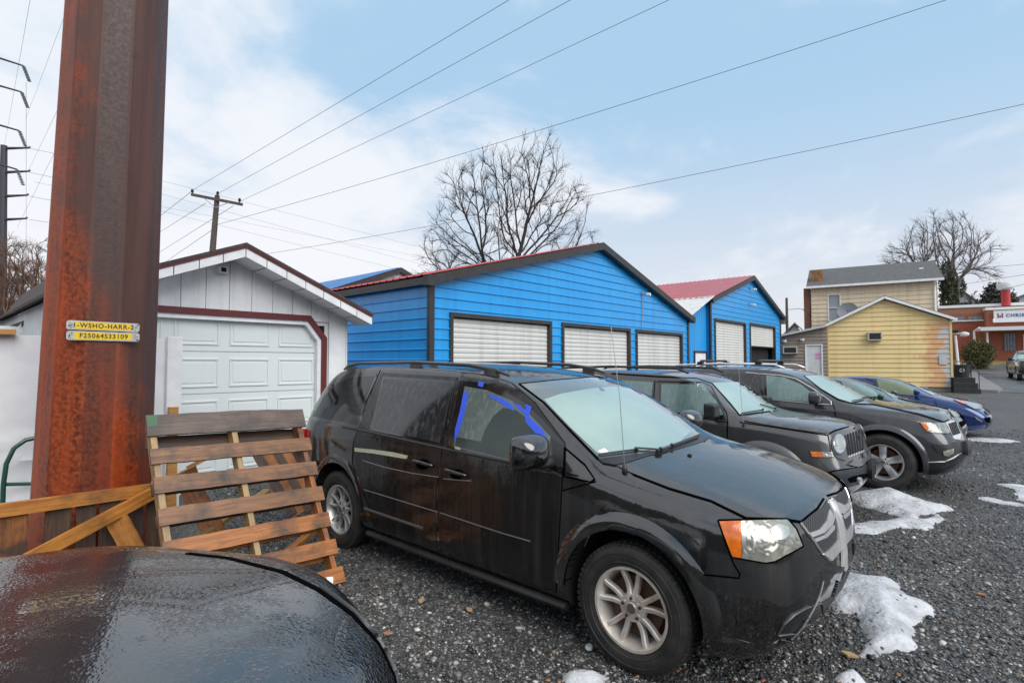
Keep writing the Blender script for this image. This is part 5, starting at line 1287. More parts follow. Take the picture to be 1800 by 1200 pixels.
hb = D('headlight', c8([(1404,334),(1440,328),(1494,384),(1448,396)]), blk, .004, step=3); D('clear_lens', c8([(1408,337),(1438,332),(1488,382),(1450,392)]), lens, .008, step=3, parent=hb)
D('grille', c8([(1482,338),(1496,342),(1520,390),(1508,398)]), chrome, .006, mirror=False, one=True, step=3)
D('hood', c8([(1040,250),(1180,258),(1320,278),(1440,308),(1470,330),(1400,330),(1280,298),(1120,270)]), gn, .006, mirror=False, step=5)
D('lower_grille', c8([(1490,425),(1540,405),(1536,440),(1500,470)]), seam, .005, step=3)
q = grn.loc(PX(1549,697,13.65)); mirror_part(grn, (q.x, q.y, q.z), (.12,.2,.13), gn, mir, (q.x-.04,-.83,q.z-.04), far=True)
# ================================================================== blue car
bp_ = mat('blue_pearl_paint', (.004,.028,.14), .22, .35, coat=1., coat_rough=.04, streak=((.05,.07,.2), .25, 15.), bump=(1.2,.05,.05,1.))
blu = Car('parked_sedan', (16.5+.875, 1.0, -.05), -math.pi/2, 'bright blue sedan with swept headlights at the far end of the row', 'car', sedan_st(.875,.74,.96,1.43), bp_,
          [(0,.32),(-2.7,.32)], .37, bow_f=.10, bow_r=.1, levels=3, crease=cr)
for wx in (0,-2.7):
    for sd in (-1,1): wheel(blu.root, wx, sd*.78, .32, .20, .2, sd, 'five', alloy2, detail=False)
blu.ko, blu.ks = 3.0, .7
D = blu.decal
D('side_window', c8([(886,114),(1000,119),(1090,148),(1178,200),(1160,234),(1000,216),(900,180)]), mat('olive_reflection_glass', (.16,.20,.10), .1, coat=1., var=(2,(.08,.11,.07),.7)), .006, step=4); D('rear_side_window', c8([(800,106),(878,112),(890,150),(860,128)]), glass_dark, .006, step=4)  # yellowish green reflection is painted into the side glass colour
D('windscreen', c8([(1085,112),(1150,126),(1250,172),(1352,224),(1290,228),(1180,172)]), fog, .005, mirror=False, step=4)
hb = D('headlight', c8([(1446,264),(1520,272),(1620,298),(1656,330),(1600,336),(1540,306)]), blk, .004, step=3); D('amber_lens', c8([(1450,266),(1518,275),(1540,302)]), amber, .008, step=3, parent=hb); D('clear_lens', c8([(1522,276),(1616,302),(1648,328),(1600,332),(1548,304)]), mat('clear_headlight', (.35,.37,.38), .08, .6, coat=1., var=(16,(.75,.77,.78),.7)), .008, step=3, parent=hb)
fg = D('fog_recess', c8([(1600,382),(1650,408),(1660,428),(1618,406)]), lens, .006, step=3)
D('grille', c8([(1672,345),(1700,352),(1712,372),(1690,372)]), plastic, .006, one=True, mirror=False, step=3); D('lower_grille', c8([(1670,395),(1716,388),(1716,430),(1690,425)]), seam, .005, one=True, mirror=False, step=3)
blu.line('panel_gap', [c8([(1352,228),(1450,250),(1600,290),(1680,330)]), c8([(1000,220),(1010,330)]), c8([(1180,235),(1300,250),(1340,330)])], .012, seam, off=.003)
q = blu.loc(PX(1612,689,16.4)); mirror_part(blu, (q.x, q.y, q.z), (.14,.22,.14), bp_, mir, (q.x-.04,-.84,q.z-.04))
# ================================================================== black car whose hood fills the lower left
hp = beads('rain_beaded_black_paint', (.004,.004,.005), .4, 0., 62., .6, dirt=((.02,.02,.02), .3, 8.), size=.5)
hp.node_tree.nodes['Principled BSDF'].inputs['Specular IOR Level'].default_value = .15
hp.node_tree.nodes['Principled BSDF'].inputs['Coat IOR'].default_value = 2.1
st = sedan_st(.90,.80,1.0,1.45)
blk_car = Car('parked_sedan', (.35, 2.02, 0), 0., 'black car in the lower left corner, its hood covered with rain drops', 'car', [
     ([.60,.68,.72,.70,.64,.58,.54], [.64,.72,.76,.74,.70,.64,.56], [.17,.32,.48,.62,.78,.87,.895], .93, .18),
     ([.36,.38,.38,.36,.34,.32,.30], [.86,.91,.92,.91,.88,.84,.76], [.17,.32,.50,.68,.85,.935,.955], .985, .10),
     (-.0, [.88,.93,.94,.93,.90,.86,.76], [.17,.32,.52,.74,.89,.975,.99], 1.02, .03),
     (-.55, [.88,.94,.95,.94,.91,.86,.76], [.17,.32,.54,.78,.94,1.01,1.03], 1.06, .12),
     (-1.0, [.88,.92,.925,.91,.88,.80,.72], [.17,.32,.54,.78,.94,1.10,1.18], 1.21, .12),
     (-1.5, [.88,.92,.925,.91,.88,.76,.64], [.17,.32,.54,.80,.95,1.26,1.38], 1.41, .08),
     (-2.2, [.88,.92,.925,.91,.88,.76,.63], [.17,.32,.54,.80,.96,1.28,1.40], 1.44),
     (-2.9, [.88,.92,.92,.90,.86,.74,.62], [.20,.32,.54,.82,.98,1.20,1.28], 1.32),
     (-3.4, [.86,.90,.90,.88,.82,.72,.60], [.22,.34,.54,.82,.98,1.02,1.04], 1.06),
     ([-3.8,-3.86,-3.86,-3.84,-3.8,-3.76,-3.7], [.66,.74,.76,.74,.70,.64,.54], [.26,.36,.54,.78,.92,.98,1.0], 1.01, -.08)], hp,
     [(-.35,.32),(-3.0,.32)], .37, bow_f=.17, bow_r=.1, levels=4, crease=[(0,3,4,.3),(0,9,1,.3)])
for wx in (-.35,-3.0):
    for sd in (-1,1): wheel(blk_car.root, wx, sd*.80, .32, .20, .2, sd, 'seven', alloy2, detail=False)
D = blk_car.decal
rim_px = [(-60,1002),(0,990),(100,977),(180,972),(240,970),(330,967),(400,975),(500,1000),(560,1030),(620,1073),(668,1125),(694,1180),(702,1240),(704,1300)]
def shrink(pts, k): return [(x-k*.55*(1 if x > 420 else .2), y+k*(1 if x > 300 else .5)) for x, y in pts]
D('hood', shrink(rim_px, 13) + [(300,1320),(-60,1320)], hp, .010, mirror=False, step=12, skirt=.012)
blk_car.line('hood_seal', [shrink(rim_px, 5)[5:]], .026, seam, off=.003, mirror=False)
blk_car.line('seal_bright_edge', [shrink(rim_px, -2)[8:]],   .0025, mat('bright_edge', (.16,.16,.165), .4, .5), off=.007, mirror=False)
# ------------------------------------------------------------------ far side of the street: houses in a frame turned towards the camera
YAW = A - math.pi/2
def zat0(y, d): return H + (640-y)/F*d
def rat0(x, d): return (x-900)/F*d
FRM = [0, 1, 0, 900]
def house(name, d, label, cat='house', yaw=R(-31), px0=1560, pxc=None):
    FRM[:] = [rat0(px0, d), d, yaw, pxc or px0]
    return empty(name, CF(FRM[0], d, 0), YAW+yaw, label, cat)
def rat(x, d=0):
    t = (x-900)/F; r0, d0, w, _ = FRM      # facade point: right = r0+u cos w, forward = d0+u sin w
    return (t*d0 - r0)/(math.cos(w) - t*math.sin(w))
def zat(y, d=0, x=None):
    u = rat(FRM[3] if x is None else x); return H + (640-y)/F*(FRM[1] + u*math.sin(FRM[2]))
def lapm(name, c, c2, st): return mat(name, c, .6, var=(1.5,c2,.6), streak=(st, .5, 4.), bump=(3,.2,.02,1.))
yel = lapm('yellow_lap_siding', (.82,.63,.30), (.74,.55,.24), (.58,.45,.19))
# patch where the paint has come off near the right corner
nt = yel.node_tree; b = nt.nodes['Principled BSDF']; src = b.inputs['Base Color'].links[0].from_socket
tc = nt.nodes.new('ShaderNodeTexCoord').outputs['Object']; s = N(nt, 'ShaderNodeSeparateXYZ'); nt.links.new(tc, s.inputs[0])
nz = N(nt, 'ShaderNodeTexNoise', i_Scale=1.3, i_Detail=6., i_Roughness=.65); nt.links.new(tc, nz.inputs['Vector'])
FRM[:] = [rat0(1563, 27), 27., R(-27), 1563]; XR = rat(1671); e_ = M_(nt, 'ADD', M_(nt, 'SUBTRACT', s.outputs[0], XR-1.35), M_(nt, 'MULTIPLY', M_(nt, 'SUBTRACT', nz.outputs[0], .5), 3.2))
hf = M_(nt, 'ABSOLUTE', M_(nt, 'SUBTRACT', s.outputs[2], 2.1)); hf = SS(nt, M_(nt, 'SUBTRACT', 1.9, hf), 0., .6)
cc = MIX(nt, M_(nt, 'MULTIPLY', M_(nt, 'MULTIPLY', SS(nt, e_, .0, .7), .75), hf), src, (.60,.27,.13)); cc = MIX(nt, M_(nt, 'MULTIPLY', SS(nt, e_, 1.0, 1.15), hf), cc, (.50,.48,.47))
nt.links.new(cc, b.inputs['Base Color'])
tan = lapm('tan_lap_siding', (.72,.60,.43), (.65,.53,.37), (.40,.30,.20)); dtan = lapm('dull_tan_siding', (.29,.23,.18), (.24,.19,.15), (.2,.16,.13))
def lap_rows(z0, z1, p):
    rows = []; z = z0
    while z < z1: rows += [(z, .035), (z+p*.97, .0)]; z += p
    rows = [r for r in rows if r[0] < z1] + [(z1, .01)]; return rows
def ac_unit(par, x, y, z, w, h):
    m = MB(); m.box((x-w/2,y-.3,z-h/2),(x+w/2,y+.1,z+h/2)); o = m.build('air_conditioner', mat('beige_metal', (.5,.47,.40), .5), par)
    m = MB(); m.box((x-w*.4,y-.31,z-h*.36),(x+w*.4,y-.302,z+h*.36)); m.build('grille', plastic, o)
    return o
# --- yellow gable
d = 27.; hy = house('yellow_house', d, 'yellow lap-sided gable wing with peeling orange patch and a window air conditioner', yaw=R(-27), px0=1563)
x0, x1, xp = rat(1456, d), rat(1671, d), rat(1556, d); g0 = zat(692, d, 1665)
ze0, ze1, zp = zat(573, d, 1456), zat(565, d, 1671), zat(529, d, 1556)
def span(z):
    a = x0 if z <= ze0 else x0+(xp-x0)*(z-ze0)/(zp-ze0); b2 = x1 if z <= ze1 else x1-(x1-xp)*(z-ze1)/(zp-ze1); return [(a, max(b2, a+.01))]
m = MB(); ribbed(m, lap_rows(g0+.25, zp-.03, .232), span, lambda x, o, z: (x, -o, z))
ribbed(m, lap_rows(g0+.25, ze1, .232), lambda z: [(0, 7)], lambda y, o, z: (x1+o, y, z)); ribbed(m, lap_rows(g0+.25, ze0, .232), lambda z: [(0, 7)], lambda y, o, z: (x0-o, y, z))
m.build('wall', yel, hy, fixn=False)
m = MB(); m.box((x0+.05,.03,g0-.6),(x1-.02,6.9,g0+.26)); m.build('foundation', mat('concrete_block', (.30,.28,.25), .8, var=(4,(.2,.19,.17),.6)), hy)
m = MB()
for xa, za in ((rat(1446,d), zat(577,d,1446)), (rat(1682,d), zat(564,d,1682))):
    zt_ = zp+.12
    m.add([(xa,-.25,za),(xp,-.25,zt_),(xp,7.1,zt_),(xa,7.1,za),(xa,-.25,za+.07),(xp,-.25,zt_+.07),(xp,7.1,zt_+.07),(xa,7.1,za+.07)], [(0,1,2,3),(4,5,6,7),(0,4,5,1),(0,3,7,4)])
rf = m.build('roof', mat('grey_shingles', (.13,.135,.135), .9, var=(14,(.09,.095,.1),.8)), hy)
m = MB()
for xa, za in ((rat(1446,d), zat(577,d,1446)), (rat(1682,d), zat(564,d,1682))): m.beam((xa,-.26,za-.03),(xp,-.26,zp+.09), .03, .12, (0,0,1))
m.build('fascia', white_trim, hy)
for q in ((x1-.02,x1+.07,ze1),(x0-.07,x0+.02,ze0)): m = MB(); m.box((q[0],-.05,g0+.2),(q[1],.08,q[2])); m.build('corner_board', mat('pale_yellow_trim', (.68,.55,.25), .6), hy)
ac_unit(hy, rat(1537.5,d), 0, zat(593.5,d), .60, .42)
m = MB(); m.box((rat(1650,d),-.06,zat(643,d)),(rat(1664,d),-.036,zat(627,d))); m.build('notice_board', mat('faded_board', (.55,.55,.56), .7, var=(6,(.35,.40,.5),.7)), hy)
# --- lean-to annex
d = 28.6; ha = house('annex', d, 'low dull tan annex with a white door, left of the yellow wing', 'building', yaw=R(-27), px0=1412)
x0, x1 = rat(1369, d), rat(1455, d); zl, zr = zat(597, d, 1369), zat(577, d, 1455)
tpz = lambda x: zl+(zr-zl)*(x-x0)/(x1-x0); dx0, dx1, dzt = rat(1415,d), rat(1446,d), zat(608,d)
m = MB(); rows = lap_rows(.2, zr, .18)
def span2(z):
    a = x0 if z < zl else x0+(x1-x0)*(z-zl)/(zr-zl); return intervals(a, x1+.001, z, [(dx0, dx1, -1, dzt)])
ribbed(m, sorted(rows+[(dzt, .01),(zl,.01)]), span2, lambda x, o, z: (x, -o, z)); ribbed(m, rows, lambda z: [(0,4)], lambda y, o, z: (x0-o, y, z)); m.build('wall', dtan, ha, fixn=False)
m = MB(); m.beam((x0-.25,1.8,zl+.05),(x1,1.8,zr+.05), 4.3, .10, (0,0,1)); m.build('roof', mat('pale_roof_edge', (.5,.5,.5), .6), ha)
m = MB(); m.box((dx0+.06,-.0,.3),(dx1-.06,.04,dzt-.06)); dd = m.build('door', mat('dirty_white_door', (.66,.67,.66), .5, var=(4,(.5,.5,.48),.6)), ha)
m = MB(); m.box((dx0,-.06,.3),(dx0+.06,.05,dzt)); m.box((dx1-.06,-.06,.3),(dx1,.05,dzt)); m.box((dx0+.06,-.06,dzt-.06),(dx1-.06,.05,dzt)); m.build('door_frame', white_trim, dd)
m = MB(); m.box((rat(1433.5,d),-.012,zat(634,d)),(rat(1437,d),-.004,zat(623.5,d))); m.box((rat(1438.2,d),-.012,zat(634,d)),(rat(1441.5,d),-.004,zat(623.5,d))); m.build('pink_sign', mat('pink_paper', (.65,.12,.35), .7, var=(9,(.7,.45,.6),.8)), dd)
ac_unit(ha, rat(1389,d), 0, zat(618,d), .70, .38)
for px_, py_ in ((1378,602),(1409,600)):
    m = MB(); m.box((rat(px_,d)-.05,-.2,zat(py_,d)-.05),(rat(px_,d)+.05,0,zat(py_,d)+.05)); m.lathe([(0,0),(.06,0),(.075,.12),(0,.12)], 10, 'y', Matrix.Translation((rat(px_+3,d),-.32,zat(py_,d)))); m.build('flood_lamp', white_trim, ha)
# --- upper house
d = 32.; hu = house('tan_house', d, 'two-storey tan house with grey shingle roof rising behind the yellow wing', yaw=R(-32), px0=1540)
def rot_r(x): return rat(x, d)*1.0
x0, x1 = rat(1428, d), rat(1650, d)
zb = .4; ze = zat(501, d)
m = MB(); wx0, wx1, wz0, wz1 = rat(1459,d), rat(1478,d), zat(566,d,1468), zat(521,d,1468)
ribbed(m, sorted(lap_rows(zb, ze, .26)+[(wz0,.02),(wz1,.02)]), lambda z: intervals(x0, x1, z, [(wx0,wx1,wz0,wz1)]), lambda x, o, z: (x, -o, z)); ribbed(m, lap_rows(zb, ze, .26), lambda z: [(0,7)], lambda y, o, z: (x1+o, y, z)); ribbed(m, lap_rows(zb, ze, .26), lambda z: [(0,7)], lambda y, o, z: (x0-o, y, z))
m.build('wall', tan, hu, fixn=False)
rdz = 1.55
m = MB(); ex0, ex1 = x0-.25, x1+.3
m.add([(ex0,-.35,ze-.02),(ex1,-.35,ze-.02),(ex1,3.4,ze+rdz),(ex0,3.4,ze+rdz),(ex0,-.35,ze+.06),(ex1,-.35,ze+.06),(ex1,3.4,ze+rdz+.08),(ex0,3.4,ze+rdz+.08)], [(0,1,2,3),(4,5,6,7),(0,4,5,1),(1,5,6,2),(0,3,7,4)])
m.add([(ex0,7.2,ze-.02),(ex1,7.2,ze-.02),(ex1,3.4,ze+rdz+.08),(ex0,3.4,ze+rdz+.08)], [(0,1,2,3)])
m.add([(x0+.02,0,ze),(x0+.02,6.9,ze),(x0+.02,3.4,ze+rdz)], [(0,1,2)]); m.add([(x1-.02,0,ze),(x1-.02,6.9,ze),(x1-.02,3.4,ze+rdz)], [(0,1,2)])
shm = mat('shingle_roof', (.115,.12,.125), .9, var=(3,(.16,.16,.16),.7), bump=(9,.6,.05)); 
nt = shm.node_tree; b = nt.nodes['Principled BSDF']; bt = N(nt, 'ShaderNodeTexBrick', i_Scale=3.2); bt.inputs['Color1'].default_value=(.15,.155,.16,1); bt.inputs['Color2'].default_value=(.10,.105,.11,1); bt.inputs['Mortar'].default_value=(.05,.05,.055,1); bt.inputs['Mortar Size'].default_value=.03
nt.links.new(nt.nodes.new('ShaderNodeTexCoord').outputs['Object'], bt.inputs['Vector']); nt.links.new(bt.outputs[0], b.inputs['Base Color'])
ro = m.build('roof', shm, hu, fixn=False)
m = MB(); m.box((ex0,-.45,ze-.08),(ex1,-.33,ze+.05)); m.tube([(x1-.1,-.35,ze-.05),(x1-.1,-.08,ze-.35),(x1-.1,-.08,1.)], .05, 8); m.build('gutter', white_trim, hu)
m = MB(); cx_ = x0+.35; m.box((cx_-.38,.55,ze+.3),(cx_+.3,1.15,ze+1.15)); m.build('chimney', mat('orange_brick', (.34,.16,.05), .8, var=(6,(.10,.07,.05),.9)), ro)
m = MB(); m.box((rat(1626,d),1.7,ze+.72),(rat(1634,d),2.1,ze+1.0)); m.build('roof_vent', white_trim, ro)
m = MB(); m.box((wx0,.04,wz0),(wx1,.06,wz1)); w_ = m.build('window', mat('blinds_glass', (.30,.33,.35), .15, var=(2,(.2,.23,.25),.6)), hu)
m = MB(); t = .06
for q in ((wx0-t,wz0,wx0,wz1),(wx1,wz0,wx1+t,wz1),(wx0-t,wz1,wx1+t,wz1+t),(wx0-t,wz0-t,wx1+t,wz0),(wx0,(wz0+wz1)/2-.02,wx1,(wz0+wz1)/2+.02)): m.box((q[0],-.05,q[1]),(q[2],.05,q[3]))
m.build('window_frame', white_trim, w_)
q_ = (rat(1492,d), -1.0, zat(553,d,1497)); m = MB()
m.lathe([(0,.0),(.22,.02),(.40,.07),(.54,.13),(.54,.14),(.40,.08),(.0,.015)], 28, 'y', Matrix.Translation(q_) @ Matrix.Rotation(R(-20), 4, 'X') @ Matrix.Rotation(R(180), 4, 'X')); m.tube([(q_[0],q_[1]+.1,q_[2]),(q_[0],q_[1]+.5,q_[2]-.9)], .04, 8)
m.tube([(q_[0],q_[1],q_[2]-.5),(q_[0],q_[1]-.6,q_[2]+.1)], .02, 6); m.build('satellite_dish', mat('dish_grey', (.16,.17,.19), .5), hu, smooth=True, angle=50)
m = MB(); m.box((x0-.42,.1,.5),(x0-.06,.8,ze)); m.build('rear_chimney_stack', mat('old_brick', (.22,.09,.05), .8, var=(5,(.08,.06,.05),.9)), hu)
# porch, steps, light fixture beside the yellow wing
d = 25.6; ps = house('porch', d, 'black porch steps with railing and dark planter tub at the yellow wing corner', 'steps', px0=1693)
x0, x1 = rat(1670,d), rat(1716,d); 
bs = mat('black_steps', (.018,.018,.02), .6, var=(5,(.05,.05,.05),.5))
m = MB(); zt_ = zat(666,d); zb_ = zat(694,d)
for k in range(3): m.box((x0+.03*(2-k), -.25*k-.25, zb_-.1),(x1-.05*(2-k)+.0, -.25*k, zt_-(zt_-zb_)*k/3))
m.box((x0,0,zb_-.1),(x1-.1,2.2,zt_)); m.build('steps', bs, ps, bevel=.01)
m = MB(); zr_ = zat(638,d)
for x in (x0+.15, x0+.45, x0+.75, x1-.2): m.tube([(x,.05,zt_),(x,.05,zr_)], .018, 6)
m.tube([(x0+.1,.05,zr_),(x1-.15,.05,zr_)], .02, 6); m.tube([(x1-.2,.05,zr_),(x1-.05,-.7,zr_-.5),(x1-.05,-.7,zb_)], .02, 6); m.build('railing', plastic, ps)
m = MB(); m.lathe([(0,0),(.30,0),(.38,.55),(.40,.56),(.40,.6),(.34,.6),(0,.5)], 20, 'z', Matrix.Translation((rat(1692,d),.5,zt_))); tb = m.build('tub', mat('dark_tub', (.03,.035,.042), .5), ps, smooth=True, angle=40)
m = MB(); c_ = (rat(1691,d),.5-.365,zt_+.33); m.lathe([(.075,0),(.095,0),(.095,-.02),(.075,-.02)], 20, 'y', Matrix.Translation(c_), closed=True); m.beam((c_[0]-.07,c_[1]-.01,c_[2]-.04),(c_[0]+.07,c_[1]-.01,c_[2]+.04), .02, .02); m.build('round_emblem', white_trim, tb)
pl_ = house('porch_light', 28.5, 'white post with a wide flood light arm beside the yellow wing', 'lamp', px0=1684); d = 28.5
m = MB(); m.tube([(rat(1686,d),0,.4),(rat(1681,d),0,zat(600,d)),(rat(1680.5,d),0,zat(592,d))], [.07,.055,.05], 10); m.build('post', white_trim, pl_)
m = MB(); m.tube([(rat(1672,d),0,zat(589,d)),(rat(1692,d),0,zat(589,d))], .03, 8); m.lathe([(0,0),(.10,.02),(.14,.2),(.08,.38),(0,.4)], 12, 'x', Matrix.Translation((rat(1688,d),0,zat(590.5,d)))); m.build('lamp_head', mat('lamp_grey', (.6,.6,.6), .4), pl_, smooth=True)
for px_ in (1676,1683):
    m = MB(); m.lathe([(0,0),(.07,0),(.09,.15),(0,.15)], 10, 'z', Matrix.Translation((rat(px_,d),-.1,zat(588,d)))); m.build('small_lamp', plastic, pl_)
# --- brick church building
d = 55.; hb_ = house('brick_building', d, 'long red brick building with white sign, canopy and glass block windows', 'building', yaw=R(-33), px0=1750)
k_ = math.cos(R(7))
def brick_mat():
    m = bpy.data.materials.new('red_brick'); m.use_nodes = True; nt = m.node_tree; b = nt.nodes['Principled BSDF']
    tc = nt.nodes.new('ShaderNodeTexCoord').outputs['Object']; mp = N(nt, 'ShaderNodeMapping'); mp.inputs['Rotation'].default_value = (math.pi/2, 0, 0); nt.links.new(tc, mp.inputs[0])
    bt = N(nt, 'ShaderNodeTexBrick', i_Scale=3.3); bt.inputs['Color1'].default_value=(.36,.075,.035,1); bt.inputs['Color2'].default_value=(.24,.05,.028,1); bt.inputs['Mortar'].default_value=(.26,.14,.10,1); bt.inputs['Mortar Size'].default_value=.02
    nt.links.new(mp.outputs[0], bt.inputs['Vector']); n = N(nt, 'ShaderNodeTexNoise', i_Scale=.5, i_Detail=5.); nt.links.new(tc, n.inputs['Vector'])
    s = N(nt, 'ShaderNodeSeparateXYZ'); nt.links.new(tc, s.inputs[0])
    c = MIX(nt, RAMP(nt, n.outputs[0], [(.4,0.),(.7,.5)]), bt.outputs[0], (.30,.12,.06)); c = MIX(nt, SS(nt, s.outputs[2], 6.6, 7.0), c, (.30,.15,.09))
    nt.links.new(c, b.inputs['Base Color']); b.inputs['Roughness'].default_value = .8; return m
bk = brick_mat(); glassb = mat('glass_block', (.22,.26,.29), .3, var=(3.5,(.10,.12,.14),.9))
def X(px): return rat(px, d)*1.0
bx0 = X(1640); bz = zat(640, d)
m = MB(); m.box((bx0,0,-1),(X(1990),14,zat(541,d))); m.box((X(1731),-1.4,-1),(X(1990),-.002,zat(549,d))); m.build('wall', bk, hb_)
m = MB(); m.box((bx0-.1,-.12,zat(541,d)),(X(1990)+.1,14.1,zat(541,d)+.28)); m.box((X(1730),-1.52,zat(549,d)),(X(1990)+.1,-.124,zat(549,d)+.24)); m.box((X(1664),-.14,zat(566,d)),(X(1731)-.01,-.003,zat(564,d)))
m.build('coping', white_trim, hb_)
m = MB(); m.box((X(1672),-.05,zat(564,d)),(X(1697),-.004,zat(557,d))); m.build('clerestory_window', glassb, hb_)
m = MB(); m.box((X(1704),-.05,zat(564,d)),(X(1729),-.004,zat(557,d))); m.build('clerestory_window', glassb, hb_)
for a, b2, c, e in ((1760,1780,620,590),(1797,1830,640,592)):
    m = MB(); m.box((X(a),-1.46,zat(c,d)),(X(b2),-1.403,zat(e,d))); w = m.build('window', glassb, hb_)
    m = MB()
    for i in range(5): xx = X(a)+(X(b2)-X(a))*i/4; m.box((xx-.02,-1.49,zat(c,d)),(xx+.02,-1.462,zat(e,d)))
    m.build('mullion', mat('dark_frame', (.06,.06,.07), .5), w)
m = MB(); m.box((X(1793),-1.5,zat(642,d)),(X(1796),-1.40,zat(592,d))); m.build('door_frame', white_trim, hb_)
m = MB(); m.box((X(1714),-3.4,zat(586,d)),(X(1990),-1.404,zat(580,d))); cn = m.build('canopy', mat('canopy_white', (.68,.69,.70), .5), hb_)
m = MB(); m.tube([(X(1713),-3.3,zat(581,d)),(X(1706),-2.6,zat(586,d)),(X(1706),-2.6,zat(609,d))], .10, 8); m.tube([(X(1728),-2.6,zat(588,d)),(X(1728),-2.6,zat(606,d))], .08, 8); m.build('downpipe', white_trim, hb_)
m = MB(); m.box((X(1743),-1.75,zat(571,d)),(X(1850),-1.55,zat(551,d))); sg = m.build('sign_board', mat('white_sign', (.74,.74,.72), .5, var=(2,(.6,.6,.6),.5)), hb_)
m = MB()
for q in ((X(1742),zat(571.5,d),X(1850),zat(571,d)-.0),(X(1742),zat(551,d),X(1850),zat(550.5,d))): m.box((q[0],-1.78,q[1]),(q[2],-1.56,q[3]))
m.build('sign_frame', mat('sign_frame', (.45,.45,.45), .5), sg)
Mx = Matrix.Translation((X(1763.5), -1.765, zat(560,d))) @ Matrix.Rotation(math.pi/2, 4, 'X')
text_mesh('CHRIST COMMUNITY', .42, 'lettering', mat('blue_letters', (.06,.13,.42), .6), sg, Mx, .02, 1.25, 'LEFT', .012)
m = MB(); 
for i, (a, b2) in enumerate(((1749,1751.6),(1752.4,1753.6),(1754.2,1755.4),(1756.4,1759))):
    hh = .28 if i in (0,3) else .16; m.box((X(a),-1.77,zat(560,d)-.20),(X(b2),-1.752,zat(560,d)-.20+hh*1.6)); 
m.build('red_emblem', mat('red_emblem', (.30,.05,.07), .6, var=(6,(.06,.08,.3),.9)), sg)
m = MB(); zr_ = zat(541,d)+.28; m.lathe([(0,-.3),(.36,-.3),(.36,1.25),(0,1.25)], 16, 'z', Matrix.Translation((X(1769),-.6,zr_))); vt = m.build('red_vent_stack', mat('red_paint', (.42,.03,.035), .5), hb_, smooth=True, angle=40)
m = MB(); m.lathe([(0,1.25),(.42,1.26),(.66,1.4),(.70,1.75),(.62,1.98),(.2,2.06),(0,2.06)], 20, 'z', Matrix.Translation((X(1769),-.6,zr_))); m.build('vent_cowl', mat('vent_white', (.6,.62,.62), .5), vt, smooth=True, angle=40)
m = MB(); m.tube([(X(1742.5),-1.8,zat(568,d)),(X(1741),-1.8,zat(568,d))], .18, 8); m.build('sign_lamp', white_trim, sg)
# small distant houses
def far_house(x0, x1, yt, ye, d, label, wallm):
    h = house('distant_house', d, label, px0=(x0+x1)/2); a, b2 = rat(x0,d), rat(x1,d); xm = (a+b2)/2; zt, ze = zat(yt,d), zat(ye,d)
    m = MB(); m.box((a+.4,0,0),(b2-.4,8,ze)); m.add([(a+.4,0,ze),(b2-.4,0,ze),(xm,0,zt-.1)], [(0,1,2)]); m.build('wall', wallm, h, fixn=False)
    m = MB()
    for q in (a, b2): m.add([(q,-.5,ze-.2),(xm,-.5,zt),(xm,8.5,zt),(q,8.5,ze-.2),(q,-.5,ze+.0),(xm,-.5,zt+.2),(xm,8.5,zt+.2),(q,8.5,ze+.0)], [(0,1,2,3),(4,5,6,7),(0,4,5,1),(0,3,7,4)])
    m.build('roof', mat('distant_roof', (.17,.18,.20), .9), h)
    m = MB(); m.box((xm-.6,-.04,ze-.3-1.2),(xm+.6,.02,ze-.3)); m.build('window', glassb, h)
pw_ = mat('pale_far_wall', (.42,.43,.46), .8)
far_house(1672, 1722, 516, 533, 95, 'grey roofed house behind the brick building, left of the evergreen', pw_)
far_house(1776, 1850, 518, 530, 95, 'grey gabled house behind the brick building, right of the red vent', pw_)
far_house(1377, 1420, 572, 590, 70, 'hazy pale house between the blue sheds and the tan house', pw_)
# ------------------------------------------------------------------ road, pavement, grass
asph = mat('wet_asphalt', (.05,.05,.052), .45, var=(.8,(.11,.11,.112),.8), bump=(70,.5,.01), rough_var=(.6,.22,.55))
conc = mat('wet_concrete', (.24,.23,.22), .5, var=(2.,(.15,.145,.14),.8), bump=(30,.3), rough_var=(1.,.3,.6))
def patch(pts, dz_, name, mt, step=1.2, kind='structure', hh=0.):
    xs = [p[0] for p in pts]; ys = [p[1] for p in pts]; Q = []
    n = len(pts)
    for i in range(n):
        a, b2 = Vector(pts[i]), Vector(pts[(i+1)%n]); k = max(1, int((b2-a).length/step)); Q += [tuple(a.lerp(b2, j/k)) for j in range(k)]
    inner = []; y = min(ys)+step/2
    while y < max(ys):
        x = min(xs)+step/2
        while x < max(xs):
            if inside((x,y),Q) and edge_dist((x,y),Q) > step*.4: inner.append((x,y))
            x += step
        y += step
    v, f = cdt(Q, inner); vs = [(x, y, gz(x,y)+dz_) for x, y in v]; nb = len(vs); fs = list(f)
    if hh:
        k = len(Q); vs += [(x, y, gz(x,y)+dz_-hh) for x, y in v[:k]]; fs += [(i, (i+1)%k, nb+(i+1)%k, nb+i) for i in range(k)]
    o = MB().add(vs, fs).build(name, mt); 
    if kind: tag(o, kind=kind)
    return o
def gpt(x, y):   # ground point under a pixel on the uneven ground
    z = 0.
    for _ in range(12): q = PZ(x, y, z); z = gz(q.x, q.y)
    return (q.x, q.y)
def cfp(r, dd): p = CF(r, dd, 0); return (p.x, p.y)
patch([cfp(21.5,26.5), cfp(24,25.2), cfp(60,24), cfp(60,43.5), cfp(30,43.5), cfp(24,44)], .012, 'road', asph)
patch([cfp(10,44.2), cfp(60,43.6), cfp(60,45.4), cfp(10,46)], .02, 'far_road', mat('pale_wet_road', (.28,.29,.31), .3))
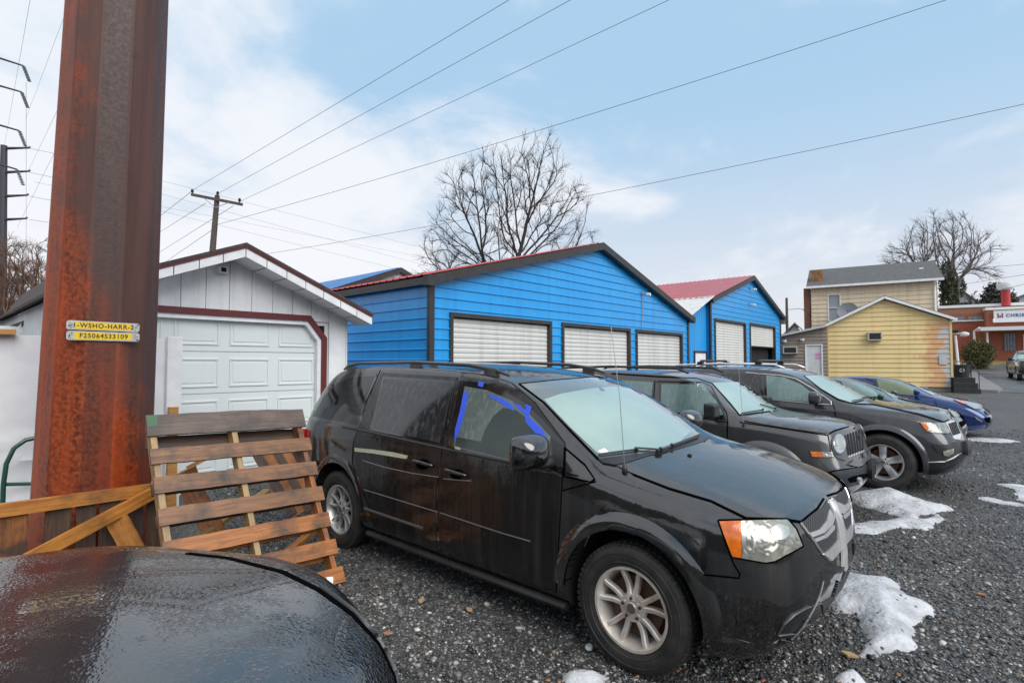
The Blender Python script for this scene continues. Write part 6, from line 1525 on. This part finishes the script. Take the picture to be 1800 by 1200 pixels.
patch([cfp(rat0(1672,27.3),27.3), cfp(rat0(1672,26.2),26.2), cfp(rat0(1752,25.2),25.2), cfp(rat0(1760,26.4),26.4), cfp(rat0(1722,38),38), cfp(rat0(1712,44),44), cfp(rat0(1700,44),44), cfp(rat0(1704,30),30)], .13, 'pavement', conc, step=.8, hh=.2)
grass_m = mat('winter_grass', (.20,.13,.045), .9, var=(1.5,(.09,.10,.03),.8), bump=(30,.8))
patch([cfp(10,47), cfp(70,46.2), cfp(70,70), cfp(10,70)], .02, 'grass_verge', grass_m, step=2.)
# slush and puddle marks on the far lot
# ------------------------------------------------------------------ black pickup across the street
pk = mat('pickup_grey_black', (.02,.021,.024), .3, .3, coat=1.)
d = 34.; q0 = CF(rat0(1822, d), d, 0); gzz = gz(q0.x, q0.y)
st = [
 ([.80,.92,.94,.90,.86,.84,.80], [.84,.94,.95,.93,.90,.86,.76], [.42,.52,.70,.90,1.12,1.22,1.25], 1.27, .10),
 ([.6,.62,.62,.6,.58,.56,.54], [.92,.98,.99,.98,.95,.90,.78], [.36,.5,.72,.94,1.18,1.27,1.30], 1.33, .05),
 (0., [.94,.99,1.,.99,.96,.90,.80], [.36,.5,.75,1.0,1.24,1.31,1.34], 1.37, .02),
 (-.45, [.94,.99,1.,.99,.96,.90,.82], [.36,.5,.75,1.0,1.25,1.33,1.37], 1.39, .08),
 (-1.05, [.94,.99,1.,.99,.96,.86,.72], [.36,.5,.75,1.0,1.26,1.66,1.88], 1.92, .08),
 (-1.9, [.94,.99,1.,.99,.96,.86,.72], [.36,.5,.75,1.0,1.26,1.68,1.90], 1.95),
 (-2.7, [.94,.99,1.,.99,.96,.86,.72], [.36,.5,.75,1.0,1.26,1.66,1.88], 1.92),
 (-2.95, [.94,.99,1.,.99,.96,.92,.90], [.40,.5,.75,1.0,1.26,1.30,1.32], 1.32),
 (-4.8, [.94,.99,1.,.99,.96,.93,.90], [.50,.6,.75,1.0,1.26,1.30,1.32], 1.32)]
tr_ = Car('pickup_truck', (q0.x, q0.y, gzz+.02), R(186), 'dark pickup truck parked across the street in front of the brick building', 'truck', st, pk,
          [(0,.42),(-3.6,.42)], .48, bow_f=.1, bow_r=.02, levels=3, crease=[(0,8,4,.5),(0,8,1,.3)])
for wx in (0,-3.6):
    for sd in (-1,1): wheel(tr_.root, wx, sd*.86, .40, .24, .26, sd, 'five', alloy2, detail=False)
c1t = lambda pts: sub(pts, 1600, 480, 3.75)
D = tr_.decal
D('windscreen', c1t([(648,536),(760,536),(760,584),(636,584)]), fog, .008, mirror=False, one=False, step=3)
D('grille', c1t([(676,614),(760,612),(760,655),(690,656),(672,640)]), plastic, .01, mirror=False, step=3)
D('headlight', c1t([(624,612),(664,616),(670,646),(626,648)]), lens, .012, mirror=True, step=3)
D('chrome_bumper', c1t([(632,652),(690,660),(760,660),(760,680),(690,684),(640,676)]), chrome, .015, mirror=False, step=3)
D('side_window', c1t([(604,576),(622,544),(634,540),(626,584),(606,586)]), glass_dark, .008, step=3)
q = tr_.loc(CF(rat0(1759,33), 33, zat0(634,33))); mirror_part(tr_, (-.75, -1.16, 1.38), (.14,.24,.26), plastic, mir, (-.75,-.95,1.3))
# ------------------------------------------------------------------ trees
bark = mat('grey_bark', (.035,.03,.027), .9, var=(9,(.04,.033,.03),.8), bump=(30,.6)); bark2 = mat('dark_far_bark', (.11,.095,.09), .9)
def limb(mb, p, dr, L, r, lev, maxlev, rnd, up=.12, spread=.55, nchild=5, twig=.006, fork=None, minr=0.004, seg=None):
    n = 6 if lev < 2 else 4; pts = [p]; rs = [r]; dv = dr.normalized()
    for i in range(n):
        dv = (dv + Vector((rnd.gauss(0,.09), rnd.gauss(0,.09), rnd.gauss(0,.06)+up*.35))).normalized(); pts.append(pts[-1]+dv*(L/n)); rs.append(max(minr, r*(1-.72*(i+1)/n)))
    mb.tube(pts, rs, 7 if lev == 0 else 5 if lev == 1 else 3, 0, False)
    if lev >= maxlev: return
    k = nchild if lev else nchild+2
    for i in range(k):
        t = .22 + .78*(i+rnd.random())/k; t = min(.99, t); j = int(t*n); f = t*n-j; q = pts[j].lerp(pts[min(n, j+1)], f); ax = (pts[min(n, j+1)]-pts[j]).normalized()
        side = ax.orthogonal().normalized(); side.rotate(Matrix.Rotation(rnd.uniform(0, 2*math.pi), 3, ax)); a = rnd.uniform(.6, 1.15)*spread
        nd = ax*math.cos(a) + side*math.sin(a); nd.z += up
        limb(mb, q, nd, L*rnd.uniform(.45, .72)*(1-.35*t), max(minr, rs[j]*.55), lev+1, maxlev, rnd, up, spread, nchild, twig, minr=minr)
def bare_tree(name, base, stems, label, seed, mt, maxlev=4, nchild=5, minr=.005, up=.12, spread=.6):
    rnd = random.Random(seed); t = empty(name, base, 0, label, 'tree')
    tr = MB(); cr_ = MB()
    for (off, dr, L, r) in stems:
        p = Vector(off); pts = [p]; rs = [r]; dv = Vector(dr).normalized(); n = 9
        for i in range(n):
            dv = (dv + Vector((rnd.gauss(0,.05), rnd.gauss(0,.05), .06))).normalized(); pts.append(pts[-1]+dv*(L/n)); rs.append(max(minr, r*(1-.85*((i+1)/n))))
        tr.tube(pts, rs, 8, 0, False)
        for i in range(nchild*3):
            tt = .25 + .74*(i+rnd.random())/(nchild*3); j = int(tt*n); q = pts[j].lerp(pts[min(n, j+1)], tt*n-j); ax = (pts[min(n,j+1)]-pts[j]).normalized()
            side = ax.orthogonal().normalized(); side.rotate(Matrix.Rotation(rnd.uniform(0, 2*math.pi), 3, ax)); a = rnd.uniform(.5, 1.1)*spread*1.25
            limb(cr_, q, ax*math.cos(a)+side*math.sin(a)+Vector((0,0,up)), L*rnd.uniform(.30,.50)*(1.15-.72*tt), rs[j]*.42, 1, maxlev, rnd, up, spread, nchild, minr=minr)
    tr.build('trunk', mt, t, smooth=True, fixn=False); cr_.build('crown', mt, t, smooth=True, fixn=False); return t
from mathutils.kdtree import KDTree
def grown_tree(name, base, roots, crown, npts, step, label, seed, mt, tipr, power=2.35, infl=3., kill=1.6, twigs=2, r0max=.5, iters=130):
    rg = np.random.default_rng(seed); at = []
    for (c, rr, k) in crown:
        u = rg.normal(size=(k,3)); u /= np.linalg.norm(u,axis=1)[:,None]; q = u*(rg.uniform(0,1,(k,1))**.42)*np.array(rr)+np.array(c); at += [Vector(v) for v in q if v[2] > c[2]-rr[2]*.8]
    P = []; par = []; nk = {}; c0, r0_, _ = crown[0]; org = Vector((c0[0], c0[1], c0[2]-r0_[2]*1.15))
    for (r, tip) in roots:
        r, tip = Vector(r), Vector(tip); n = int((tip-r).length/step)
        for i in range(n+1):
            w = Vector((noise.noise(Vector((i*.25, seed, r.x)))*.25, noise.noise(Vector((i*.25, seed+9, r.x)))*.25, 0))*min(1, i/6)
            P.append(r.lerp(tip, i/n)+w); par.append(len(P)-2 if i else -1)
    alive = at
    for it in range(iters):
        kd = KDTree(len(P))
        for i, p in enumerate(P): kd.insert(p, i)
        kd.balance(); acc = {}; left = []
        for a in alive:
            co_, idx, dist = kd.find(a)
            if dist < kill*step: continue
            left.append(a)
            if dist < infl*step*(4 if it < 6 else 2.2): acc.setdefault(idx, []).append((a-co_).normalized())
        alive = left
        if not acc: break
        for idx, ds in acc.items():
            nk[idx] = nk.get(idx, 0)+1
            if nk[idx] > 3: continue
            d = sum(ds, Vector((0,0,0)))
            if d.length < .05: d = ds[0].copy()
            d = d.normalized(); pr = par[idx]
            if pr >= 0: out = P[idx]-org; out.z = out.z*.8; d = (d + (P[idx]-P[pr]).normalized()*.9 + out.normalized()*.85 + Vector((rg.normal(0,.10), rg.normal(0,.10), rg.normal(.16,.08)))).normalized()
            P.append(P[idx]+d*step); par.append(idx)
    n0 = len(P)
    # fine twigs
    kids = [0]*n0
    for p_ in par:
        if p_ >= 0: kids[p_] += 1
    for i in range(n0):
        if par[i] < 0: continue
        nt_ = twigs+2 if kids[i] == 0 else (twigs if rg.random() < .5 else 0)
        if P[i].z < crown[0][0][2]-crown[0][1][2]*.75: continue
        ax = (P[i]-P[par[i]]).normalized()
        for k in range(nt_):
            sd_ = ax.orthogonal().normalized(); sd_.rotate(Matrix.Rotation(rg.uniform(0,6.28), 3, ax)); a = rg.uniform(.25,.8); d = ax*math.cos(a)+sd_*math.sin(a); q = i; L = rg.integers(2,5)
            for m_ in range(L):
                d = (d+Vector((rg.normal(0,.16),rg.normal(0,.16),.05))).normalized(); P.append(P[q]+d*step*.8); par.append(q); q = len(P)-1
    n = len(P); ch = [[] for _ in range(n)]
    for i, p_ in enumerate(par):
        if p_ >= 0: ch[p_].append(i)
    acc = [0.]*n
    for i in range(n-1, -1, -1):
        if not ch[i]: acc[i] = tipr**power
        if par[i] >= 0: acc[par[i]] += acc[i]
    rad = [min(r0max, a**(1/power)) for a in acc]
    t = empty(name, base, 0, label, 'tree'); tr = MB(); cr_ = MB()
    stack = [i for i in range(n) if par[i] < 0]
    while stack:
        i = stack.pop(); chain = [i] if par[i] < 0 else [par[i], i]
        while ch[chain[-1]]:
            cs = sorted(ch[chain[-1]], key=lambda c: -rad[c]); stack += cs[1:]; chain.append(cs[0])
        rs = [rad[c] for c in chain]
        if par[i] >= 0: rs[0] = min(rs[0], rs[1])
        thick = rs[0] > r0max*.30; seg = 8 if rs[0] > r0max*.5 else 5 if rs[0] > tipr*4 else 3
        (tr if thick else cr_).tube([P[c] for c in chain], rs, seg, 0, False)
    tr.build('trunk', mt, t, smooth=True, fixn=False); cr_.build('crown', mt, t, smooth=True, fixn=False); return t
RT = Vector((SA, -CA, 0)); FW = Vector((CA, SA, 0))
dT = 26.; bt_ = CF(rat0(893, dT), dT, 0)
def rv(r, f, z): v = RT*r + FW*f; return (v.x, v.y, z)
grown_tree('bare_tree', bt_, [(rv(.25,0,0), rv(.55,0,6.9)), (rv(-.9,.2,0), rv(-1.0,.1,6.6)), (rv(-1.3,0,0), rv(-2.3,.2,5.2)), (rv(.5,.2,0), rv(1.7,.3,5.4)), (rv(-.3,-.3,0), rv(-.2,-.7,6.2))],
    [(rv(0,0,8.0), (1.9,1.8,3.6), 330), (rv(-2.7,.3,7.2), (1.5,1.4,1.6), 200), (rv(-1.9,-.6,9.4), (1.3,1.3,1.7), 190), (rv(-.4,.5,10.6), (1.2,1.2,2.0), 190), (rv(1.5,0,10.7), (1.3,1.3,2.0), 220), (rv(2.6,.2,9.0), (1.3,1.3,1.7), 190), (rv(2.9,-.3,7.2), (1.3,1.2,1.3), 150), (rv(-3.3,-.2,6.0), (1.1,1.1,.8), 80)],
    0, .19, 'bare many-stemmed tree rising behind the large blue shed', 11, bark, .0046, power=2.3, r0max=.21, twigs=2)
dT = 62.; bt_ = CF(rat0(1672, dT), dT, gz(*cfp(rat0(1672,dT), dT)))
grown_tree('bare_tree', bt_, [((0,0,0), rv(-.1,0,8.5)), (rv(-.4,.3,1), rv(-2.2,.4,9.0)), (rv(.2,0,3), rv(1.2,0,9.3))],
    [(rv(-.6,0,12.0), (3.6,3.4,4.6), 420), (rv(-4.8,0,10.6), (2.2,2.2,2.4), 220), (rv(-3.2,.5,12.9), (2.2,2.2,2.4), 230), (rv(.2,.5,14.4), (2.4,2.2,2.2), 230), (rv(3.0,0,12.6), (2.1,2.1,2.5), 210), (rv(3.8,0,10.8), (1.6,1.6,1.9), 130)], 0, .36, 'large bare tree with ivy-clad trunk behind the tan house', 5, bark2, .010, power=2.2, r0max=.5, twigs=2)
for k, (x, dd, hh, seed) in enumerate(((1718, 80, 9.5, 3), (1790, 82, 8.5, 4))):
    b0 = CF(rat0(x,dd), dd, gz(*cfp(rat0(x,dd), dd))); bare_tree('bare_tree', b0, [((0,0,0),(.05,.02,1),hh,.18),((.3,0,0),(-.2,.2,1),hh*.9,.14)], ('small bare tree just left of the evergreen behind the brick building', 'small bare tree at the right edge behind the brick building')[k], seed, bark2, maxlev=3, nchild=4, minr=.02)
# leafy masses: many small leaf faces through a volume
def leaf_cloud(name, blobs, n, size, mt, parent, seed=1, flat=.5):
    rg = np.random.default_rng(seed); P = []; 
    w = np.array([b[1][0]*b[1][1]*b[1][2] for b in blobs]); w = w/w.sum()
    for (c, rr), ww in zip(blobs, w):
        k = int(n*ww)+1; u = rg.normal(size=(k,3)); u /= np.linalg.norm(u, axis=1)[:,None]; rad = rg.uniform(.25,1,(k,1))**.5
        P.append(np.array(c)+u*rad*np.array(rr)*(1+rg.normal(0,.08,(k,1))))
    P = np.concatenate(P); k = len(P); a = rg.normal(size=(k,3)); a /= np.linalg.norm(a,axis=1)[:,None]; b = np.cross(a, rg.normal(size=(k,3))); b /= np.linalg.norm(b,axis=1)[:,None]
    s = size*rg.uniform(.6,1.4,(k,1)); V = np.stack([P+a*s, P+b*s*flat, P-a*s, P-b*s*flat], 1).reshape(-1,3)
    F_ = np.arange(4*k).reshape(-1,4); m = MB(); m.v = [tuple(v) for v in V]; m.f = [tuple(int(i) for i in f) for f in F_]; m.mi = [0]*k
    return m.build(name, mt, parent, fixn=False)
ivy = mat('ivy', (.028,.040,.016), .7, var=(2.,(.05,.05,.02),.8)); ever = mat('evergreen', (.035,.045,.035), .8, var=(1.5,(.06,.06,.045),.8)); shrubm = mat('yellow_green_shrub', (.055,.065,.018), .8, var=(2.5,(.12,.10,.03),.8))
iv = empty('ivy', bt_, 0, 'dark ivy climbing the trunk of the large bare tree', 'ivy')
leaf_cloud('leaves', [((0,0,3),(1.2,1.2,4)), ((.1,0,7),(.9,.9,3.5)), ((-.3,.2,9.5),(.8,.8,2.0)), ((1.4,-.9,8.5),(.8,.6,1.2)), ((1.0,-1.3,5.5),(1.3,1.1,1.2))], 9000, .16, ivy, iv, 3)
b0 = CF(rat0(1752,78), 78, gz(*cfp(rat0(1752,78),78))); ev = empty('evergreen_tree', b0, 0, 'rounded dark evergreen behind the brick building beside the red vent', 'tree')
leaf_cloud('crown', [((0,0,5.5),(3.0,3.0,3.5)), ((.3,-.3,8.6),(2.1,2.1,2.2)), ((-1.4,1,7),(1.8,1.8,2.)), ((1.3,-1.2,7.4),(1.7,1.7,1.9)), ((.2,0,10.3),(1.2,1.2,1.1))], 15000, .22, ever, ev, 6)
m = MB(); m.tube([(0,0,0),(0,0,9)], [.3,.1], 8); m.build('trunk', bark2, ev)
d = 48.; b0 = CF(rat0(1719,d), d, gz(*cfp(rat0(1719,d),d))); sh = empty('shrub', b0, 0, 'yellow green shrub in front of the brick building', 'shrub')
leaf_cloud('foliage', [((0,0,1.1),(1.0,1.0,1.1)), ((.4,-.4,1.6),(.9,.9,.9)), ((-.4,.4,1.5),(.8,.8,.9)), ((0,0,2.1),(.8,.8,.7))], 7000, .08, shrubm, sh, 8)
m = MB(); m.tube([(0,0,0),(0,0,1.5)], [.07,.03], 6); m.build('stem', bark2, sh)
# brushy thicket behind the left buildings
th_m = mat('reddish_twigs', (.14,.075,.05), .9, var=(3,(.20,.13,.09),.6))
for k, (x, dd, hh) in enumerate(((8, 24, 5.2), (62, 26, 5.4), (-45, 24, 5.6))):
    b0 = CF(rat0(x,dd), dd, 0); grown_tree('bare_thicket_tree', b0, [(rv(q,0,0), rv(q*1.6,0,1.6)) for q in (-.4,0,.4)], [(rv(0,0,4.4), (2.0,1.7,3.1), 900)], 0, .14,
        ('reddish brown twiggy bush tree at the left edge behind the white building', 'reddish brown twiggy bush tree between the left edge and the rusty pole', 'reddish twiggy bush tree cut by the left edge of the picture')[k], 20+k, th_m, .0042, power=2.3, r0max=.06, twigs=3)
# ------------------------------------------------------------------ wooden utility pole and wires
wpm = mat('weathered_pole_wood', (.10,.075,.06), .85, var=(6,(.06,.045,.04),.8,(1,1,.2)))
dU = 27.
up_ = empty('utility_pole', CF(rat0(368,dU), dU, 0), YAW, 'wooden utility pole with one tilted crossarm above the white garage', 'utility pole')
def ul(x, y, dd=0.): return Vector((rat0(x,dU+dd)-rat0(368,dU), dd, zat0(y,dU)))
m = MB(); m.tube([ul(367,640)-Vector((0,0,2)), ul(370,440), ul(376,344)], [.17,.15,.12], 10); m.build('shaft', wpm, up_)
m = MB(); m.beam(ul(330,343,-.12), ul(421,361,-.12), .10, .13); m.build('crossarm', wpm, up_)
m = MB(); m.beam(ul(352,350,-.18), ul(373,367,-.18), .02, .03); m.beam(ul(397,358,-.18), ul(374,367,-.18), .02, .03); m.build('arm_brace', galv, up_)
for x, y in ((334,340),(379,344),(418,356)):
    m = MB(); b0 = ul(x,y); m.lathe([(0,0),(.03,0),(.03,.06),(.08,.08),(.05,.12),(.08,.15),(.05,.19),(.06,.22),(0,.24)], 10, 'z', Matrix.Translation(b0+Vector((0,-.12,-.05)))); m.build('insulator', plastic, up_)
wire_m = mat('wire', (.07,.07,.075), .6); wire_g = mat('pale_wire', (.20,.21,.22), .6)
def wire(x0, y0, d0, x1, y1, d1, label, r=.008, sag=0., mt=None, n=24, name='overhead_wire', grp=None):
    p, q = PD(x0,y0,d0), PD(x1,y1,d1); pts = [p.lerp(q, i/n) - Vector((0,0,4*sag*(i/n)*(1-i/n))) for i in range(n+1)]
    o = MB().tube(pts, r, 5, 0, True).build(name, mt or wire_m, smooth=True); return tag(o, label, 'wire', grp)
wire(336,336,27,985,-54,15, 'overhead wire from the left end of the crossarm, the highest one')
wire(380,342,27,1120,-64,15, 'overhead wire from the middle insulator of the crossarm')
wire(420,355,27,1330,-72,15, 'overhead wire from the right end of the crossarm')
wire(377,396,27,1800,-45,14.5, 'overhead cable from below the crossarm passing over the bare tree', .009, .22)
wire(470,446,30,1860,170,16, 'lowest overhead cable crossing behind the bare tree to the right edge', .009, .25)
for k, (a, b2, c, e) in enumerate(((336,337,230,420),(362,357,230,440),(410,362,230,475),(376,402,240,495))):
    wire(a,b2,27,c,e,60, ('thin wire left of the utility pole, topmost of four','thin wire left of the utility pole, second of four','thin wire left of the utility pole, third of four','thin wire left of the utility pole, lowest of four')[k], .012)
for k, (a, b2, c, e) in enumerate(((280,340,760,470),(285,318,760,440),(280,370,760,488),(60,320,760,455))):
    wire(a,b2,60,c,e,90, ('faint far wire above the white garage, second from the top', 'faint far wire above the white garage, topmost', 'faint far wire above the white garage, lowest', 'faint far wire crossing behind the rusty pole and the white garage roof')[k], .014, 0, wire_g, 10, grp='faint far wires')
for k, (a, b2, c, e) in enumerate(((1640,478,1830,462),(1690,500,1830,478),(1560,560,1830,492))):
    wire(a,b2,60,c,e,50, ('far wire right of the large bare tree, upper','far wire right of the large bare tree, middle','far wire crossing above the brick building roof')[k], .018)
# street lamp and small pole between sheds and tan house
d = 60.; sp_ = empty('street_pole', CF(rat0(1384.5,d), d, 0), YAW, 'slim dark wooden pole standing between the blue sheds and tan house', 'utility pole')
m = MB(); m.tube([(0,0,0),(0,0,zat0(526,d))], [.20,.13], 8); m.build('shaft', wpm, sp_)
m = MB(); m.tube([(0,0,zat0(547,d)),(1.2,0,zat0(545,d)),(1.9,0,zat0(546,d))], .04, 6); m.lathe([(0,-.35),(.12,-.2),(.12,.2),(0,.35)], 8, 'x', Matrix.Translation((2.1,0,zat0(547,d)))); m.build('lamp_arm', galv, sp_)
m = MB(); m.lathe([(0,-.4),(.25,-.4),(.25,.4),(0,.4)], 12, 'z', Matrix.Translation((-.4,0,zat0(566,d)))); m.build('transformer', mat('dark_grey_metal', (.08,.08,.09), .5), sp_, smooth=True, angle=40)
# ------------------------------------------------------------------ steel transmission poles on the left
stm = mat('dark_steel_pole', (.055,.055,.065), .6, .3)
def arms(par, base_d, rows, xs, tipx, thick, insul):
    for y0, y1, tx in rows:
        m = MB(); a = PD(xs, y0, base_d)-par.location; b2 = PD(tx, y1, base_d)-par.location; m.tube([a, b2], [thick, thick*.55], 8); ar = m.build('arm', stm, par)
        m = MB(); 
        if insul == 'hang':
            e = PD(tx+11, y1+28, base_d)-par.location; n = 10
            m.tube([b2, e], .03, 6)
            for i in range(n): c = b2.lerp(e, (i+.5)/n); m.lathe([(0,-.03),(.13,-.02),(.13,.02),(0,.04)], 8, 'z', Matrix.Translation(c))
        else:
            m.lathe([(0,-.1),(.12,-.08),(.12,.08),(0,.1)], 8, 'z', Matrix.Translation(b2+Vector((0,0,.12)))); 
        m.build('insulator', mat('grey_green_insulator', (.16,.22,.22), .3), ar)
d = 70.; far_t = empty('transmission_pole', CF(rat0(2,d), d, 0), 0, 'tall dark steel transmission pole with four short arms at the left edge', 'pylon')
m = MB(); t_ = PD(7,256,d)-far_t.location; b_ = PD(1,640,d)-far_t.location; m.tube([b_-Vector((0,0,2)), t_], [.62,.36], 12); m.build('shaft', stm, far_t)
arms(far_t, d, [(261,260,52),(303,301,52),(345,343,49),(386,384,47)], 8, 0, .20, 'post')
d = 42.; near_t = empty('transmission_pole', CF(rat0(-60,d), d, 0), 0, 'nearer transmission pole outside the left edge with long arms and hanging insulators reaching in', 'pylon')
m = MB(); t_ = PD(-64,-60,d)-near_t.location; b_ = PD(-72,640,d)-near_t.location; m.tube([b_-Vector((0,0,2)), t_], [.7,.4], 12); m.build('shaft', stm, near_t)
arms(near_t, d, [(82,116,41),(133,162,38),(202,230,34),(270,298,30)], -64, 0, .11, 'hang')
for k, (a, b2, da, c, e, dc) in enumerate(((46,145,42,46,420,60),)):
    wire(a,b2,da,c,e,dc, 'thin vertical tie line hanging from the arm insulators', .012, 0, wire_g, 8)
for k, (a, b2, c, e) in enumerate(((8,255,60,-40),(45,210,150,-70),(50,300,165,60),(30,400,150,160))):
    wire(a,b2,70,c,e,30, ('pale high wire rising steeply at the left edge, leftmost of four','pale high wire rising steeply left of the rusty pole, second of four','pale high wire rising steeply left of the rusty pole, third of four','pale high wire rising steeply left of the rusty pole, lowest of four')[k], .010, 0, wire_g, 10)
for k, (y0, y1) in enumerate(((261,275),(303,318),(345,358),(386,396))):
    wire(52,y0,70,120,y1,64, ('conductor running right from the top arm of the far pole','conductor running right from the second arm of the far pole','conductor running right from the third arm of the far pole','conductor running right from the lowest arm of the far pole')[k], .022, 0, wire_m, 6)
# ------------------------------------------------------------------ unseen dark screen added behind the camera to darken reflections in the van
bkm = mat('dark_screen', (.03,.03,.026), .9, var=(.6,(.055,.048,.04),.8))
vs = []; n = 60; rows_ = 10
for j in range(rows_):
    for i in range(n):
        t = R(112 + 205*i/(n-1)); rr = 11 + j*.9; hgt = 5.2*sstep(j/(rows_-1))*(1+.35*noise.noise(Vector((i*.35, j*.1, 4))))*min(1, .45+.55*math.sin(math.pi*i/(n-1))*1.6); vs.append((rr*math.cos(t), rr*math.sin(t), -.1+hgt))
tag(MB().add(vs, [(j*n+i, j*n+i+1, (j+1)*n+i+1, (j+1)*n+i) for j in range(rows_-1) for i in range(n-1)]).build('reflection_screen', bkm, smooth=True, fixn=False), kind='structure')
